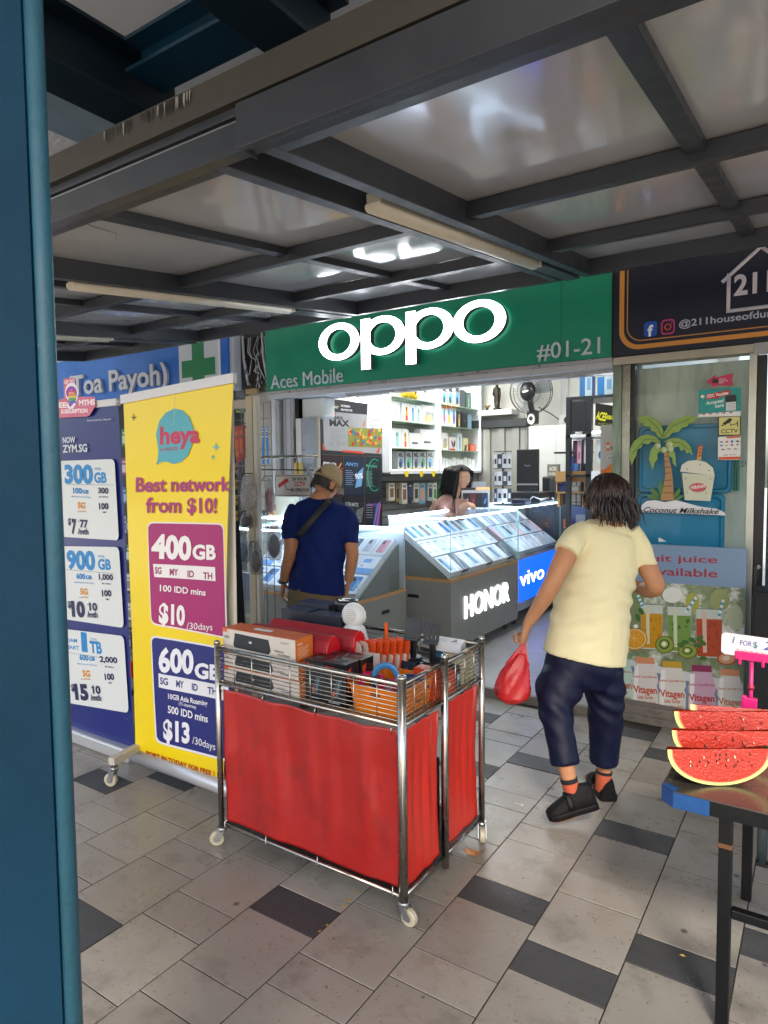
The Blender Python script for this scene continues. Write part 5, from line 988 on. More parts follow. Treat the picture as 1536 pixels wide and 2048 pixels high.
# things on the pale left counter
t = gbox('card_terminal', 'cream kiosk with a slanted white screen on the left counter', 'kiosk', -.09, .09, -.08, .08, 0, .2, '#cfcdb8', None); t.location = (-3.70, 4.45, 1.25); t.rotation_euler = (0, 0, rad(25)); b = MB(); b.add([(-.08, -.083, .21), (.08, -.083, .21), (.1, .1, .30), (-.06, .1, .30)], [(0, 1, 2, 3)], m_whtp); b.add([(-.1, -.085, .2), (.1, -.085, .2), (.12, .11, .295), (-.08, .11, .295)], [(0, 1, 2, 3)], card('#c6c4ac')); b.build('screen', t); t.location = (-4.14, 4.62, 1.199)
gbox('brown_carton', 'brown printed carton left of the cream kiosk', 'box', -4.33, -4.22, 4.56, 4.66, 1.199, 1.30, '#7a5238', lambda p, w, h: (p.rect(-w*.8, h*.1, w*.8, h*.45, '#b9814c'), p.text('fresh', -w*.5, h*.15, h*.18, '#3f2c1c', 'l', .03)), bev=.003); gbox('black_tray', 'flat black box left of the brown carton', 'box', -4.395, -4.335, 4.55, 4.72, 1.199, 1.25, '#202024')
# red-blue kids things right of vivo counter: scissors board
gbox('orange_pack', 'orange and white pack low at the far end of the blue fronted counter', 'package', -2.42, -2.34, 7.2, 7.24, .95, 1.05, '#c9642a', art_txt('go', '#ffffff'))
# ---------------------------------------------------------------- banners on the left
m_bar = mat('banner_bar', '#c3c4c6', .3, .5); m_wht = mat('stand_white', '#b3aea2', .5, var=(8, .12), dirt=(14, '#5f5a4f', .62, .8))
# yellow roll-up banner
YB = thing('rollup_banner', 'tall yellow roll-up banner with magenta and navy price panels', 'banner', (-2.72, 2.19, 0))
c4 = [aY(247, 806, 2.175), aY(467, 764, 2.20), aY(447, 1562, 2.19), aY(271, 1499, 2.175)]   # tl tr br bl
def ysurf(u, v, off=0.):      # u 0..1 left-right, v 0..1 bottom-top
    p = (c4[3]*(1-u)+c4[2]*u)*(1-v)+(c4[0]*(1-u)+c4[1]*u)*v
    s = .010*math.sin(u*5.2+v*2.0)*math.sin(v*math.pi)+.007*math.sin(u*17+v*6)*v*(1-v)*2*math.exp(-((u-.22-.25*(1-v))/.18)**2)+.012*math.sin(math.pi*u)*math.sin(math.pi*v)
    p = p+Vector((0, -s-off, 0)); p.x += .018*math.sin(math.pi*v)*(u-.5)*-1.6; return p
m_yel = mat('banner_yellow', '#e4c808', .3, coat=.3)
class Warp(Print):
    """print on the gently curved banner; coordinates are (u,v) found from sight lines"""
    def __init__(s): super().__init__(Matrix.Identity(4)); s.pb = PlanePrint('Y', 2.178)
    def uv(s, px, py):
        q = s.pb.q(px, py); u = v = .5
        for _ in range(12):
            a = ysurf(u, v); e = Vector((q[0]-a.x, q[1]-a.z)); h = 1e-3; du = (ysurf(u+h, v)-a)/h; dv = (ysurf(u, v+h)-a)/h
            D_ = du.x*dv.z-dv.x*du.z; u += (e.x*dv.z-dv.x*e.y)/D_; v += (du.x*e.y-e.x*du.z)/D_
        return u, v
    def put(s, pts, faces, col, tx=False):
        off = .0008+s.lay*.0016+(.0010 if tx else 0); vs = []
        for px, py in pts: u, v = s.uv(px, py); vs.append(ysurf(u, v, off))
        s.add(vs, faces, ink(col) if isinstance(col, str) else col)
    def poly_px(s, pts, col, n=14):   # quad patch grid so that it follows the curve: pts tl,tr,br,bl
        a, b_, c, d_ = [Vector(p) for p in pts]; g = []
        for j in range(n+1):
            for i in range(n+1): u, v = i/n, j/n; g.append(tuple((d_*(1-u)+c*u)*(1-v)+(a*(1-u)+b_*u)*v))
        s.put(g, [(j*(n+1)+i, j*(n+1)+i+1, (j+1)*(n+1)+i+1, (j+1)*(n+1)+i) for j in range(n) for i in range(n)], col)
    def panel(s, tl_, tr_, br_, bl_, col, r=.07, n=26):
        a, b_, c, d_ = [Vector(p) for p in (tl_, tr_, br_, bl_)]; g = []; W_ = (b_-a).length; H_ = (a-d_).length; rx, ry = r, r*W_/H_
        for j in range(n+1):
            for i in range(n+1):
                u, v = i/n, j/n; cu = rx if u < rx else 1-rx if u > 1-rx else None; cv = ry if v < ry else 1-ry if v > 1-ry else None
                if cu is not None and cv is not None:
                    du, dv = (u-cu)/rx, (v-cv)/ry; m_ = max(abs(du), abs(dv)); l_ = math.hypot(du, dv)
                    if l_ > 1e-6: du, dv = du*m_/l_, dv*m_/l_
                    u, v = cu+du*rx, cv+dv*ry
                g.append(tuple((d_*(1-u)+c*u)*(1-v)+(a*(1-u)+b_*u)*v))
        s.put(g, [(j*(n+1)+i, j*(n+1)+i+1, (j+1)*(n+1)+i+1, (j+1)*(n+1)+i) for j in range(n) for i in range(n)], col)
    def fan(s, pts, col):
        cx = sum(p[0] for p in pts)/len(pts); cy_ = sum(p[1] for p in pts)/len(pts); n = len(pts)
        mid = [((p[0]+cx)/2, (p[1]+cy_)/2) for p in pts]; q = list(pts)+mid+[(cx, cy_)]
        s.put(q, [(i, (i+1) % n, n+(i+1) % n, n+i) for i in range(n)]+[(n+i, n+(i+1) % n, 2*n) for i in range(n)], col)
    def t(s, txt, p0, p1, hpx, col, bold=.02, shear=0.):
        vs, fs, xa, xb = glyphs(txt, bold, 0, shear); a, b_ = Vector(p0), Vector(p1); d_ = b_-a; kx = 1/(xb-xa); k = hpx/.68
        s.put([(a.x+d_.x*(v[0]-xa)*kx, a.y+d_.y*(v[0]-xa)*kx-v[1]*k) for v in vs], fs, col, True)
b = MB(); b.sheet(lambda u, v: ysurf(u, v), 40, 60, m_yel); b.build('fabric', YB, world=True)
b = MB(); b.sheet(lambda u, v: ysurf(u, v)+Vector((0, .003, 0)), 10, 10, mat('banner_back', '#b9b6a8', .6)); b.build('fabric_back', YB, world=True)
w = Warp()
def rq(tl_, tr_, br_, bl_, r=6, n=5):
    c = [Vector(p) for p in (tl_, tr_, br_, bl_)]; out = []
    for i in range(4):
        p0, p, p1 = c[i-1], c[i], c[(i+1) % 4]; a = p+(p0-p).normalized()*r; e = p+(p1-p).normalized()*r
        for k in range(n+1): t_ = k/n; out.append(tuple((1-t_)**2*a+2*t_*(1-t_)*p+t_*t_*e))
    return out
w.panel((299, 1043), (443, 1047), (449, 1280), (307, 1247), '#dcd6d2'); w.lay = 1; w.panel((301, 1046), (441, 1050), (446, 1276), (309, 1244), '#9a2264')
w.lay = 0; w.panel((306, 1268), (455, 1300), (458, 1528), (312, 1485), '#d6d6dc'); w.lay = 1; w.panel((308.5, 1272), (456, 1304), (459, 1523), (315, 1481), '#20266c'); w.lay = 2
w.t('400', (309, 1113), (381, 1119), 43, '#e2dedd', .045); w.t('GB', (383, 1118), (428, 1119), 27, '#e2dedd', .04)
w.poly_px(((312, 1127), (426, 1135), (427, 1163), (315, 1153)), '#dedad9', 16)
for s_, x0, x1, y in (('SG', 316, 327, 1146), ('MY', 341, 357, 1150), ('ID', 374, 386, 1154), ('TH', 403, 421, 1158)): w.t(s_, (x0, y), (x1, y+1), 12.5, '#8d2760', .03)
w.t('100 IDD mins', (325, 1181), (408, 1192), 12, '#e2dedd', .02); w.t('$10', (324, 1243), (370, 1250), 36, '#e2dedd', .045); w.t('/30days', (373, 1258), (421, 1262), 13, '#e2dedd', .0)
w.t('600', (323, 1340), (386, 1347), 44, '#dcdce2', .04); w.t('GB', (388, 1355), (436, 1362), 28, '#dcdce2', .04)
w.poly_px(((322, 1345), (452, 1376), (453, 1405), (322, 1373)), '#d8d8de', 16)
for s_, x0, x1, y in (('SG', 325, 340, 1366), ('MY', 354, 368, 1373), ('ID', 383, 394, 1380), ('TH', 412, 430, 1388)): w.t(s_, (x0, y), (x1, y+3), 13, '#2a2f6e', .03)
w.t('10GB Asia Roaming', (340, 1396), (412, 1413), 10, '#dcdce2', .02); w.t('(15 countries)', (359, 1409), (391, 1418), 6.5, '#dcdce2', .01); w.t('500 IDD mins', (339, 1424), (413, 1446), 14, '#dcdce2', .02)
w.t('$13', (329, 1476), (379, 1486), 37, '#dcdce2', .045); w.t('/30days', (384, 1487), (428, 1502), 14, '#dcdce2', .0)
w.t('Best network', (276, 983), (457, 982), 27, '#9c2a6a', .03); w.t('from $10!', (297, 1024), (430, 1026), 28, '#9c2a6a', .03)
w.fan([(313, 930), (316, 918), (317, 900), (312, 868), (318, 842), (330, 826), (346, 817), (362, 820), (376, 834), (384, 858), (382, 888), (374, 910), (360, 924), (346, 928), (333, 923), (322, 924)], '#4fa0ae')
w.t('heya', (320, 888), (396, 884), 33, '#b82a50', .035); w.t('by SINGTEL', (321, 902), (356, 900), 6, '#a83a58', .02)
for cx, cy_, r in ((428, 894, 8), (422, 914, 5)): w.fan([(cx, cy_-r*1.2), (cx+r*.22, cy_-r*.25), (cx+r, cy_), (cx+r*.22, cy_+r*.25), (cx, cy_+r*1.2), (cx-r*.22, cy_+r*.25), (cx-r, cy_), (cx-r*.22, cy_-r*.25)], '#5aa9b4')
w.fan([(269, 826), (270, 833), (275, 835), (270, 837), (269, 844), (268, 837), (264, 835), (268, 833)], '#6a6a1c')
w.t('PORT IN TODAY FOR FREE 1 MONTH', (294, 1510), (470, 1568), 9, '#a02a1c', .03)
w.build('banner_print', YB, world=True)
def bar(a, c, r, n_, mt=m_bar, nn=12): b = MB(); b.tube([a, c], r, mt, nn); return b.build(n_, YB, world=True)
b = MB(); b.loft([[c4[0]+Vector((-.01, -.012, -.005)), c4[0]+Vector((-.01, .012, -.005)), c4[0]+Vector((-.01, .012, .04)), c4[0]+Vector((-.01, -.012, .04))], [c4[1]+Vector((.01, -.012, -.005)), c4[1]+Vector((.01, .012, -.005)), c4[1]+Vector((.01, .012, .04)), c4[1]+Vector((.01, -.012, .04))]], mat('rail_white', '#c9c9cc', .35), True, False); b.build('top_rail', YB, world=True)
bar(c4[3]+Vector((-.015, .012, -.035)), c4[2]+Vector((.45, .012, -.035)), [.04, .04], 'cassette')
bar(c4[3]+Vector((.28, .05, .0)), Vector((-2.55, 2.25, 1.95)), .009, 'support_pole', m_alu)
def side_strip(u, v):
    ys_ = [(785, 464, 467), (900, 458, 468), (1000, 456, 470), (1250, 457, 474), (1560, 446, 478)]; y = 785+775*v
    for k in range(4):
        if y <= ys_[k+1][0]+1e-6: t_ = (y-ys_[k][0])/(ys_[k+1][0]-ys_[k][0]); a_, b__ = ys_[k], ys_[k+1]; return aY(a_[1]-6+(b__[1]-a_[1])*t_+(a_[2]+6-a_[1]+(b__[2]-a_[2]-b__[1]+a_[1])*t_)*u, y, 2.24)
b = MB(); b.sheet(side_strip, 3, 20, mat('banner_edge_cream', '#c4bfb0', .5)); tag(b.build('second_banner', solid=.003), 'pale reverse of another banner along the right edge of the yellow one', 'banner')
# pinned thread at top
b = MB(); b.tube([aY(350, 790, 2.16), aY(347, 850, 2.16)], .0012, mat('thread', '#c9c7a8', .6), 4); b.build('thread', YB, world=True)
# stand foot with castor in front of the banners
RF = thing('display_stand', 'beige wheeled stand foot sticking out beside the yellow banner', 'stand', (-3.05, 2.1, 0))
a, c = aZ(222, 1524, .13), aZ(275, 1495, .13)
b = MB(); d_ = (c-a).normalized(); b.loft([[q+Vector((x*d_.y, -x*d_.x, z)) for x, z in ((-.02, -.02), (.02, -.02), (.02, .02), (-.02, .02))] for q in (a, c+d_*.5)], m_wht, True, False); b.build('foot_beam', RF, world=True, bevel=.004)
def castor(par, x, y, ztop, r=.035, ang=0., mt=None):
    mt = mt or mat('castor_wheel', '#b5ae98', .4, var=(20, .1)); u = Vector((math.cos(ang), math.sin(ang), 0)); n = Vector((-u.y, u.x, 0)); off = u*.022
    c0 = Vector((x, y, r))+off
    b = MB(); b.tube([c0-n*.011, c0-n*.008, c0+n*.008, c0+n*.011], [r*.9, r, r, r*.9], mt, 20, smooth=False); w_ = b.build('wheel', par, world=True)
    b = MB(); b.tube([c0-n*.0125, c0+n*.0125], r*.45, mat('hub_grey', '#7d776a', .5), 12); b.build('hub', par, world=True)
    b = MB()
    for s_ in (-1, 1): b.loft([[c0+n*s_*(.015+e)+q for q in (u*-.012+Vector((0, 0, -.008)), u*.012+Vector((0, 0, -.008)), Vector((x, y, 0))-Vector((c0.x, c0.y, 0))+u*.016+Vector((0, 0, ztop-r)), Vector((x, y, 0))-Vector((c0.x, c0.y, 0))-u*.016+Vector((0, 0, ztop-r)))] for e in (0, .003)], m_alu, True, False)
    b.cyl((x, y, ztop-.012), (x, y, ztop+.004), .02, m_alu, 14); b.cyl((x, y, ztop), (x, y, ztop+.03), .009, m_alu, 10); b.build('fork', par, world=True)
castor(RF, a.x+.01, a.y+.01, .10, .034, rad(200))
# blue banner
BB = thing('rollup_banner', 'navy roll-up banner with three white price panels, left of the yellow one', 'banner', (-3.5, 2.25, 0))
BL, BR = -3.86, -3.225
b = MB(); b.sheet(lambda u, v: (BL+(BR-BL)*u+(.04*(1-v) if u > .5 else 0)*(u-.5)*2, 2.25-.008*math.sin(math.pi*u)-.004*math.sin(v*7), .075+1.90*v), 16, 24, mat('banner_navy', '#18226a', .3, coat=.2)); b.build('fabric', BB, world=True)
b = MB(); b.box(BL, BR, 2.235, 2.265, 1.97, 2.01, mat('rail_white', '#c9c9cc')); b.build('top_rail', BB, world=True, bevel=.004); b = MB(); b.box(BL, BR+.045, 2.20, 2.30, .0, .075, m_bar); b.build('cassette', BB, world=True, bevel=.012)
b = MB(); b.tube([(BR-.005, 2.24, 1.985), (BR+.012, 2.24, 1.99), (BR+.014, 2.25, 2.005)], .006, m_bar, 8); b.build('end_clip', BB, world=True)
p = PlanePrint('Y', 2.238, .0005)
wh, bl, nv, og = '#cdd1d0', '#1f7cb8', '#24264c', '#c98a2a'
for (t0, t1, b1, b0) in (((115, 922), (229, 918), (238, 1081), (115, 1073)), ((115, 1092), (238, 1094), (248, 1256), (115, 1236)), ((115, 1256), (248, 1272), (258, 1426), (115, 1402))): p.prr([t0, t1, b1, b0], .035, wh, 6)
p.pt('300', (130, 965), (187, 966), 33, bl, .05); p.pt('GB', (189, 965), (214, 965), 19, bl, .045); p.pt('TOTAL', (189, 940), (203, 940), 4.5, bl, .02)
p.pt('900', (135, 1136), (192, 1139), 33, bl, .05); p.pt('GB', (197, 1138), (223, 1139), 19, bl, .045); p.pt('TOTAL', (196, 1115), (210, 1115), 4.5, bl, .02)
p.pt('1', (164, 1300), (176, 1302), 33, bl, .06); p.pt('TB', (181, 1304), (205, 1307), 21, bl, .045); p.pt('TOTAL', (181, 1280), (195, 1282), 4.5, bl, .02); p.pt('ROAM', (128, 1283), (155, 1285), 7, bl, .03); p.pt('SMART', (128, 1296), (159, 1300), 7, bl, .03)
for y, dy in ((969, 1), (1139, 8), (1304, 15)): p.pl((132, y), (228, y+dy), .8, '#70777c')
for y, a_, m_, s_, sm, g5 in ((990, '100', '300', '100', 'SMS', 0), (1160, '600', '1,000', '100', 'SMS', 4), (1321, '600', '2,000', '100', 'SMS', 10)):
    k = (y-990)/331*12
    p.pt(a_, (147+k*1.1, y-4+g5*.2), (165+k*1.1, y-3+g5*.3), 10, bl, .04); p.pt('GB', (166+k*1.1, y-3+g5*.3), (178+k*1.1, y-3+g5*.3), 7, bl, .04); p.pt('Mala Roam for 365 Days', (144+k, y+4+g5*.3), (183+k, y+6+g5*.5), 2.6, bl, .01)
    p.pt(m_, (197+k*.3, y-4+g5*.6), (218+k*1.5, y-3+g5*.8), 10.5, nv, .04); p.pt('Min Talktime', (199+k, y+5+g5*.8), (217+k, y+5+g5), 3, nv, .02)
    p.pt('5G', (156+k*.9, y+26+g5*.5), (171+k*.9, y+27+g5*.5), 11, og, .05); p.pt('for 60 Days', (156+k*.6, y+34+g5*.4), (174+k*.6, y+34+g5*.4), 3, og, .02); p.pt(s_, (199+k, y+28+g5), (218+k, y+28+g5), 11, nv, .05); p.pt(sm, (206+k, y+36+g5), (213+k, y+36+g5), 3, nv, .02)
for d0, big, sm, x, y in (('$', '7', '77', 144, 1065), ('$', '10', '10', 145, 1231), ('$', '15', '10', 152, 1397)):
    p.pt(d0, (x-8 if big != '7' else x-7, y-16), (x-1, y-16), 12, nv, .04); xe = x+9 if len(big) == 1 else x+27
    p.pt(big, (x, y), (xe, y+2), 26 if big == '7' else 27, nv, .06); p.pt(sm, (xe+8, y-11), (xe+24, y-10), 14, nv, .045); p.pell(xe+5, y-22, 1, 1.6, nv, 6); p.pt('/mth', (xe+4, y+3), (xe+25, y+4), 11, nv, .03)
p.pt('NOW', (127, 886), (152, 885), 11, '#c9cdd6', .03); p.pt('ZYM.SG', (127, 905), (176, 903), 14, '#c9cdd6', .03); p.pt('Power by 5G No.1 Network', (176, 843), (224, 840), 3.5, '#b9bdd0', .02)
p.pt('Terms apply', (249, 1437), (258, 1438), 2, '#8a90b4', .0)
p.build('banner_print', BB, world=True)
p = PlanePrint('Y', 2.225, .0003); 
p.pp([(127, 757), (149, 756), (151, 770), (150, 793), (190, 794), (191, 812), (180, 830), (174, 833), (115, 836), (118, 800), (128, 796)], '#c96a84')
p.pt('UP TO', (129, 768), (149, 766), 7, '#ecdfe2', .04); p.pt('FREE', (100, 816), (134, 815), 10, '#ecdfe2', .04); p.pt('MTHS', (158, 811), (190, 809), 10, '#ecdfe2', .05); p.pt('SUBSCRIPTION', (122, 827), (175, 825), 7.5, '#ecdfe2', .04)
p.pt('9', (131, 815), (157, 813), 42, '#ece8ee', .1); p.lay += 3; p.pt('9', (133, 813), (155, 811), 38, '#8a4ab0', .02)
for k, c in enumerate(('#c84a6a', '#e08a3a', '#d8c23a', '#4aa04a', '#3a6ac0')): p.pl((137+k*.2, 783+k*5.4), (152+k*.2, 782.4+k*5.4), 4.4, c)
o = p.build('promotion_sticker'); tag(o, 'pink promotion cutout with a rainbow 9 above the navy banner', 'sticker')
# ---------------------------------------------------------------- gridwall with goods, left of the shop
m_grid = mat('grid_wire', '#8f8a7c', .4, .6)
def gridwall(lab, x0, x1, y, z0, z1, nx, nz, post=True):
    t = thing('grid_panel', lab, 'grid panel', ((x0+x1)/2, y, z0)); b = MB()
    for i in range(nx+1): x = x0+(x1-x0)*i/nx; b.tube([(x, y, z0), (x, y, z1)], .0028, m_grid, 5)
    for i in range(nz+1): z = z0+(z1-z0)*i/nz; b.tube([(x0, y-.004, z), (x1, y-.004, z)], .0028, m_grid, 5)
    b.build('wire_grid', t, world=True, kind='stuff'); return t
G1 = gridwall('wire grid panel with cream posts and hanging goods, beside the yellow banner', -3.56, -3.20, 3.42, .25, 2.08, 5, 17)
m_crm = mat('cream_post', '#c2b89c', .45, var=(6, .12), dirt=(10, '#7a705c', .62, .85))
slab('post', -3.395, -3.335, 3.37, 3.42, .0, 2.13, m_crm, G1, .004); slab('post', -3.332, -3.30, 3.375, 3.415, .0, 2.13, mat('cream_post_b', '#b8b4a8', .4, .3), G1, .004); slab('top_beam', -3.62, -3.396, 3.375, 3.415, 2.05, 2.11, m_wht, G1, .003)
G2 = gridwall('wire grid panel with coloured goods between the two banners', -3.75, -3.28, 2.9, .15, 1.95, 6, 18)
goods = [('#c8402a', '#e0602a'), ('#b9b4a8', '#6a6258'), ('#c0b6aa', '#c2382c'), ('#2a6a9a', '#8fb4cc'), ('#d8d4cc', '#8a867c'), ('#3a3f48', '#8a8f98'), ('#3a8a4a', '#cfd8c4'), ('#8a3a6a', '#d8c4cc')]
def hang(px, py, w, h, Y, c, c2, lab, hook=True):
    q = aY(px, py, Y); t = thing('hanging_pack', lab, 'package', (q.x, q.y, q.z-h), 0, 'packs hanging on the wire grids'); b = MB(); b.box(-w/2, w/2, -.01, .01, 0, h, card(c)); b.build('pack', t, bevel=.004)
    p = Print(front(0, -.0105, 0)); p.rect(-w*.36, h*.15, w*.36, h*.6, c2, .006); p.rect(-w*.3, h*.72, w*.3, h*.82, c2, .003, True); p.build('print', t)
    if hook: b = MB(); b.tube([(0, .05, h+.012), (0, -.05, h+.012), (0, -.06, h+.03)], .0035, m_bk, 5); b.build('hook', t)
for (px, py, w_, h_, c, c2, lab) in ((475, 852, .05, .26, '#b8382a', '#d8622a', 'red card with orange top on the grid beside the cream post'), (484, 850, .045, .24, '#a8362a', '#e0702a', 'second red card with orange top on the same grid'), (502, 860, .10, .33, '#bcb5aa', '#8a8276', 'tall beige printed card hanging beside the cream post'), (512, 900, .035, .16, '#b9b2a8', '#c42a24', 'beige card with a red wedge on the wire grid'), (478, 800, .05, .09, '#8fb85a', '#46604a', 'green picture card near the top of the wire grid'), (508, 800, .03, .12, '#20242e', '#2e3442', 'dark hanging handle near the top of the grid'), (472, 905, .03, .16, '#7a5a8a', '#a890b4', 'violet card behind the black banner edge')):
    hang(px, py, w_, h_, 3.47, c, c2, lab)
def bag(px, py, w, h, Y, c, c2, lab, al=1.):
    q = aY(px, py, Y); t = thing('plastic_bag_pack', lab, 'bag', (q.x, q.y, q.z-h), 0, 'bagged goods on the wire grid'); b = MB()
    b.loft([[(w/2*s*abs(math.cos(a))**.6*(1 if math.cos(a) > 0 else -1)*(1+.03*math.sin(5*a+z*9)), .035*s2*math.sin(a), h*z) for a in [2*math.pi*k/14 for k in range(14)]] for z, s, s2 in ((0, .7, .5), (.08, .95, .9), (.45, 1, 1), (.75, .92, .6), (.92, .7, .25), (1, .5, .06))], mat('bag_film'+c[1:], c, .15, spec=.7, alpha=.42, bump=(40, .8)), True, True); b.build('film', t)
    b = MB(); b.ball((0, -.004, h*.40), (w*.42, .03, h*.34), mat('bag_goods'+c2[1:], c2, .6, var=(40, .4)), 12); b.build('goods', t); b = MB(); b.tube([(0, .04, h+.01), (0, -.05, h+.01), (0, -.07, h-.02)], .0035, m_bk, 5); b.build('hook', t); return t
bag(497, 950, .15, .25, 3.33, '#b4b0ac', '#c2bcb2', 'beige bagged item in a clear bag on the wire grid'); bag(493, 1025, .10, .11, 3.34, '#7d7a76', '#2a2a2c', 'dark small bagged item below the beige bag')
bag(486, 1070, .09, .2, 3.32, '#8f9ba8', '#2f5f8a', 'blue corded item in a clear bag low on the grid'); bag(512, 1085, .10, .22, 3.31, '#8a8c92', '#1c1c20', 'black cable coil in a clear bag left of the cream post')
bag(548, 1050, .12, .24, 3.36, '#a9b0ba', '#2a2826', 'black headphones in a clear bag right of the cream post'); bag(538, 955, .06, .26, 3.5, '#b9bcc4', '#c0606a', 'clear bag with a red strip behind the cream post')
gbox('grey_case', 'smooth grey blue case at the bottom of the wire grid', 'case', -3.62, -3.42, 3.45, 3.5, .66, .87, '#6f7f9a', None)
gbox('paper_wrap', 'tall beige wrapped goods at the foot of the grid', 'package', -3.60, -3.45, 3.46, 3.54, .0, .55, '#a89e92', None, bev=.01)
for i in range(22):
    c, c2 = rnd.choice(goods); z = 1.75-(i//2)*.155; hang(251+(i % 2)*9-(i//2)*.2, 858+(i//2)*58, .07, .12, 2.93, c, c2, '%s small pack down the strip between the two banners, %s column' % (ORD[i//2], ('left', 'right')[i % 2]), False)
# black banner with yellow badges
BK = thing('black_banner', 'narrow black banner with a column of yellow badges behind the yellow banner', 'banner', (-3.1, 2.9, 0))
a, c = aY(455, 800, 2.9), aY(487, 1245, 2.9); b = MB(); b.sheet(lambda u, v: Vector((a.x-.12+(.12+.055*v+.02)*u+.02*v, 2.9+.02*u, a.z*(1-v)+.5*v)) , 4, 10, mat('black_vinyl', '#131417', .3)); b.build('fabric', BK, world=True)
p = PlanePrint('Y', 2.885)
for k in range(4): y = 927+k*31.5; x = 465+k*.7; p.prr([(x-3, y), (x+9, y), (x+9.5, y+20), (x-2, y+20)], .006, '#a88222'); p.pell(x+8, y+10, 2.5, 3, '#131417', 8)
p.build('badge', BK, world=True, kind='stuff')
# CCTV sign on its rail
CR = thing('sign_rail', 'bent steel rail holding the 24 hour CCTV sign', 'rail', (-3.3, 3.6, 0)); b = MB()
b.tube([(-3.525, 3.6, 0.03), (-3.525, 3.6, 1.62), (-3.515, 3.6, 1.675), (-3.49, 3.6, 1.70), (-3.45, 3.6, 1.712), (-2.93, 3.6, 1.712)], .0105, m_ss, 10); b.build('tube', CR, world=True)
b = MB(); b.tube([(-3.52, 3.6, 1.622), (-2.98, 3.6, 1.612)], .005, m_bk, 6); b.tube([(-2.965, 3.6, 1.712), (-2.965, 3.6, 1.5)], .005, m_ss, 6); b.build('cross_wire', CR, world=True)
CTV = thing('cctv_sign', 'white 24 HOUR CCTV IN OPERATION sign with a red camera, hanging from a rail', 'sign', (-3.17, 3.585, 1.42)); q0, q1 = aY(548, 950, 3.585), aY(627, 990, 3.585)
slab('plate', -3.335, -2.985, 3.586, 3.590, 1.425, 1.585, mat('sign_white_plate', '#cfcdca', .3), CTV, .001)
p = PlanePrint('Y', 3.5855); o_, i_ = rrect(-3.327, 1.433, -2.993, 1.577, .012), rrect(-3.323, 1.437, -2.997, 1.573, .009); n = len(o_); p.add([(x, y, 0) for x, y in o_+i_], [(k, (k+1) % n, (k+1) % n+n, k+n) for k in range(n)], ink('#2a2a2c'), False, p.T @ p.nxt())
p.text('24 HOUR', -3.165, 1.541, .022, '#1c1c1e', 'l', .03, w=.135); p.text('CCTV', -3.150, 1.502, .030, '#c0202e', 'l', .035, w=.105); p.text('IN OPERATION', -3.17, 1.464, .021, '#1c1c1e', 'l', .03, w=.155)
p.poly([(-3.30, 1.515), (-3.225, 1.555), (-3.205, 1.552), (-3.2, 1.535), (-3.285, 1.492)], '#c0202e'); p.poly([(-3.303, 1.507), (-3.288, 1.515), (-3.278, 1.494), (-3.296, 1.488)], '#a01a28'); p.line(-3.235, 1.515, -3.222, 1.478, .005, '#1c1c1e'); p.line(-3.224, 1.478, -3.175, 1.475, .005, '#1c1c1e'); p.line(-3.175, 1.46, -3.175, 1.492, .005, '#1c1c1e')
p.build('print', CTV, world=True)
for x in (-3.31, -3.02): b = MB(); b.box(x-.008, x+.008, 3.578, 3.612, 1.575, 1.62, mat('clip_clear', '#a9a59c', .3)); b.build('clip', CTV, world=True, bevel=.003)
# lanyards
for i, (px) in enumerate((526, 533)):
    t = thing('lanyard', ['left', 'right'][i]+' bright blue lanyard with white dots hanging by the rough pillar', 'lanyard', aY(px, 925, 4.3), 0, 'blue lanyards'); b = MB(); q0, q1 = aY(px, 853, 4.3), aY(px+(0 if i == 0 else 2.5), 928, 4.3); b.add([q0+Vector((-.011, 0, 0)), q0+Vector((.011, 0, 0)), q1+Vector((.013, 0, 0)), q1+Vector((-.013, 0, 0)), q0+Vector((-.011, .004, 0)), q0+Vector((.011, .004, 0)), q1+Vector((.013, .004, 0)), q1+Vector((-.013, .004, 0))], [(0, 1, 2, 3), (7, 6, 5, 4), (0, 3, 7, 4), (1, 5, 6, 2)], mat('lanyard_blue', '#1b7cc4', .5)); b.build('strap', t, world=True)
    p = PlanePrint('Y', 4.298)
    for k in range(4): x, y = px+.2+(i*.2*k), 857+k*5.4; p.pp([(x-1.3, y-1.3), (x+1.3, y-1.3), (x+1.3, y+1.5), (x-1.3, y+1.5)], '#cfe0ec')
    p.build('dot', t, world=True)
# yellow sockets on the black strip that fills the gap
for i, x in enumerate((-4.165, -4.11)):
    b = MB(); b.box(x, x+.035, 4.74, 4.775, 1.56, 1.69, mat('yellow_plug', '#b59a4a', .5)); tag(b.build('cable_tag', bevel=.01), ['left', 'right'][i]+' old yellowed plug hanging in front of the marble strip', 'plug')
b = MB(); b.tube([(-4.16, 4.76, 2.0), (-4.15, 4.75, 1.8), (-4.12, 4.75, 1.69)], .004, m_bk, 5); tag(b.build('thin_cable'), 'thin black cable above the yellowed plugs', 'cable')
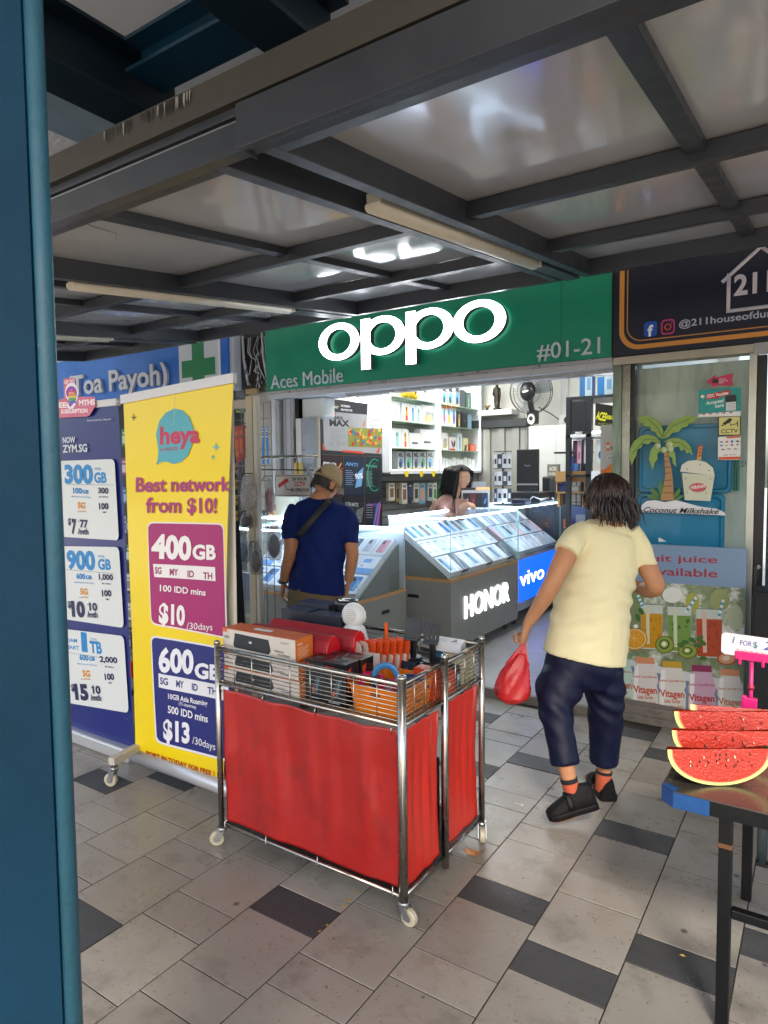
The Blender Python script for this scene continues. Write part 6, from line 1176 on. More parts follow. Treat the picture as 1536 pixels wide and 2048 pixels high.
# ---------------------------------------------------------------- red curtained trolley
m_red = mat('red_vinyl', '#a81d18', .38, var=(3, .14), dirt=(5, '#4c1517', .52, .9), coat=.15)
m_redb = mat('red_vinyl_lit', '#cc2c20', .34, var=(3, .1), coat=.2)  # same red vinyl, colour brightened for the better lit right side
TY = thing('trolley', 'stainless wire basket trolley with red vinyl curtains, loaded with boxed gadgets', 'trolley', (-1.67, 2.24, 0))
xa, xm, xb, ya, yb = -2.137, -1.215, -1.215, 1.925, 2.565; YM = 2.235
def ttube(n_, pts, r, mt=m_ss, nn=10): b = MB(); b.tube(pts, r, mt, nn); return b.build(n_, TY, world=True)
ZT, ZS, ZB = .872, .712, .095
for (x, y, r, zb_) in ((xa, ya, .0125, .07), (xb, ya, .0165, .07), (xb, YM, .015, .045), (xb, yb, .0135, .07), (xa, yb, .0125, .07)):
    ttube('post', [(x, y, zb_), (x, y, ZT+.008)], r, nn=14); b = MB(); b.lathe([(r*.55, ZT+.006), (r*1.12, ZT+.006), (r*1.12, ZT+.016), (r*.9, ZT+.02), (r*.5, ZT+.02), (r*.3, ZT+.014)], m_ss, 14, Matrix.Translation((x, y, 0))); b.build('post_cap', TY, world=True)
for z, r in ((ZT-.012, .0085), (ZS, .008), (ZB, .008)):
    for p0, p1 in (((xa, ya), (xb, ya)), ((xb, ya), (xb, YM)), ((xb, YM), (xb, yb)), ((xa, yb), (xb, yb)), ((xa, ya), (xa, yb))): ttube('rail', [(*p0, z), (*p1, z)], r)
def wires(n_, a, c, nz, nvx, outer):
    b = MB(); a, c = Vector(a), Vector(c); nrm = Vector((c.y-a.y, a.x-c.x, 0)).normalized()*.004
    for k in range(1, nz): z = ZS+(ZT-.012-ZS)*k/nz; b.tube([(a.x, a.y, z), (c.x, c.y, z)], .0016, m_ss, 5)
    for k in range(1, nvx): q = a+(c-a)*(k/nvx)+nrm; b.tube([(q.x, q.y, ZS-.004), (q.x, q.y, ZT-.008)], .002, m_ss, 5)
    b.build(n_, TY, world=True, kind='stuff')
wires('wire_grid', (xa, ya, 0), (xb, ya, 0), 9, 9, 1); wires('wire_grid', (xb, ya, 0), (xb, YM, 0), 9, 4, 1); wires('wire_grid', (xb, YM, 0), (xb, yb, 0), 9, 4, 1); wires('wire_grid', (xa, yb, 0), (xb, yb, 0), 6, 9, 1); wires('wire_grid', (xa, ya, 0), (xa, yb, 0), 6, 6, 1)
b = MB(); b.box(xa+.01, xb-.01, ya+.01, yb-.01, ZS-.004, ZS+.002, mat('plywood', '#8a6d4a', .6, var=(8, .2))); b.build('basket_floor', TY, world=True)
b = MB(); b.box(xa+.01, xb-.01, ya+.01, yb-.01, ZB-.006, ZB, mat('dark_board', '#2a2522', .7)); b.build('lower_shelf', TY, world=True)
for (x, y, a) in ((xa+.002, ya, rad(215)), (xb+.002, ya-.0, rad(-5)), (xb, yb, rad(-60)), (xa, yb, rad(120))): castor(TY, x, y, .078, .031, a)
# curtains
def curtain(n_, P0, P1, zt, zb_, amp, folds, mt, inset, seed, skew=0., sag=0.):
    P0, P1 = Vector(P0), Vector(P1); d_ = (P1-P0); nrm = Vector((d_.y, -d_.x, 0)).normalized()
    def fn(u, v):
        uu_ = u; w_ = 0
        for k, (f, a, ph) in enumerate(folds): w_ += a*math.sin(uu_*f+ph+.25*math.sin(v*3+k))*(.35+.65*(1-abs(v-.45)))
        w_ += .003*noise.noise((u*6+seed, v*5, 0))+.0012*noise.noise((u*30+seed, v*9, 3)); p = P0+d_*(inset+(1-2*inset)*u+skew*v*(1-u if skew > 0 else u))
        zt_ = zt-sag*math.sin(math.pi*u)-.002*math.sin(u*23+seed); p = p+nrm*(-.010+w_*amp*(.3+.7*math.sin(math.pi*min(1, v+.08)))-.01*math.sin(math.pi*v)); p.z = zt_*(1-v)+zb_*v+.003*math.sin(u*15)*v; return p
    b = MB(); b.sheet(fn, 90, 50, mt); return b.build(n_, TY, world=True, solid=.0008)
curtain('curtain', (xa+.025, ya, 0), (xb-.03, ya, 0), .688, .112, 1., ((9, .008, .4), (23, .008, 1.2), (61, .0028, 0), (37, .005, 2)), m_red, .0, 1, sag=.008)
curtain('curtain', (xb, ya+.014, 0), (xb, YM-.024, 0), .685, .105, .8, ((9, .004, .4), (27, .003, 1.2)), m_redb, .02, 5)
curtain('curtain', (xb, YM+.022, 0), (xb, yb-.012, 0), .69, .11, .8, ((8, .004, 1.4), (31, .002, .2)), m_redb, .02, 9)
b = MB()
for x in (xa+.03, -1.87, -1.6, xb-.04): b.tube([(x, ya-.008, ZB+.03), (x, ya-.011, ZB-.002), (x+.01, ya-.008, ZB-.01)], .0022, m_ss, 5); b.tube([(x, ya-.004, ZS-.002), (x, ya-.012, ZS-.02), (x, ya-.006, ZS-.035)], .0022, m_ss, 5)
b.build('wire_hook', TY, world=True, kind='stuff')
gbox('carton', 'brown cardboard carton glimpsed inside the trolley by the corner post', 'carton', -1.34, -1.262, 1.98, 2.2, .1, .6, mat('cardboard', '#5c4232', .75, var=(12, .2)), lambda p, w, h: (p.rect(.0, h*.52, w, h*.72, '#8a6a52'), p.text('MA', .0, h*.58, .03, '#191512', 'l', .04)), bev=.003); gbox('carton', 'larger brown carton low inside the trolley', 'carton', -1.9, -1.33, 2.0, 2.4, .1, .4, MATS['cardboard'])
b = MB(); b.add([(-1.94, 1.98, .0), (-1.9, 1.99, .0), (-1.91, 2.0, .002)], [(0, 1, 2)], m_bk)
# yellow tape scraps on a tile joint
b = MB()
for (px, py, w_) in ((716, 1785, .008), (700, 1801, .016), (690, 1812, .008), (640, 1862, .005), (655, 1850, .006)): c = aZ(px, py, .0015); b.box(c.x-w_, c.x+w_*.4, c.y-.004, c.y+.004, .0005, .0014, mat('tape_yellow', '#b5862a', .5))
tag(b.build('tape_residue', kind='stuff'), 'worn orange tape remnants along the tile joint beside a dark tile', 'tape')
# ---------------------------------------------------------------- goods in the trolley
FL = ZS+.003
def art_soundbar(p, w, h):
    p.poly([(-w*.69, h*.30), (-w*.64, h*.85), (w*.30, h*.80), (w*.36, h*.30), (w*.30, h*.14), (-w*.66, h*.17)], '#1d2328'); p.rect(-w*.24, h*.48, -w*.16, h*.58, '#b8bcc0', .003)
    p.rect(-w, h*.84, -w*.87, h, '#c9602e'); p.text('12W', -w*.95, h*.55, h*.12, '#5c5e60', 'l', .02); p.text('WIRELESS', w*.45, h*.32, h*.09, '#4c4e50', 'l', .01); p.text('SOUNDBAR', w*.55, h*.17, h*.09, '#4c4e50', 'l', .01); p.text('ITEMONT', w*.62, h*.74, h*.08, '#6c6e70', 'l', 0)
    for k in range(5): p.poly(ell(-w*.93+k*w*.06, h*.22, w*.014, h*.04, 8), '#8a8c8e')
def soundbox(x0, x1, y0, z0, h, lab, rz=0., top='#c9602e'):
    t = gbox('soundbar_box', lab, 'box', x0, x1, y0, y0+.105, z0, z0+h, '#c6bfb6', art_soundbar, 'white soundbar boxes in the trolley', rz=rz)
    w = (x1-x0)/2; b = MB(); b.box(-w-.0006, w+.0006, -.0531, .0531, h-.0006, h+.001, card(top)); b.box(w+.0001, w+.0008, -.0528, .0528, .001, h, card('#d2702c')); b.build('orange_panel', t)
    p = Print(leftwall(w+.001, 0, 0)); p.text('ROHS', -.04, h*.72, .008, '#ecd9c8', 'l', .02)
    for k in range(7): p.line(-.04, h*.6-k*.007, .03-(k % 3)*.008, h*.6-k*.007, .0018, '#ecc9ac')
    p.build('side_print', t); p = Print(Matrix.Translation((0, 0, h+.0012))); p.rect(-.07, -.012, .03, .018, '#d8dce0', .01); p.build('label_sticker', t); return t
soundbox(-2.12, -1.70, 1.945, FL, .066, 'white soundbar box at the bottom of the stack behind the wires'); soundbox(-2.12, -1.705, 1.947, FL+.068, .066, 'middle white soundbar box of the stack behind the wires')
soundbox(-2.128, -1.722, 1.95, FL+.138, .09, 'top white soundbar box with orange lid, lying above the rail')
def tube_speaker(x0, x1, y, z, lab):
    t = thing('soundbar_speaker', lab, 'speaker', ((x0+x1)/2, y, z), 0, 'red speaker tubes'); w = (x1-x0)/2; pr = [(-.045, 0), (.045, 0), (.05, .03), (.035, .07), (.012, .09), (-.012, .09), (-.035, .07), (-.05, .03)]
    b = MB(); b.loft([[(x, a, c) for a, c in pr] for x in (-w, w)], mat('red_fabric', '#8e1020', .6, bump=(300, .3)), True, False); b.build('body', t, bevel=.012); b = MB(); b.loft([[(x, a*.96, c*.96+.002) for a, c in pr] for x in (w-.001, w+.004)], mat('red_plastic', '#c2121e', .25), True, False); b.build('end_cap', t, bevel=.004); return t
tube_speaker(-2.11, -1.66, 2.11, FL+.13, 'front red angular speaker behind the white soundbar box'); s2 = tube_speaker(-2.09, -1.61, 2.22, FL+.135, 'rear red angular speaker with a black button, in the trolley'); b = MB(); b.box(.12, .15, -.052, -.049, .03, .06, m_bk); b.build('button', s2)
gbox('dark_box', 'dark block under the red speakers', 'box', -2.1, -1.7, 2.07, 2.26, FL, FL+.128, '#2a2426')
def navy(x0, x1, y0, y1, z0, z1, lab, rz=0.): return gbox('navy_box', lab, 'box', x0, x1, y0, y1, z0, z1, '#20242f', lambda p, w, h: (p.rect(-w*.25, h*.3, w*.1, h*.5, '#a9acb4', .003), p.text('remax', -w*.2, h*.34, h*.1, '#3a3d44', 'l', .02)), 'navy boxes at the back of the trolley', rz)
for (x0, x1, y0, y1, z1, lab) in ((-2.105, -1.945, 2.29, 2.38, .968, 'left navy box with a small white label at the back of the trolley'), (-1.94, -1.755, 2.285, 2.375, .965, 'right navy box with a pink sticker at the back of the trolley'), (-2.09, -1.90, 2.385, 2.48, .985, 'navy box standing behind the two front navy boxes')):
    t = navy(x0, x1, y0, y1, FL, z1, lab); b = MB(); w, d_ = (x1-x0)/2, (y1-y0)/2; b.add([(-w, -d_, 0), (w, -d_, 0), (w, d_, 0), (-w, d_, 0)], [(0, 1, 2, 3)], mat('navy_lid', '#2c3a58', .25), False, Matrix.Translation((0, 0, z1-FL+.0005))); b.build('lid', t)
t = thing('round_speaker', 'small glossy black round speaker behind the navy boxes', 'speaker', (-1.83, 2.43, FL)); b = MB(); b.lathe([(.001, 0), (.045, 0), (.048, .1), (.05, .27), (.054, .285), (.05, .297), (.042, .298), (.03, .292), (.001, .29)], mat('gloss_black', '#14181c', .12, coat=.6), 24); b.build('body', t); b = MB(); b.tube([(.054, 0, .28), (.08, -.01, .285), (.1, -.02, .25), (.11, -.03, .2)], .003, m_bk, 5); b.build('wire', t)
# stack of black gadget boxes with orange marks
def art_game(p, w, h):
    p.poly([(-w*.3, h*.15), (w*.3, h*.2), (w*.7, h*.65), (w*.1, h*.6)], '#3a4a54'); p.poly(ell(-w*.15, h*.28, w*.12, h*.06, 12), '#d2502a'); p.text('5W', -w*.85, h*.8, h*.1, '#d23a1e', 'l', .04); p.line(-w*.6, h*.07, w*.4, h*.07, h*.03, '#8d9296'); p.poly([(w*.1, h*.25), (w*.2, h*.25), (w*.5, h*.6), (w*.4, h*.6)], '#6d8390')
def gamebox(x0, x1, y0, y1, z0, z1, lab):
    t = gbox('gadget_box', lab, 'box', x0, x1, y0, y1, z0, z1, mat('box_black', '#16181c', .22, coat=.3), art_game, 'black and orange gadget boxes in the trolley'); w, d_, h = (x1-x0)/2, (y1-y0)/2, z1-z0
    p = Print(leftwall(w+.0005, 0, 0)); p.poly([(-d_*.9, h*.85), (-d_*.2, h*.9), (-d_*.5, h*.55), (-d_*.7, h*.3)], '#c23a20'); p.build('side_print', t); p = Print(Matrix.Translation((0, 0, h+.0005))); p.rect(-w*.6, -d_*.5, w*.2, d_*.2, '#30343a'); p.poly([(w*.2, -d_*.3), (w*.6, 0), (w*.3, d_*.5)], '#3f1c16'); p.build('top_print', t)
gamebox(-1.685, -1.59, 1.965, 2.06, FL, FL+.158, 'black and orange gadget box right beside the soundbar boxes'); gamebox(-1.582, -1.48, 1.955, 2.04, FL, FL+.165, 'black gadget box with an orange 5W, before the orange crate'); gamebox(-1.57, -1.475, 2.05, 2.13, FL, FL+.162, 'rear black gadget box with an orange stripe beside white cards'); gamebox(-1.68, -1.585, 2.065, 2.15, FL, FL+.155, 'black gadget box behind the one next to the soundbars')
# white robot speaker
rb = robot('robot_speaker', 'white toy astronaut speaker with a round head and slotted grille', (-1.70, 2.31, FL+.13), 1.05, rad(20), True); rb['category'] = 'speaker'
p = Print(front(0, -.0535, .142)); 
for k in range(7): z = -.024+k*.008; x = math.sqrt(max(0, .028**2-z*z)); p.rect(-x, z, x, z+.0032, '#a9a69e')
p.build('grille', rb); b = MB(); b.tube([(.050*math.cos(a), 0, .131+.053*math.sin(a)) for a in [rad(-30+k*24) for k in range(11)]], .006, m_whtp, 6); b.build('halo_band', rb); gbox('white_carton', 'white carton carrying the astronaut speaker', 'carton', -1.75, -1.64, 2.25, 2.37, FL, FL+.128, '#c3c0ba')
# white and orange blister cards in a row
m_tr = mat('blister_film', '#cdbfb4', .15, spec=.7, alpha=.6)
for k in range(8):
    x0 = -1.66+k*.020; y = 2.19+k*.021; t = thing('blister_pack', ['clear rounded blister pack beside the astronaut speaker', 'second clear rounded blister pack', 'third blister pack with an orange card', 'fourth orange blister card in the row', 'fifth orange blister card in the row', 'sixth orange blister card in the row', 'seventh orange blister card in the row', 'last orange blister card, by the black stand'][k], 'package', (x0, y, FL+.02), rad(-12), 'blister cards in the trolley'); t.rotation_euler = (rad(-8), 0, rad(-14))
    b = MB(); b.prism(rrect(0, 0, .085, .165, .03 if k < 2 else .008, 6), .004, m_tr if k < 2 else card('#cf4a1c'), front(0, 0, 0)); b.build('card', t, bevel=.0008); p = Print(front(0, -.0045, 0)); p.rect(.008, .02, .077, .105, '#d8cdc4' if k < 3 else '#dcd2ca', .006); p.poly(ell(.035, .055, .011, .02, 10), '#2a2422'); p.rect(.03, .135, .055, .145, '#6a3a2a', .004); p.build('print', t)
gbox('orange_strip', 'bright orange upright strip above the blister cards', 'strip', -1.575, -1.559, 2.36, 2.365, FL+.16, FL+.235, '#e0561a'); gbox('white_card_box', 'white box with an orange top in front of the blister cards', 'box', -1.56, -1.49, 2.14, 2.2, FL, FL+.15, '#c9bdb4', lambda p, w, h: p.rect(-w, h*.72, w, h, '#b9502a'))
# orange crate with a smile
CR8 = thing('orange_crate', 'orange plastic basket with a smiling face on its end', 'basket', (-1.31, 2.065, FL)); m_or = mat('orange_plastic', '#d9730e', .38, var=(5, .06)); x0, x1, y0, y1, h = -1.468, -1.240, 1.953, 2.2, .098
b = MB(); rs = []
for ins, z in ((.012, 0), (0, h), (-.004, h), (-.004, h+.005), (.004, h+.005), (.004, h), (.014, .004)): rs.append([(a, c, FL+z) for a, c in rrect(x0+ins, y0+ins, x1-ins, y1-ins, .016)])
b.loft(rs, m_or, True, False); b.build('tub', CR8, world=True)
p = PlanePrint('Y', y0+.001); p.rect(x0+.10, FL+.066, x0+.14, FL+.084, '#7a3a10', .006); p.build('front_grip', CR8, world=True)
p = Print(leftwall(x1-.0015, 0, 0)); 
for y in (2.07, 2.10): p.poly(ell(y, FL+.08, .004, .006, 10), '#3a2a14')
q = ell(2.085, FL+.064, .024, .03, 14, 200, 345); 
for i in range(14): p.line(q[i][0], q[i][1], q[i+1][0], q[i+1][1], .004, '#3a2a14', True)
p.build('smile', CR8, world=True); b = MB(); b.add([(0, 0, 0)]*0, [], m_or)
def headband(name, lab, c, colr, r, z, rot, w=.006, n=2):
    t = thing(name, lab, 'headphones', c, 0, 'children headphones in the orange basket'); Rm = Matrix.Rotation(rot[2], 4, 'Z') @ Matrix.Rotation(rot[0], 4, 'X')
    b = MB(); b.tube([(r*math.cos(a), 0, r*1.05*math.sin(a)) for a in [rad(-25+230*k/22) for k in range(23)]], [(w*.6, w*1.6)]*23, colr, 10, T=Rm, up=(0, 1, 0)); b.tube([(r*.86*math.cos(a), 0, r*.92*math.sin(a)) for a in [rad(10+160*k/18) for k in range(19)]], [(w*.4, w*1.3)]*19, colr, 8, T=Rm, up=(0, 1, 0)); b.build('band', t)
    for s_ in (-1, 1): b = MB(); b.tube([(s_*r*.98, 0, -.4*r), (s_*r*.78, 0, -.42*r)], [.026, .022], colr, 16, T=Rm); b.build('ear_cup', t)
    return t
m_bl = mat('toy_blue', '#1d6ea3', .3); m_pkp = mat('toy_pink', '#c4265c', .3); m_nv = mat('toy_navy', '#1c2f6a', .35)
headband('blue_headphones', 'sky blue headphones standing up in the orange basket', (-1.385, 2.08, FL+.10), m_bl, .047, 0, (rad(-10), 0, rad(25))); headband('pink_headphones', 'pink headphones at the left end of the orange basket', (-1.435, 2.05, FL+.095), m_pkp, .042, 0, (rad(-75), 0, rad(50)), .008); headband('pink_headphones', 'pink and navy headphones low in the front of the basket', (-1.34, 2.02, FL+.075), m_pkp, .04, 0, (rad(-40), 0, rad(-30)), .006); headband('navy_headphones', 'navy headphones at the rear end of the basket', (-1.29, 2.13, FL+.08), m_nv, .04, 0, (rad(-60), 0, rad(70)), .007)
gbox('kids_card', 'dark teal card lying in the orange basket', 'card', -1.40, -1.29, 2.0, 2.12, FL+.02, FL+.07, '#174a66')
# right part of the trolley
def art_or(p, w, h): p.rect(-w*.7, h*.3, w*.2, h*.5, '#e8d8cc'); p.rect(-w, h*.8, w, h, '#b53a14')
gbox('orange_box', 'orange box leaning inside the right basket wires', 'box', -1.31, -1.235, 2.26, 2.36, FL, FL+.085, '#cf4a18', art_or, face='X', bev=.002); gbox('orange_box', 'flat orange box below the black stand', 'box', -1.33, -1.24, 2.195, 2.25, FL, FL+.12, '#c44216', art_or); gbox('black_barcode_box', 'black box with white print between orange and cream boxes', 'box', -1.30, -1.237, 2.37, 2.41, FL, FL+.09, '#1f1f22', art_txt('|||', '#cccccc'), face='X')
for k in range(6): gbox('cream_box', ['lowest', 'second lowest', 'third', 'fourth', 'fifth', 'topmost'][k]+' cream box of the stack at the right end of the trolley', 'box', -1.325+rnd.uniform(-.004, .004), -1.238, 2.43, 2.535, FL+k*.022, FL+k*.022+.021, '#bdb496', lambda p, w, h: p.rect(-w*.6, h*.2, w*.4, h*.8, '#8a8266'), 'cream boxes at the end of the trolley', face='X')
t = gbox('white_box', 'white box with purple print lying on top of the cream stack', 'box', -.065, .065, -.05, .05, 0, .035, '#bfc2c8', None); t.location = (-1.31, 2.44, FL+.14); t.rotation_euler = (0, rad(4), rad(14)); p = Print(Matrix.Translation((0, 0, .0354))); p.rect(-.055, -.03, .0, .035, '#a9b0b8'); p.poly([(.01, -.02), (.04, -.01), (.03, .03)], '#5a3a66'); p.build('print', t)
t = gbox('white_box', 'white and green box lying by the far rail', 'box', -.07, .07, -.04, .04, 0, .03, '#b4bcb8', None); t.location = (-1.39, 2.50, FL+.12); t.rotation_euler = (0, 0, rad(-10)); p = Print(Matrix.Translation((0, 0, .0304))); p.poly([(-.06, -.03), (.0, -.03), (.03, .03), (-.04, .03)], '#5f8a6a'); p.build('print', t)
gbox('blue_tray_box', 'dark blue flat box under the phone stands', 'box', -1.5, -1.395, 2.32, 2.43, FL, FL+.095, '#26384a'); gbox('blue_sleeve', 'blue printed sleeve beside the blister cards', 'sleeve', -1.40, -1.35, 2.46, 2.50, FL, FL+.15, '#3a6a8e')
def phone_stand(lab, loc, slots, rz):
    t = thing('phone_stand', lab, 'stand', loc, rz, 'black phone stands in the trolley'); b = MB()
    b.prism(ell(0, 0, .04, .04, 18), .006, m_bk); b.build('base', t); b = MB(); b.tube([(0, 0, .005), (0, .004, .05), (0, -.004, .10)], [(.009, .014)]*3, m_bk, 8, up=(0, 1, 0)); b.build('stem', t, bevel=.001)
    Tm = Matrix.Translation((0, -.01, .085)) @ Matrix.Rotation(rad(72), 4, 'X'); b = MB()
    if slots:
        for x in (-.035, -.0165, .0015, .0195): b.box(x, x+.0135, .0, .07, 0, .005, m_bk, Tm)
        b.box(-.035, .033, .0, .012, 0.0003, .0047, m_bk, Tm); b.box(-.035, .033, .066, .078, .0003, .0047, m_bk, Tm); b.box(-.035, .033, .036, .042, .0004, .0046, m_bk, Tm)
    else: b.prism(rrect(-.035, -.01, .035, .085, .01), .008, m_bk, Tm)
    b.build('cradle', t, bevel=.0008); b = MB(); b.box(-.03, .03, -.012, .0, .0, .022, m_bk, Tm); b.build('ledge', t, bevel=.002); return t
phone_stand('solid backed black phone stand by the far rail of the trolley', (-1.437, 2.37, FL+.10), False, rad(12)); phone_stand('slotted black phone stand right of the solid one', (-1.339, 2.36, FL+.10), True, rad(8))
gbox('stand_support', 'flat orange and black box carrying the slotted stand', 'box', -1.38, -1.28, 2.32, 2.42, FL+.087, FL+.099, '#2a3038')
# ---------------------------------------------------------------- fruit table
m_tt = mat('table_steel', '#6e655e', .26, .8, var=(5, .2)); m_bt = mat('blue_tape', '#12457e', .45, var=(30, .35), dirt=(40, '#0a1a2e', .6, .7))
m_bf = mat('black_frame', '#08090b', .45, spec=.3, dirt=(14, '#4a2f1c', .68, .78))
TB = thing('fruit_table', 'black framed steel topped table with blue tape on its corner, bottom right', 'table', (.4, 2.35, 0))
tx0, tx1, ty0, ty1, tz = -.385, 1.6, 2.02, 2.76, .665
def tsl(n_, *a, bev=.003): return slab(n_, *a, TB, bev)
b = MB(); b.prism([(tx0+.035, ty0), (tx1, ty0), (tx1, ty1), (tx0+.035, ty1), (tx0, ty1-.03), (tx0, ty0+.03)], .004, m_tt, Matrix.Translation((0, 0, tz))); b.build('steel_top', TB, world=True, bevel=.001)
b = MB(); b.prism([(tx0+.035, ty0+.001), (tx1, ty0+.001), (tx1, ty1-.001), (tx0+.035, ty1-.001), (tx0+.001, ty1-.03), (tx0+.001, ty0+.03)], .042, m_bf, Matrix.Translation((0, 0, tz-.0425))); b.build('apron', TB, world=True, bevel=.003)
def tape(pts, name='blue_tape'):
    b = MB(); n_ = len(pts)
    for z0, z1 in ((tz-.044, tz+.001),): b.loft([[(x, y, z) for x, y in pts] for z in (z0, z0+.018, z1)], m_bt, False, False, closed=False)
    b.build(name, TB, world=True, solid=.002)
tape([(tx0+.13, ty0-.0015), (tx0+.035, ty0-.002), (tx0-.002, ty0+.03), (tx0-.002, ty0+.09)]); tape([(tx0-.002, ty1-.10), (tx0-.002, ty1-.03), (tx0+.035, ty1+.002), (tx0+.12, ty1+.002)])
b = MB(); b.add([(tx0-.0025, ty0+.03, tz+.0046), (tx0+.035, ty0-.0025, tz+.0046), (tx0+.05, ty0+.02, tz+.0046), (tx0+.014, ty0+.045, tz+.0046)], [(0, 1, 2, 3)], m_bt); b.build('blue_tape', TB, world=True)
lx = -.215
tsl('leg', lx-.017, lx+.017, ty0+.008, ty0+.042, 0, tz-.043, m_bf); tsl('leg', lx-.017, lx+.017, ty1-.05, ty1-.016, 0, tz-.043, m_bf)
tsl('leg', 1.4, 1.434, ty0+.008, ty0+.042, 0, tz-.043, m_bf); tsl('leg', 1.4, 1.434, ty1-.05, ty1-.016, 0, tz-.043, m_bf)
tsl('stretcher', lx+.018, 1.399, ty0+.012, ty0+.038, .335, .362, m_bf); tsl('stretcher', lx+.018, 1.399, ty1-.047, ty1-.02, .335, .362, m_bf)
slab('joint_collar', lx-.0185, lx+.0185, ty0+.0065, ty0+.0435, .535, .548, mat('rust', '#553519', .7), TB, .001)
# folded umbrella shaft / bottle hanging behind the legs
t = thing('clear_tube', 'clear plastic bottle like tube strapped beside the far table leg', 'tube', (-.16, 2.60, .22)); b = MB(); b.tube([(0, 0, 0), (0, 0, .27)], .016, mat('dull_clear', '#3f4a4e', .15, spec=.8), 12); b.build('tube', t); b = MB(); b.box(-.02, .02, -.018, .018, -.006, .006, m_bk); b.box(-.02, .02, -.018, .018, .262, .274, m_bk); b.build('strap', t, bevel=.002)
t = thing('wire_basket', 'black woven rattan bag behind the juice poster at the right edge', 'bag', (-.28, 4.2, .1)); slab('body', -.335, .3, 4.15, 4.4, .1, .92, mat('rattan_black', '#17181b', .5, bump=(120, 1.)), t, .02)
# watermelon wedges
m_rind = mat('melon_rind', '#35502a', .35, var=(12, .4)); m_pale = mat('melon_pale', '#c6ca80', .4, var=(20, .12)); 
m_flesh = mat('melon_flesh', '#b02c1a', .3, var=(9, .3), bump=(120, .5), spec=.7, sss=.15, dirt=(26, '#e0745c', .60, .85)); m_seed = mat('melon_seed', '#4a1c14', .3); m_seedw = mat('melon_seed_pale', '#e8c9a8', .3)
def wedge(cx, cyy, z, rx, rz_, thick, lab, rz=0., tilt=0., seeds=18, sd=1):
    t = thing('watermelon_slice', lab, 'watermelon', (cx, cyy, z), rz, 'watermelon slices on the table'); t.rotation_euler = (tilt, 0, rz); N = 30
    R_ = lambda s: [(rx*s*math.cos(math.pi+math.pi*k/N), -(rz_*s*abs(math.sin(math.pi*k/N))**.9)) for k in range(N+1)]
    def face(s, y): return [(x, y, zz+rz_) for x, zz in R_(s)]
    rs = random.Random(sd); b = MB(); n = N+1
    # rind: swept from front rim to back apex edge
    secs = []
    for k in range(7):
        a = math.pi/2*k/6*.62; secs.append([(x*(1-.06*k/6), thick*math.sin(a)/math.sin(math.pi/2*.62)*(.25+.75*min(1, -zz/rz_*1.2)), rz_+zz*math.cos(a*.35)) for x, zz in R_(1.)])
    b.loft(secs, m_rind, False, True, closed=False); b.loft([secs[-1], [(x*.2, 0.004, rz_) for x, zz in R_(1.)]], m_flesh, False, False, closed=False); b.build('rind', t)
    b = MB(); o, i = face(1., 0), face(.90, -.0006); b.loft([o, face(.93, -.0003)], m_pale, False, False, closed=False); b.loft([face(.93, -.0003), i], mat('melon_blend', '#dd8a64', .35, var=(30, .25)), False, False, closed=False); b.build('pale_edge', t)
    b = MB(); g = [[(x*q, -.0008-.0012*noise.noise((x*40, zz*40+sd, q*5)), rz_+zz*q) for x, zz in R_(.905)] for q in (1, .8, .6, .4, .2, .02)]; b.loft(g, m_flesh, False, True, closed=False); b.build('flesh', t)
    b = MB()
    for k in range(seeds):
        x, zz = rs.uniform(-.6, .6)*rx, rz_*(1-rs.uniform(.14, .5)); a = rs.uniform(-.4, .4); c, s_ = math.cos(a), math.sin(a); l = rs.uniform(.0025, .005)
        b.loft([[(x+l*.5*f*math.cos(q)*c-l*f*math.sin(q)*s_, yy, zz+l*.5*f*math.cos(q)*s_+l*1.2*f*math.sin(q)*c) for q in [2*math.pi*j/8 for j in range(8)]] for f, yy in ((1, -.001), (.8, -.0035), (.2, -.0042))], m_seedw if rs.random() < .3 else m_seed, True, True)
    b.build('seed', t, kind='stuff'); return t
rh = Vector((.833, .553, 0)); az = math.atan2(.553, .833)
for k, (px, py, zt_, rx, rz_, th, ra, ti, lab, sd) in enumerate(((1336, 1500, .779, .155, .108, .10, 0, -2, 'nearest watermelon slice, its seedy red face towards the camera', 26), (1345, 1462, .786, .168, .112, .10, -3, -3, 'second watermelon slice from the front', 16), (1350, 1424, .792, .178, .118, .09, -3, -4, 'third watermelon slice from the front', 14), (1383, 1412, .786, .23, .11, .10, -14, -16, 'farthest watermelon slice, turned and glistening', 8))):
    tip = aZ(px, py, zt_); c = tip+Vector((math.cos(az+rad(ra)), math.sin(az+rad(ra)), 0))*rx; wedge(c.x, c.y, zt_-rz_, rx, rz_, th, lab, az+rad(ra), rad(ti), sd, k+1)
b = MB(); b.box(-.24, -.14, 2.60, 2.68, tz+.005, tz+.05, mat('plastic_roll', '#b9bcc2', .3)); tag(b.build('bag_roll', bevel=.012), 'folded white plastic bags at the far edge of the fruit table', 'bags')
b = MB(); b.prism(rrect(-.045, -.04, .045, .04, .014), .012, mat('tray_white', '#c9c6c0', .4), Matrix.Translation((.0, 2.12, tz+.005))); tag(b.build('foam_tray', bevel=.004), 'white foam tray edge beside the nearest watermelon slice', 'tray')
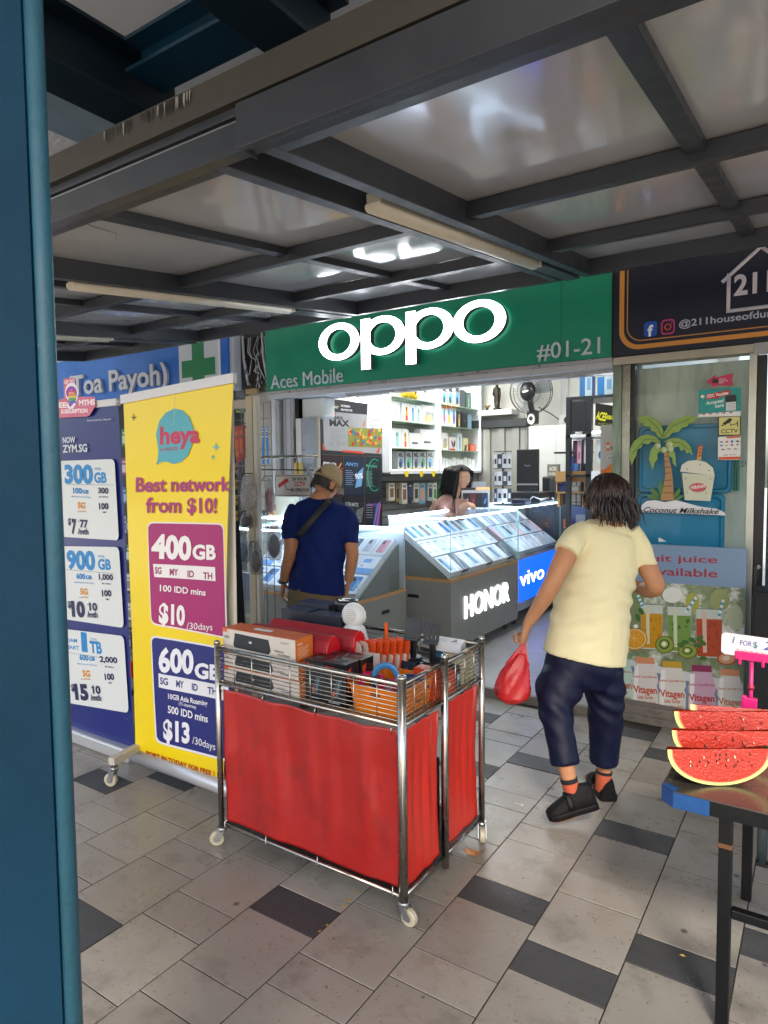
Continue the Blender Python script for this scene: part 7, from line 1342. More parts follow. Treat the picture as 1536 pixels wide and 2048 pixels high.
# price sign in a pink clip
PC = thing('price_sign', 'white foam price sign 1 FOR $2 SWEET in a pink clip stand', 'price sign', (-.21, 2.62, tz+.004)); m_pink = mat('clip_pink', '#c01c6a', .35)
c = aY(1502, 1385, 2.60); x = c.x
b = MB(); b.cyl((x, 2.60, tz+.01), (x, 2.60, .935), .0065, m_pink, 10); b.cyl((x, 2.60, .83), (x, 2.60, .845), .010, mat('clip_red', '#a01a3c', .35), 10); b.build('stem', PC, world=True); b = MB(); b.box(x-.02, x+.02, 2.59, 2.612, tz+.06, .80, m_pink); b.box(x-.028, x-.012, 2.59, 2.612, .725, .805, m_pink); b.build('foot_clip', PC, world=True, bevel=.004)
b = MB(); b.box(x-.052, x+.056, 2.588, 2.596, .932, .962, m_pink); b.box(x-.04, x-.03, 2.584, 2.602, .915, .94, m_pink); b.box(x+.03, x+.04, 2.584, 2.602, .915, .94, m_pink); b.build('holder_bar', PC, world=True, bevel=.003)
b = MB(); T_ = frame((x-.083, 2.598, .945), (1, 0, -.035), (0.0012, .05, 1)); b.prism(rrect(-.012, 0, .20, .076, .014), .007, mat('foam_white', '#cfc9cc', .5), T_); b.build('foam_board', PC, world=True, bevel=.003)
p = Print(T_ @ Matrix.Translation((0, 0, .0078))); p.text('1', .022, .042, .024, '#20408a', 'l', .0, shear=.2); p.text('FOR', .046, .040, .017, '#20408a', 'l', .005, w=.036, shear=.1); p.text('$', .086, .038, .02, '#1e6a78', 'l', .01); p.text('2', .116, .036, .03, '#20408a', 'l', .004, w=.03, shear=.25); p.text('SWEET', .035, .016, .009, '#c2506a', 'l', .0, w=.09); p.build('writing', PC, world=True)
# ---------------------------------------------------------------- people
def J(px, py, d_): r_ = ray(px, py); return Vector((0, 0, 1.6))+r_*d_
def crom(P, t):
    n = len(P)-1; i = min(int(t*n), n-1); f = t*n-i; g = lambda k: P[max(0, min(n, k))]
    a, b_, c, e = g(i-1), g(i), g(i+1), g(i+2)
    return .5*((2*b_)+(c-a)*f+(2*a-5*b_+4*c-e)*f*f+(3*b_-a-3*c+e)*f**3)
def limb(mb, secs, right, mt, n=22, sub=5):
    """secs: (centre, half width along right, half depth)"""
    P = [Vector(s[0]) for s in secs]; A = [Vector((s[1], s[2], 0)) for s in secs]; N = (len(P)-1)*sub; rings = []; right = Vector(right).normalized()
    Q = [crom(P, k/N) for k in range(N+1)]; Rr = [crom(A, k/N) for k in range(N+1)]
    for k in range(N+1):
        t = (Q[min(N, k+1)]-Q[max(0, k-1)]).normalized(); u = (right-t*right.dot(t)).normalized(); w = t.cross(u)
        rings.append([Q[k]+u*math.cos(a)*max(.002, Rr[k].x)+w*math.sin(a)*max(.002, Rr[k].y) for a in [2*math.pi*j/n for j in range(n)]])
    return mb.loft(rings, mt, True, True)
def fuse(mb, name, parent, voxel, smooth, disp=None, world=True):
    o = mb.build(name); m_ = o.modifiers.new('r', 'REMESH'); m_.mode = 'VOXEL'; m_.voxel_size = voxel; m_.use_smooth_shade = True
    s_ = o.modifiers.new('s', 'SMOOTH'); s_.factor = .5; s_.iterations = smooth
    dg = bpy.context.evaluated_depsgraph_get(); me = bpy.data.meshes.new_from_object(o.evaluated_get(dg)); old = o.data; bpy.data.objects.remove(o); bpy.data.meshes.remove(old)
    if not me.materials: me.materials.append(mb.mats[0])
    off = Vector((0, 0, 0))
    p = parent
    while p is not None: off += p.location; p = p.parent
    if disp:
        nm = [v.normal.copy() for v in me.vertices]
        for v, n_ in zip(me.vertices, nm): v.co = v.co+n_*disp(v.co, n_)
    for v in me.vertices: v.co = v.co-off
    me.update(); me.name = name
    q = bpy.data.objects.new(name, me); COL.objects.link(q); q.parent = parent; return q
def skinmat(n_, c): return mat(n_, c, .5, var=(30, .12), sss=.12, spec=.35, bump=(180, .15))
def hand(mb, W_, fwd, palm_n, side, curl, mt, s=1.):
    """wrist W_, fwd = direction of fingers, palm_n = direction the palm faces, side=+1 thumb on fwd x palm_n"""
    f = Vector(fwd).normalized(); pn = Vector(palm_n); pn = (pn-f*pn.dot(f)).normalized(); sd = f.cross(pn)*side
    limb(mb, [(W_-f*.03*s, .026*s, .019*s), (W_+f*.01*s, .029*s, .018*s), (W_+f*.045*s, .038*s, .016*s), (W_+f*.08*s, .037*s, .014*s), (W_+f*.09*s, .03*s, .010*s)], sd, mt, 16, 3)
    for k, (o, l) in enumerate(((.027, .92), (.0095, 1.), (-.0085, .95), (-.026, .76))):
        p = W_+f*.082*s+sd*o*s; a = 0; pts = [p-f*.02*s, p]; rs = [.0095*s, .0092*s]
        for j, L_ in enumerate((.040, .025, .021)):
            a += curl*(1.0, 1.15, .8)[j]*(1+.06*k); p = p+(f*math.cos(a)+pn*math.sin(a))*L_*l*s; pts.append(p); rs.append((.0088, .008, .0068)[j]*s)
        mb.tube(pts, rs, mt, 10)
        mb.ball(pts[-1], .0068*s, mt, 8, m_=5)
    p = W_+f*.02*s+sd*.026*s; q = p+(f*.6+sd*.55+pn*.45).normalized()*.040*s; r_ = q+(f*.75+pn*.75-sd*.1).normalized()*.03*s; e = r_+(f*.6+pn*.8-sd*.35).normalized()*.024*s
    mb.tube([W_+f*.0*s+sd*.01*s, p, q, r_, e], [.012*s, .0135*s, .011*s, .0095*s, .007*s], mt, 10)
def head_pts(c, fwd, up, s=1., n=40, m_=30, jaw=.34):
    f = Vector(fwd).normalized(); u = Vector(up); u = (u-f*u.dot(f)).normalized(); r = f.cross(u); rings = []
    for j in range(m_+1):
        th = math.pi*j/m_; z = -math.cos(th); rad_ = math.sin(th); ring = []
        for k in range(n):
            a = 2*math.pi*k/n; x, y = math.sin(a)*rad_, math.cos(a)*rad_
            X, Y_, Z_ = .074*x, .094*y, .114*z
            if z < 0: q = (-z)**1.4; X *= 1-jaw*q; Y_ = Y_*(1-.12*q) if y > 0 else Y_*(1-.45*q); Y_ += .014*q
            if y > 0:
                fx = math.exp(-(X/.011)**2); Y_ += .021*fx*math.exp(-((Z_+.022)/.014)**2)+.010*fx*math.exp(-((Z_-.002)/.02)**2)
                Y_ -= .009*math.exp(-((abs(X)-.030)/.015)**2)*math.exp(-((Z_-.008)/.012)**2); Y_ += .006*math.exp(-(X/.022)**2)*math.exp(-((Z_+.055)/.010)**2); Y_ += .007*math.exp(-(X/.022)**2)*math.exp(-((Z_+.092)/.012)**2)
                Y_ += .004*math.exp(-((abs(X)-.03)/.02)**2)*math.exp(-((Z_-.028)/.008)**2)
            ring.append(c+(r*X+f*Y_+u*Z_)*s)
        rings.append(ring)
    return rings, r, f, u
def ears(mb, c, r, f, u, s, mt):
    for sg in (-1, 1):
        e = c+(r*sg*.073-f*.008-u*.008)*s; mb.tube([e+(-f*.006+u*.030*math.cos(a)*1.0+f*.014*math.sin(a)+r*sg*(.006+.006*math.sin(a)))*s for a in [2*math.pi*k/12 for k in range(13)]], .0055*s, mt, 7); mb.ball(e+r*sg*.002*s, (.008*s, .012*s, .02*s), mt, 8)
def face_bits(par, c, r, f, u, s, brow='#1c1512', lip='#9a5048', closed=False):
    mb = MB(); ew = mat('eye_white', '#d8d4cc', .25); ei = mat('eye_dark', '#1a110c', .15)
    for sg in (-1, 1):
        e = c+(r*sg*.030+f*.0775+u*.008)*s; T_ = frame(e, r, u)
        mb.loft([[(T_ @ Vector((.0135*s*q*math.cos(a), .0058*s*q*math.sin(a), z*s))) for a in [2*math.pi*k/12 for k in range(12)]] for q, z in ((1, -.006), (.95, .001), (.5, .0035))], ew, True); mb.ball(e+f*.003*s, .0052*s, ei, 8)
        mb.tube([T_ @ Vector((.0145*s*math.cos(a), .0062*s*math.sin(a), .003*s)) for a in [rad(5+170*k/8) for k in range(9)]], .0012*s, mat('lash', '#14100e', .6), 5)
        mb.tube([c+(r*sg*x+f*y+u*z)*s for x, y, z in ((.014, .091, .026), (.028, .089, .031), (.044, .079, .027))], [.0014*s, .0024*s, .0012*s], mat('brow'+brow[1:], brow, .8), 6)
    mb.build('eye', par, world=True)
    mb = MB(); ml = mat('lip'+lip[1:], lip, .4); mb.tube([c+(r*x+f*y+u*z)*s for x, y, z in ((-.022, .080, -.057), (-.010, .0925, -.0535), (0, .0945, -.0555), (.010, .0925, -.0535), (.022, .080, -.057))], [.0015*s, .0042*s, .0045*s, .0042*s, .0015*s], ml, 8); mb.tube([c+(r*x+f*y+u*z)*s for x, y, z in ((-.018, .083, -.0605), (0, .0935, -.064), (.018, .083, -.0605))], [.0015*s, .0048*s, .0015*s], ml, 8); mb.build('lips', par, world=True)
def strand(mb, pts, r0, mt, n=4):
    k = len(pts); mb.tube(pts, [r0*(.6+.8*math.sin(math.pi*min(1, (i+.6)/k)))*(1-.75*(i/(k-1))**3) for i in range(k)], mt, n)
def clothfold(sc, amp, st=(1, 1, 1), seed=0, extra=None):
    def f(co, n_):
        q = Vector((co.x*sc*st[0]+seed, co.y*sc*st[1], co.z*sc*st[2])); a = noise.noise(q)*.6+noise.noise(q*2.1)*.4; d_ = amp*(1-2*abs(a))*.8
        return d_+(extra(co, n_) if extra else 0)
    return f
# ======== woman in the yellow top
WO = thing('person', 'woman in a pale yellow top and navy trousers walking with a red bag', 'person', J(1170, 1600, 3.2).xy.to_3d())
sk = skinmat('skin_woman', '#b98460'); h = Vector((-.70, .71, 0)).normalized(); RT = h.cross(Vector((0, 0, 1))); FW = h
D = 3.2
b = MB()
sw = [(J(1224, 1032, 3.18), .05, .052), (J(1222, 1050, 3.19), .075, .062), (J(1215, 1072, 3.2), .13, .08), (J(1208, 1100, 3.2), .155, .11), (J(1200, 1140, 3.2), .168, .13), (J(1188, 1185, 3.2), .165, .135), (J(1181, 1240, 3.2), .175, .14), (J(1170, 1300, 3.2), .15, .115), (J(1168, 1345, 3.2), .15, .105)]
limb(b, sw, RT, sk)
rings, r_, f_, u_ = head_pts(J(1217, 997, 3.17), (-.93, .33, -.12), (-.05, .02, 1), 1.0); b.loft(rings, sk); ears(b, J(1217, 997, 3.17), r_, f_, u_, 1., sk); hc_ = J(1217, 997, 3.17)
limb(b, [(J(1216, 1010, 3.17), .05, .052), (J(1222, 1050, 3.19), .05, .052)], RT, sk, sub=3)
# arms
armL = [(J(1162, 1072, 3.17), .048, .05), (J(1140, 1095, 3.12), .052, .052), (J(1122, 1130, 3.08), .047, .047), (J(1108, 1160, 3.06), .041, .042), (J(1092, 1190, 3.07), .04, .04), (J(1072, 1222, 3.1), .031, .032), (J(1056, 1247, 3.12), .024, .026)]
limb(b, armL, FW, sk)
hand(b, J(1054, 1250, 3.12), J(1045, 1290, 3.13)-J(1054, 1250, 3.12), -RT*.6+FW*.5, 1, 1.15, sk, 1.0)
armR = [(J(1268, 1082, 3.22), .042, .045), (J(1284, 1110, 3.2), .046, .046), (J(1300, 1145, 3.17), .045, .046), (J(1312, 1172, 3.16), .040, .042), (J(1296, 1180, 3.24), .039, .038), (J(1268, 1172, 3.36), .032, .032), (J(1240, 1165, 3.44), .025, .025)]
limb(b, armR, FW, sk)
hand(b, J(1236, 1164, 3.45), J(1205, 1150, 3.52)-J(1236, 1164, 3.45), Vector((0, 0, -1)), -1, .5, sk, .85)
legL = [(J(1135, 1335, 3.18), .085, .09), (J(1112, 1400, 3.13), .07, .075), (J(1118, 1450, 3.08), .055, .058), (J(1127, 1500, 3.04), .05, .052), (J(1134, 1540, 3.02), .037, .04), (J(1142, 1575, 3.01), .031, .035), (J(1149, 1603, 3.01), .034, .042)]
legR = [(J(1208, 1335, 3.22), .085, .09), (J(1212, 1400, 3.22), .07, .075), (J(1213, 1450, 3.23), .055, .06), (J(1210, 1500, 3.24), .05, .052), (J(1208, 1530, 3.25), .037, .04), (J(1207, 1555, 3.25), .031, .035), (J(1205, 1580, 3.26), .034, .042)]
limb(b, legL, RT, sk); limb(b, legR, RT, sk)
fL = [(J(1180, 1590, 3.02), .02, .02), (J(1160, 1612, 3.01), .035, .035), (J(1130, 1625, 3.0), .04, .028), (J(1106, 1634, 2.99), .03, .018)]
fR = [(J(1215, 1583, 3.26), .02, .02), (J(1203, 1580, 3.30), .035, .035), (J(1190, 1565, 3.4), .04, .028), (J(1178, 1553, 3.5), .03, .018)]
limb(b, fL, RT, sk, sub=3); limb(b, fR, RT, sk, sub=3)
fuse(b, 'body', WO, .006, 4)
face_bits(WO, hc_, r_, f_, u_, 1.)
# top
m_top = mat('yellow_jersey', '#e4daae', .75, var=(5, .06), bump=(350, .25))
b = MB()
st = [(J(1223, 1042, 3.19), .066, .062), (J(1221, 1050, 3.195), .10, .075), (J(1217, 1060, 3.2), .128, .085), (J(1213, 1077, 3.2), .155, .105), (J(1207, 1110, 3.2), .170, .13), (J(1199, 1145, 3.2), .178, .15), (J(1190, 1180, 3.2), .179, .155), (J(1184, 1215, 3.2), .186, .16), (J(1178, 1260, 3.2), .194, .165), (J(1168, 1316, 3.2), .201, .165)]
limb(b, st, RT, m_top, 40, 6)
limb(b, [(J(1174, 1062, 3.18), .055, .055), (J(1154, 1074, 3.15), .058, .058), (J(1141, 1089, 3.11), .060, .056), (J(1132, 1104, 3.09), .062, .056)], FW, m_top, 24, 4)
limb(b, [(J(1258, 1064, 3.22), .052, .055), (J(1273, 1085, 3.21), .058, .056), (J(1285, 1112, 3.2), .058, .055), (J(1292, 1135, 3.185), .058, .053)], FW, m_top, 24, 4)
yN = J(1206, 1110, 3.2)
def tf(co, n_):
    z = co.z; d_ = 0; side = (co-J(1190, 1180, 3.2)).dot(RT); w_ = math.exp(-((z-1.0)/.16)**2)
    d_ += .0065*math.sin((z*80+side*38*(1 if side > 0 else -.6))+2*noise.noise((co.x*4, co.y*4, z*4)))*w_*min(1, abs(side)/.09)
    d_ += .006*noise.noise((co.x*9, co.y*9, z*3.2))+.0025*noise.noise((co.x*26, co.y*26, z*14)); return d_
fuse(b, 'top', WO, .0065, 5, tf)
b = MB(); hemc = J(1168, 1316, 3.2); nkc = J(1223, 1041, 3.19)
b.tube([nkc+RT*.070*math.cos(a)+FW*.066*math.sin(a)+Vector((0, 0, -.010*math.cos(a)**2+.004)) for a in [2*math.pi*k/28 for k in range(29)]], [(.006, .004)]*29, m_top, 8); b.build('neckband', WO, world=True)
# trousers
m_nvy = mat('navy_satin', '#080f2e', .55, var=(6, .25), spec=.3)
b = MB()
limb(b, [(J(1168, 1296, 3.2), .172, .135), (J(1167, 1325, 3.2), .18, .142), (J(1167, 1350, 3.2), .178, .13), (J(1168, 1372, 3.2), .14, .10)], RT, m_nvy, 36, 5)
limb(b, [(J(1136, 1335, 3.19), .085, .11), (J(1119, 1372, 3.16), .101, .11), (J(1111, 1412, 3.12), .077, .09), (J(1116, 1452, 3.08), .063, .074), (J(1124, 1492, 3.05), .058, .064), (J(1130, 1527, 3.03), .058, .062)], RT, m_nvy, 30, 6)
limb(b, [(J(1205, 1335, 3.21), .085, .11), (J(1209, 1372, 3.22), .085, .105), (J(1210, 1412, 3.22), .077, .09), (J(1211, 1452, 3.23), .071, .08), (J(1209, 1492, 3.24), .063, .07), (J(1207, 1524, 3.25), .060, .064)], RT, m_nvy, 30, 6)
fuse(b, 'trousers', WO, .0065, 4, clothfold(7, .010, (1, 1, .55), 3, lambda co, n_: .0045*math.sin(co.z*70+co.x*40+3*noise.noise((co.x*5, co.y*5, co.z*5)))*math.exp(-((co.z-.52)/.14)**2)))
# socks and shoes
m_sock = mat('sock_orange', '#b9583a', .85, bump=(300, .4)); m_sockb = mat('sock_black', '#15151a', .85)
for nm, A, B, Cc in (('sock', J(1137, 1556, 3.016), J(1143, 1578, 3.01), J(1150, 1606, 3.01)), ('sock', J(1208, 1541, 3.25), J(1207, 1556, 3.25), J(1205, 1580, 3.26))):
    b = MB(); limb(b, [(A, .036, .039), (B, .036, .040), (Cc, .034, .038)], RT, m_sock, 20, 4); b.build('sock', WO, world=True); b = MB(); d_ = (B-A); limb(b, [(A-d_*.02, .0385, .042), (A+d_*.36, .038, .0415)], RT, m_sockb, 20, 3); b.build('sock_cuff', WO, world=True)
m_shoe = mat('shoe_black', '#08080a', .6, spec=.25, bump=(200, .4), var=(20, .2)); m_sole = mat('sole_black', '#0a0a0c', .55, spec=.25)
def shoe(heel, toe, up, lab=None):
    heel, toe = Vector(heel), Vector(toe); f = (toe-heel).normalized(); L_ = (toe-heel).length; u = Vector(up); u = (u-f*u.dot(f)).normalized(); r = f.cross(u)
    prof = [(0, .034, .0), (.06, .042, .0), (.25, .043, 0), (.45, .041, 0), (.65, .046, 0), (.82, .046, 0), (.94, .036, 0), (1., .018, 0)]
    hs = [.090, .110, .114, .100, .070, .052, .038, .022]; b = MB(); rings = []
    for (t, w_, _), hh in zip(prof, hs):
        c = heel+f*L_*t; rings.append([c+r*w_*math.cos(a)*(1 if math.sin(a) < .2 else .82)+u*(.018+(hh-.018)*max(0, math.sin(a))**.8 if math.sin(a) > 0 else .016) for a in [2*math.pi*k/20 for k in range(20)]])
    b.loft(rings, m_shoe, True, True); b.build('shoe', WO, world=True)
    b = MB(); out = []
    for (t, w_, _) in prof: out.append((t*L_, -w_-.003))
    out = out+[(t*L_, w_+.003) for (t, w_, _) in reversed(prof)]
    b.loft([[heel+f*x*(1.02)-f*.003+r*y*q+u*z for x, y in out] for q, z in ((.9, -.008), (1, -.002), (1.02, .012), (.98, .022))], m_sole, True, False); b.build('sole', WO, world=True, bevel=.002)
    b = MB(); c = heel+f*L_*.52; b.tube([c+r*.046*math.cos(a)+u*(.02+.068*math.sin(a)) for a in [rad(8+164*k/12) for k in range(13)]], [(.0035, .013)]*13, m_sole, 8, up=tuple(u)); b.build('strap', WO, world=True)
shoe(J(1192, 1603, 3.0)+Vector((0, 0, -.01)), J(1096, 1640, 3.0)+Vector((0, 0, .012)), (-.1, -.1, 1)); hR = aZ(1218, 1600, .008); shoe(hR, hR+Vector((-.135, .20, 0)), (0, 0, 1))
# hair
m_hair = mat('hair_dark', '#1d1311', .45, var=(30, .5), spec=.6); m_hair2 = mat('hair_brown', '#38231a', .45, spec=.6); hr = random.Random(5)
def hair_cap(par, c, r, f, u, s, cut, grow, mt, name='hair'):
    rings, *_ = head_pts(c, f, u, s*grow); b = MB(); keep = []
    for j, ring in enumerate(rings):
        keep.append([p+(p-c)*(.03*noise.noise((p*14))) for p in ring])
    b.loft([k for k in keep], mt)
    # drop what lies over the face
    fs, mi, sm = [], [], []
    for f_i, m_i, s_i in zip(b.f, b.mi, b.sm):
        q = sum((Vector(b.v[i]) for i in f_i), Vector())/len(f_i)-c; x, y, z = q.dot(r)/s, q.dot(f)/s, q.dot(u)/s
        if not cut(x, y, z): fs.append(f_i); mi.append(m_i); sm.append(s_i)
    b.f, b.mi, b.sm = fs, mi, sm; return b
cutw = lambda x, y, z: (y > .015 and z < .06) or (z < -.03 and y > -.035)
b = hair_cap(WO, hc_, r_, f_, u_, 1., cutw, 1.08, m_hair)
for k in range(900):
    a = hr.uniform(-math.pi, math.pi); el = hr.uniform(-.2, 1.35); x, y, z = math.sin(a)*math.cos(el), math.cos(a)*math.cos(el), math.sin(el)
    if y > .12 and z < .62: continue
    if y > -.05 and z < -.1: continue
    p = hc_+(r_*x*.078+f_*y*.1+u_*z*.119)*1.04; d_ = (-u_*.9+(r_*x+f_*y)*.35+Vector((hr.uniform(-.3, .3), hr.uniform(-.3, .3), hr.uniform(-.1, .1)))).normalized(); pts = [p]; L_ = hr.uniform(.012, .02)*(1.+.5*(z < .3)); bald = (el > 1.0)
    lim = (.085 if y > -.2 else .125)+.025*hr.random()
    for j in range(7):
        p = p+d_*L_; q = p-hc_; x_, y_, z_ = q.dot(r_)/.078, q.dot(f_)/.1, q.dot(u_)/.119; nn = math.sqrt(x_*x_+y_*y_+max(-.3, z_)**2)
        if nn < 1.08: p = p+(r_*x_*.078+f_*y_*.1)*(1.09/max(.3, nn)-1)
        if (p-hc_).dot(u_) < -lim: break
        pts.append(p+Vector((hr.uniform(-1, 1), hr.uniform(-1, 1), 0))*.003); d_ = (d_-u_*.25+Vector((hr.uniform(-.25, .25), hr.uniform(-.25, .25), 0))-(r_*x+f_*y)*.12).normalized()
    if len(pts) > 2: strand(b, pts, hr.uniform(.003, .0058), m_hair2 if hr.random() < (.55 if el > .8 else .2) else m_hair)
b.build('hair', WO, world=True)
# red carrier bag
BG = thing('carrier_bag', 'translucent red plastic carrier bag hanging from the walking woman\'s left hand', 'bag', J(1035, 1400, 3.13)); m_bag = mat('red_film', '#d8262a', .3, trans=.0, alpha=.86, spec=.6, var=(14, .25), bump=(40, .4)); m_bagc = mat('bag_contents', '#8e1519', .5, var=(20, .2))
b = MB(); vx = rr.copy(); vd = Vector((ff.x, ff.y, 0)).normalized(); secs = [(1042, 1306, 9, .015), (1036, 1322, 19, .03), (1030, 1342, 28, .042), (1027, 1362, 33, .05), (1026, 1380, 36, .055), (1026, 1394, 33, .055), (1026, 1402, 22, .04), (1018, 1408, 6, .015)]
pr_ = []
for i in range(len(secs)-1):
    for k in range(4): t = k/4; pr_.append([secs[i][j]*(1-t)+secs[i+1][j]*t for j in range(4)])
rings = [[J(cx, cy_, 3.13)+vx*(w_/427*math.cos(a))*(1+.07*math.sin(a*7+cy_*.05))+vd*dd*math.sin(a)*(1+.1*math.sin(5*a+cy_*.1)) for a in [2*math.pi*k/40 for k in range(40)]] for cx, cy_, w_, dd in pr_]
b.loft(rings, m_bag, True, True)
hd_ = J(1049, 1288, 3.125)
for sx, tx, ox in ((1018, -1, 0), (1044, 1, .004)):
    for dy in (-.016, .016):
        b.loft([[J(cx, cy_, 3.13)*0+(J(cx, cy_, 3.13)*(1)+vd*(dy*(q)+.002)+vx*(w_*s_)) for s_, e in ((-1, 0), (-.33, .003), (.33, -.003), (1, 0))] for cx, cy_, w_, q in ((sx+4, 1330, .026, .8), (sx+(1049-sx)*.35, 1318, .022, .8), (sx+(1049-sx)*.7, 1300, .013, .4), (1049, 1282, .008, .2), (1051, 1274, .008, 0))], m_bag, False, True, closed=False)
b.build('film', BG, world=True); b = MB(); b.ball(J(1027, 1388, 3.13), (.06, .045, .03), m_bagc, 20); b.build('contents', BG, world=True)
# ======== man in the cap
MN = thing('person', 'man in a navy T-shirt, khaki shorts and beige cap seen from behind', 'person', Vector((-2.86, 3.5, 0))); skm = skinmat('skin_man', '#b98260')
DM = 4.52; K = 1335/DM; fm = Vector((-.50, .866, 0)).normalized(); rm = fm.cross(Vector((0, 0, 1)))
b = MB()
limb(b, [(J(640, 985, DM), .055, .058), (J(640, 1002, DM), .085, .07), (J(641, 1018, DM), .175, .10), (J(641, 1050, DM), .18, .12), (J(640, 1100, DM), .16, .12), (J(635, 1150, DM), .155, .12), (J(632, 1190, DM), .17, .125), (J(632, 1230, DM), .16, .11)], rm, skm)
hm = J(653, 967, DM+.04); fh = (.62*rr+.72*Vector((ff.x, ff.y, 0))+Vector((0, 0, -.55))); rings, r2, f2, u2 = head_pts(hm, fh, (.12, .1, 1), 1.02); b.loft(rings, skm); ears(b, hm, r2, f2, u2, 1.05, skm); limb(b, [(hm-u2*.03, .056, .058), (J(641, 1004, DM), .06, .062)], rm, skm, sub=3)
aL = [(J(588, 1024, DM), .055, .055), (J(580, 1055, DM-.03), .05, .05), (J(581, 1082, DM-.05), .045, .046), (J(580, 1108, DM-.05), .041, .042), (J(573, 1135, DM-.02), .038, .038), (J(568, 1163, DM+.02), .027, .03)]
aR = [(J(692, 1028, DM), .055, .055), (J(699, 1055, DM-.03), .05, .05), (J(701, 1085, DM-.05), .045, .046), (J(705, 1110, DM-.05), .041, .042), (J(701, 1138, DM-.02), .037, .037), (J(697, 1162, DM+.0), .028, .03)]
limb(b, aL, fm, skm); limb(b, aR, fm, skm)
hand(b, J(567, 1166, DM+.02), J(564, 1195, DM+.05)-J(567, 1166, DM+.02), rm, -1, .35, skm, .95); hand(b, J(697, 1164, DM), J(692, 1190, DM+.02)-J(697, 1164, DM), -rm, 1, .3, skm, .95)
for cx in (608, 656):
    top_ = J(cx, 1215, DM); ft = Vector((top_.x, top_.y, 0)); limb(b, [(top_+Vector((0, 0, .04)), .095, .1), (top_*.75+ft*.25, .085, .09), (top_*.55+ft*.45, .062, .065), (top_*.35+ft*.65, .056, .06), (top_*.12+ft*.88, .038, .042), (ft+Vector((0, 0, .05)), .036, .05)], rm, skm); limb(b, [(ft+Vector((0, 0, .045))-fm*.03, .035, .035), (ft+Vector((0, 0, .04))+fm*.05, .04, .035), (ft+Vector((0, 0, .025))+fm*.16, .042, .02)], rm, skm, sub=3)
fuse(b, 'body', MN, .007, 4); face_bits(MN, hm, r2, f2, u2, 1.02)
m_ntee = mat('navy_tee', '#08205e', .75, spec=.2, var=(6, .15), bump=(320, .2)); b = MB()
limb(b, [(J(641, 996, DM), .075, .068), (J(641, 1003, DM), .115, .085), (J(641, 1012, DM), .17, .1), (J(642, 1030, DM), .195, .125), (J(642, 1060, DM), .19, .145), (J(641, 1095, DM), .178, .145), (J(636, 1130, DM), .182, .145), (J(633, 1165, DM), .192, .15), (J(631, 1184, DM), .196, .15)], rm, m_ntee, 40, 6)
limb(b, [(J(597, 1020, DM), .07, .066), (J(586, 1040, DM-.02), .072, .068), (J(581, 1062, DM-.04), .068, .066), (J(580, 1080, DM-.05), .068, .066)], fm, m_ntee, 24, 4)
limb(b, [(J(684, 1024, DM), .07, .066), (J(696, 1046, DM-.02), .07, .068), (J(700, 1068, DM-.04), .066, .064), (J(701, 1087, DM-.05), .064, .062)], fm, m_ntee, 24, 4)
fuse(b, 'tshirt', MN, .008, 4, lambda co, n_: (.020*noise.noise((co.x*5, co.y*5, co.z*2.4)))+.008*math.sin((co.z*1.1+(co-J(641, 1095, DM)).dot(rm)*2.2)*26+2*noise.noise(co*4))*math.exp(-((co.z-1.05)/.2)**2)*.7+.002*noise.noise(co*30))
m_kh = mat('khaki_twill', '#6b5a3c', .8, var=(8, .15), bump=(250, .2)); b = MB(); limb(b, [(J(631, 1172, DM), .175, .135), (J(631, 1195, DM), .185, .14), (J(632, 1225, DM), .188, .14), (J(632, 1250, DM), .16, .1)], rm, m_kh, 36, 5)
for cx in (603, 661): t0 = J(cx, 1225, DM); limb(b, [(t0, .105, .125), (t0-Vector((0, 0, .12)), .102, .11), (t0-Vector((0, 0, .26)), .1, .105)], rm, m_kh, 28, 5)
fuse(b, 'shorts', MN, .009, 3, clothfold(6, .007, (1, 1, .6), 8))
b = MB(); w0 = J(567, 1163, DM+.02); b.tube([w0+Vector((0, 0, .012)), w0-Vector((0, 0, .012))], [(.034, .032)]*2, mat('watch_grey', '#3a4240', .5), 16); b.build('watch', MN, world=True)
# sling strap across the back
b = MB(); A, B = J(659, 1000, DM-.10), J(597, 1072, DM-.165); pts = []
for k in range(13):
    t = k/12; p = A*(1-t)+B*t; p = p-Vector((ff.x, ff.y, 0))*(.05*math.sin(math.pi*t)+.012); pts.append(p)
b.tube(pts, [(.003, .022)]*13, mat('strap_black', '#15171c', .6), 8, up=tuple(-ff)); b.build('strap', MN, world=True)
# cap and hair
m_cap = mat('cap_beige', '#a2926f', .8, var=(10, .12), bump=(260, .25)); m_gr = mat('hair_grey', '#4a4a4a', .6, var=(40, .5))
b = hair_cap(MN, hm, r2, f2, u2, 1.02, lambda x, y, z: (y > .02) or z < -.045 or z > .03, 1.045, m_gr)
for k in range(260):
    a = hr.uniform(math.pi*.45, math.pi*1.55); x, y = math.sin(a), math.cos(a); z = hr.uniform(-.05, .02); p = hm+(r2*x*.077+f2*y*.098+u2*z)*1.02; strand(b, [p, p+(-u2*.8+(r2*x+f2*y)*.3).normalized()*.012, p+(-u2+(r2*x+f2*y)*.1).normalized()*.022], .0022, m_gr, 3)
b.build('hair', MN, world=True)
rings, *_ = head_pts(hm+u2*.012, f2, u2, 1.02*1.12); b = MB(); keep = [ring for j, ring in enumerate(rings) if j >= 15]; b.loft(keep, m_cap, False)
fs, mi, sm = [], [], []
for f_i, m_i, s_i in zip(b.f, b.mi, b.sm):
    q = sum((Vector(b.v[i]) for i in f_i), Vector())/len(f_i)-hm; x, y, z = q.dot(r2), q.dot(f2), q.dot(u2)
    if y < -.03 and abs(x) < .026 and .022 < z < .022+math.sqrt(max(0, .026**2-x*x))*1.3: continue
    fs.append(f_i); mi.append(m_i); sm.append(s_i)
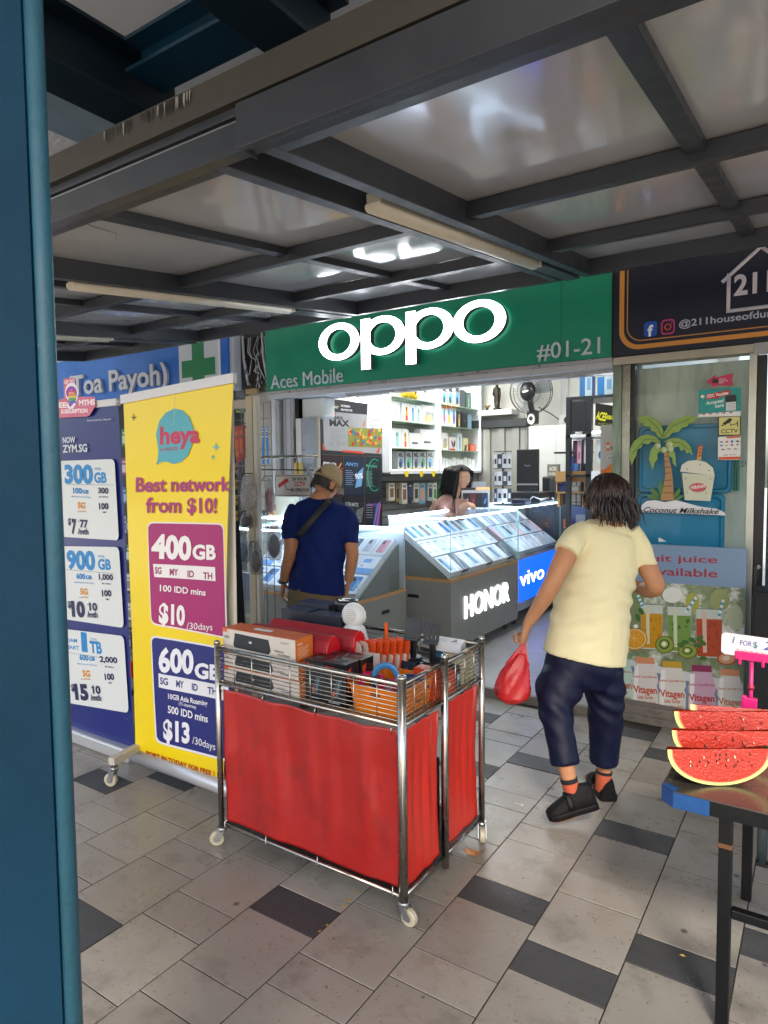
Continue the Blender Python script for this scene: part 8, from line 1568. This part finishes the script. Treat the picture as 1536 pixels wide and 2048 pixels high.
b.f, b.mi, b.sm = fs, mi, sm; b.build('cap', MN, world=True, solid=.003)
b = MB(); b.tube([hm+u2*.020+(r2*math.sin(a)*.088+f2*math.cos(a)*.111) for a in [2*math.pi*k/36 for k in range(37)]], [(.008, .002)]*37, mat('cap_band', '#8f8060', .8), 6, up=tuple(u2)); b.ball(hm+u2*.14, .007, m_cap, 8); b.build('cap_band', MN, world=True)
b = MB(); bc = hm+u2*.022+f2*.085
b.sheet(lambda u, v: bc+r2*(u-.5)*.165*math.cos((v)*.9)+f2*(.0+.085*v*math.cos((u-.5)*2.2)**.7)+u2*(.012-.022*v-.04*(u-.5)**2*4*.5), 14, 8, m_cap); b.build('cap_brim', MN, world=True, solid=.004)
m_shw = mat('trainer_grey', '#3c3e42', .6); m_old = m_shoe
for cx in (608, 656): t0 = J(cx, 1215, DM); ft = Vector((t0.x, t0.y, 0)); b = MB(); limb(b, [(ft+Vector((0, 0, .045))-fm*.05, .035, .035), (ft+Vector((0, 0, .05)), .045, .05), (ft+Vector((0, 0, .035))+fm*.1, .05, .035), (ft+Vector((0, 0, .025))+fm*.2, .035, .022)], rm, m_shw, 18, 4); b.build('shoe', MN, world=True)
# ======== seated young woman
GI = thing('person', 'young woman with long black hair and glasses leaning on the counter', 'person', Vector((-3.15, 5.9, .06))); skg = skinmat('skin_girl', '#c79a7c'); DG = 6.6; gf = (rr*.62-ff*.50); gf.z = -.12; gf.normalize(); gt = Vector((gf.x, gf.y, 0)).normalized(); gr = gt.cross(Vector((0, 0, 1)))
hg = J(922, 955, DG-.02); b = MB(); rings, r3, f3, u3 = head_pts(hg, gf, (.05, 0, 1), .98, jaw=.42); b.loft(rings, skg); ears(b, hg, r3, f3, u3, .95, skg)
base = J(893, 1030, DG+.02); limb(b, [(hg-u3*.05-f3*.02, .045, .048), (J(912, 985, DG), .045, .048), (J(902, 998, DG), .1, .07), (J(896, 1012, DG+.02), .17, .09), (J(889, 1040, DG+.05), .15, .1), (J(884, 1075, DG+.1), .14, .11), (J(880, 1120, DG+.12), .16, .12)], gr, skg)
sL, sR = J(880, 1005, DG+.05), J(925, 1000, DG-.08); eR = J(925, 1015, DG-.2); hRp = J(939, 1009, DG-.42)
limb(b, [(sR, .045, .045), (J(922, 1030, DG-.12), .04, .04), (eR, .038, .036), (hRp, .024, .024)], (0, 0, 1), skg); hand(b, hRp, (.5, -.6, .05), (0, 0, -1), 1, .4, skg, .85)
limb(b, [(sL, .048, .048), (J(868, 1030, DG+.05), .044, .044), (J(873, 1045, DG-.15), .038, .038), (J(898, 1030, DG-.4), .026, .026)], (0, 0, 1), skg); hand(b, J(899, 1029, DG-.41), (.7, -.5, .1), (0, 0, -1), 1, .5, skg, .85)
for k, o in enumerate((-.09, .09)): q = J(880, 1120, DG+.1)+gr*o; limb(b, [(q, .08, .08), (q+gt*.2+Vector((0, 0, -.02)), .075, .075), (q+gt*.36+Vector((0, 0, -.03)), .058, .058), (q+gt*.38+Vector((0, 0, -.22)), .05, .05), (q+gt*.36+Vector((0, 0, -.42)), .036, .04)], gr, skg)
fuse(b, 'body', GI, .007, 3); face_bits(GI, hg, r3, f3, u3, .98, '#1c1512', '#b5605c')
m_bl_ = mat('blouse_pink', '#9c7062', .75, var=(8, .1), sheen=.3); b = MB(); limb(b, [(J(906, 992, DG), .075, .065), (J(902, 1000, DG), .13, .08), (J(897, 1010, DG+.02), .18, .1), (J(891, 1035, DG+.05), .175, .12), (J(885, 1075, DG+.1), .165, .125), (J(880, 1118, DG+.12), .17, .13)], gr, m_bl_, 32, 5)
limb(b, [(sL, .06, .06), (J(868, 1030, DG+.05), .062, .06), (J(872, 1044, DG-.12), .056, .052), (J(880, 1041, DG-.2), .054, .05)], (0, 0, 1), m_bl_, 22, 4); limb(b, [(sR, .06, .058), (J(922, 1030, DG-.12), .058, .055), (J(924, 1018, DG-.2), .05, .046)], (0, 0, 1), m_bl_, 22, 4)
fuse(b, 'blouse', GI, .009, 3, clothfold(9, .006, seed=4))
b = MB(); q = J(880, 1120, DG+.12); limb(b, [(q, .175, .13), (q-Vector((0, 0, .12)), .17, .13)], gr, mat('skirt_dark', '#23242a', .7)); b.build('trousers', GI, world=True)
t = thing('stool', 'dark round stool under the young woman behind the counter', 'stool', Vector((q.x, q.y, .06))); z_ = q.z-.14-.06; b = MB(); b.cyl((0, 0, z_-.04), (0, 0, z_), .17, m_blkp, 20); b.build('seat', t, bevel=.01)
for k in range(4): a = k*1.5708+.6; b = MB(); b.cyl((.1*math.cos(a), .1*math.sin(a), z_-.04), (.17*math.cos(a), .17*math.sin(a), 0), .011, m_alu, 8); b.build('leg', t)
m_hk = mat('hair_black', '#0a090b', .5, var=(40, .4), spec=.3)
b = hair_cap(GI, hg, r3, f3, u3, .98, lambda x, y, z: (y > .012 and z < .068) or (y > -.01 and z < .0), 1.09, m_hk)
for k in range(620):
    sg = hr.choice((-1, 1)); a = hr.uniform(1.35, math.pi)*sg; el = hr.uniform(-.1, 1.4); x, y, z = math.sin(a)*math.cos(el), math.cos(a)*math.cos(el), math.sin(el); p = hg+(r3*x*.08+f3*y*.1+u3*z*.121)*1.03; pts = [p]; out = (r3*x+f3*y)
    if out.length > .05: out.normalize()
    L_ = .05; lim = hr.uniform(.26, .36); front_ = y > -.1
    for j in range(9):
        q = p-hg; zz = q.dot(u3); x_, y_ = q.dot(r3)/.084, q.dot(f3)/.104; d_ = -u3*(.35 if zz > .07 else 1)+out*(.8 if zz > .07 else .06 if zz > -.07 else .16 if not front_ else .04)+Vector((hr.uniform(-.05, .05), hr.uniform(-.05, .05), 0))
        p = p+d_.normalized()*L_*(.6 if zz > .05 else 1); q = p-hg; x_, y_ = q.dot(r3)/.084, q.dot(f3)/.104; nn = math.hypot(x_, y_)
        if nn < 1 and abs(q.dot(u3)) < .1: p = p+(r3*x_*.084+f3*y_*.104)*(1/max(.4, nn)-1)*.8
        if (p-hg).dot(u3) < -lim: break
        pts.append(p)
    if len(pts) > 2: strand(b, pts, hr.uniform(.004, .0075), m_hk)
b.build('hair', GI, world=True)
b = MB(); m_gl = mat('glasses_rim', '#b9a6a0', .25, .6)
for sg in (-1, 1): T_ = frame(hg+(r3*sg*.031+f3*.096+u3*.004)*.98, r3, u3); b.tube([T_ @ Vector((.022*math.cos(a), .019*math.sin(a), 0)) for a in [2*math.pi*k/20 for k in range(21)]], .0014, m_gl, 5); b.tube([hg+(r3*sg*.053+f3*.094+u3*.008)*.98, hg+(r3*sg*.075+f3*.0+u3*.004)*.98], .0014, m_gl, 5)
b.tube([hg+(r3*-.009+f3*.1+u3*.006)*.98, hg+(r3*.009+f3*.1+u3*.006)*.98], .0016, m_gl, 5); b.build('glasses', GI, world=True)
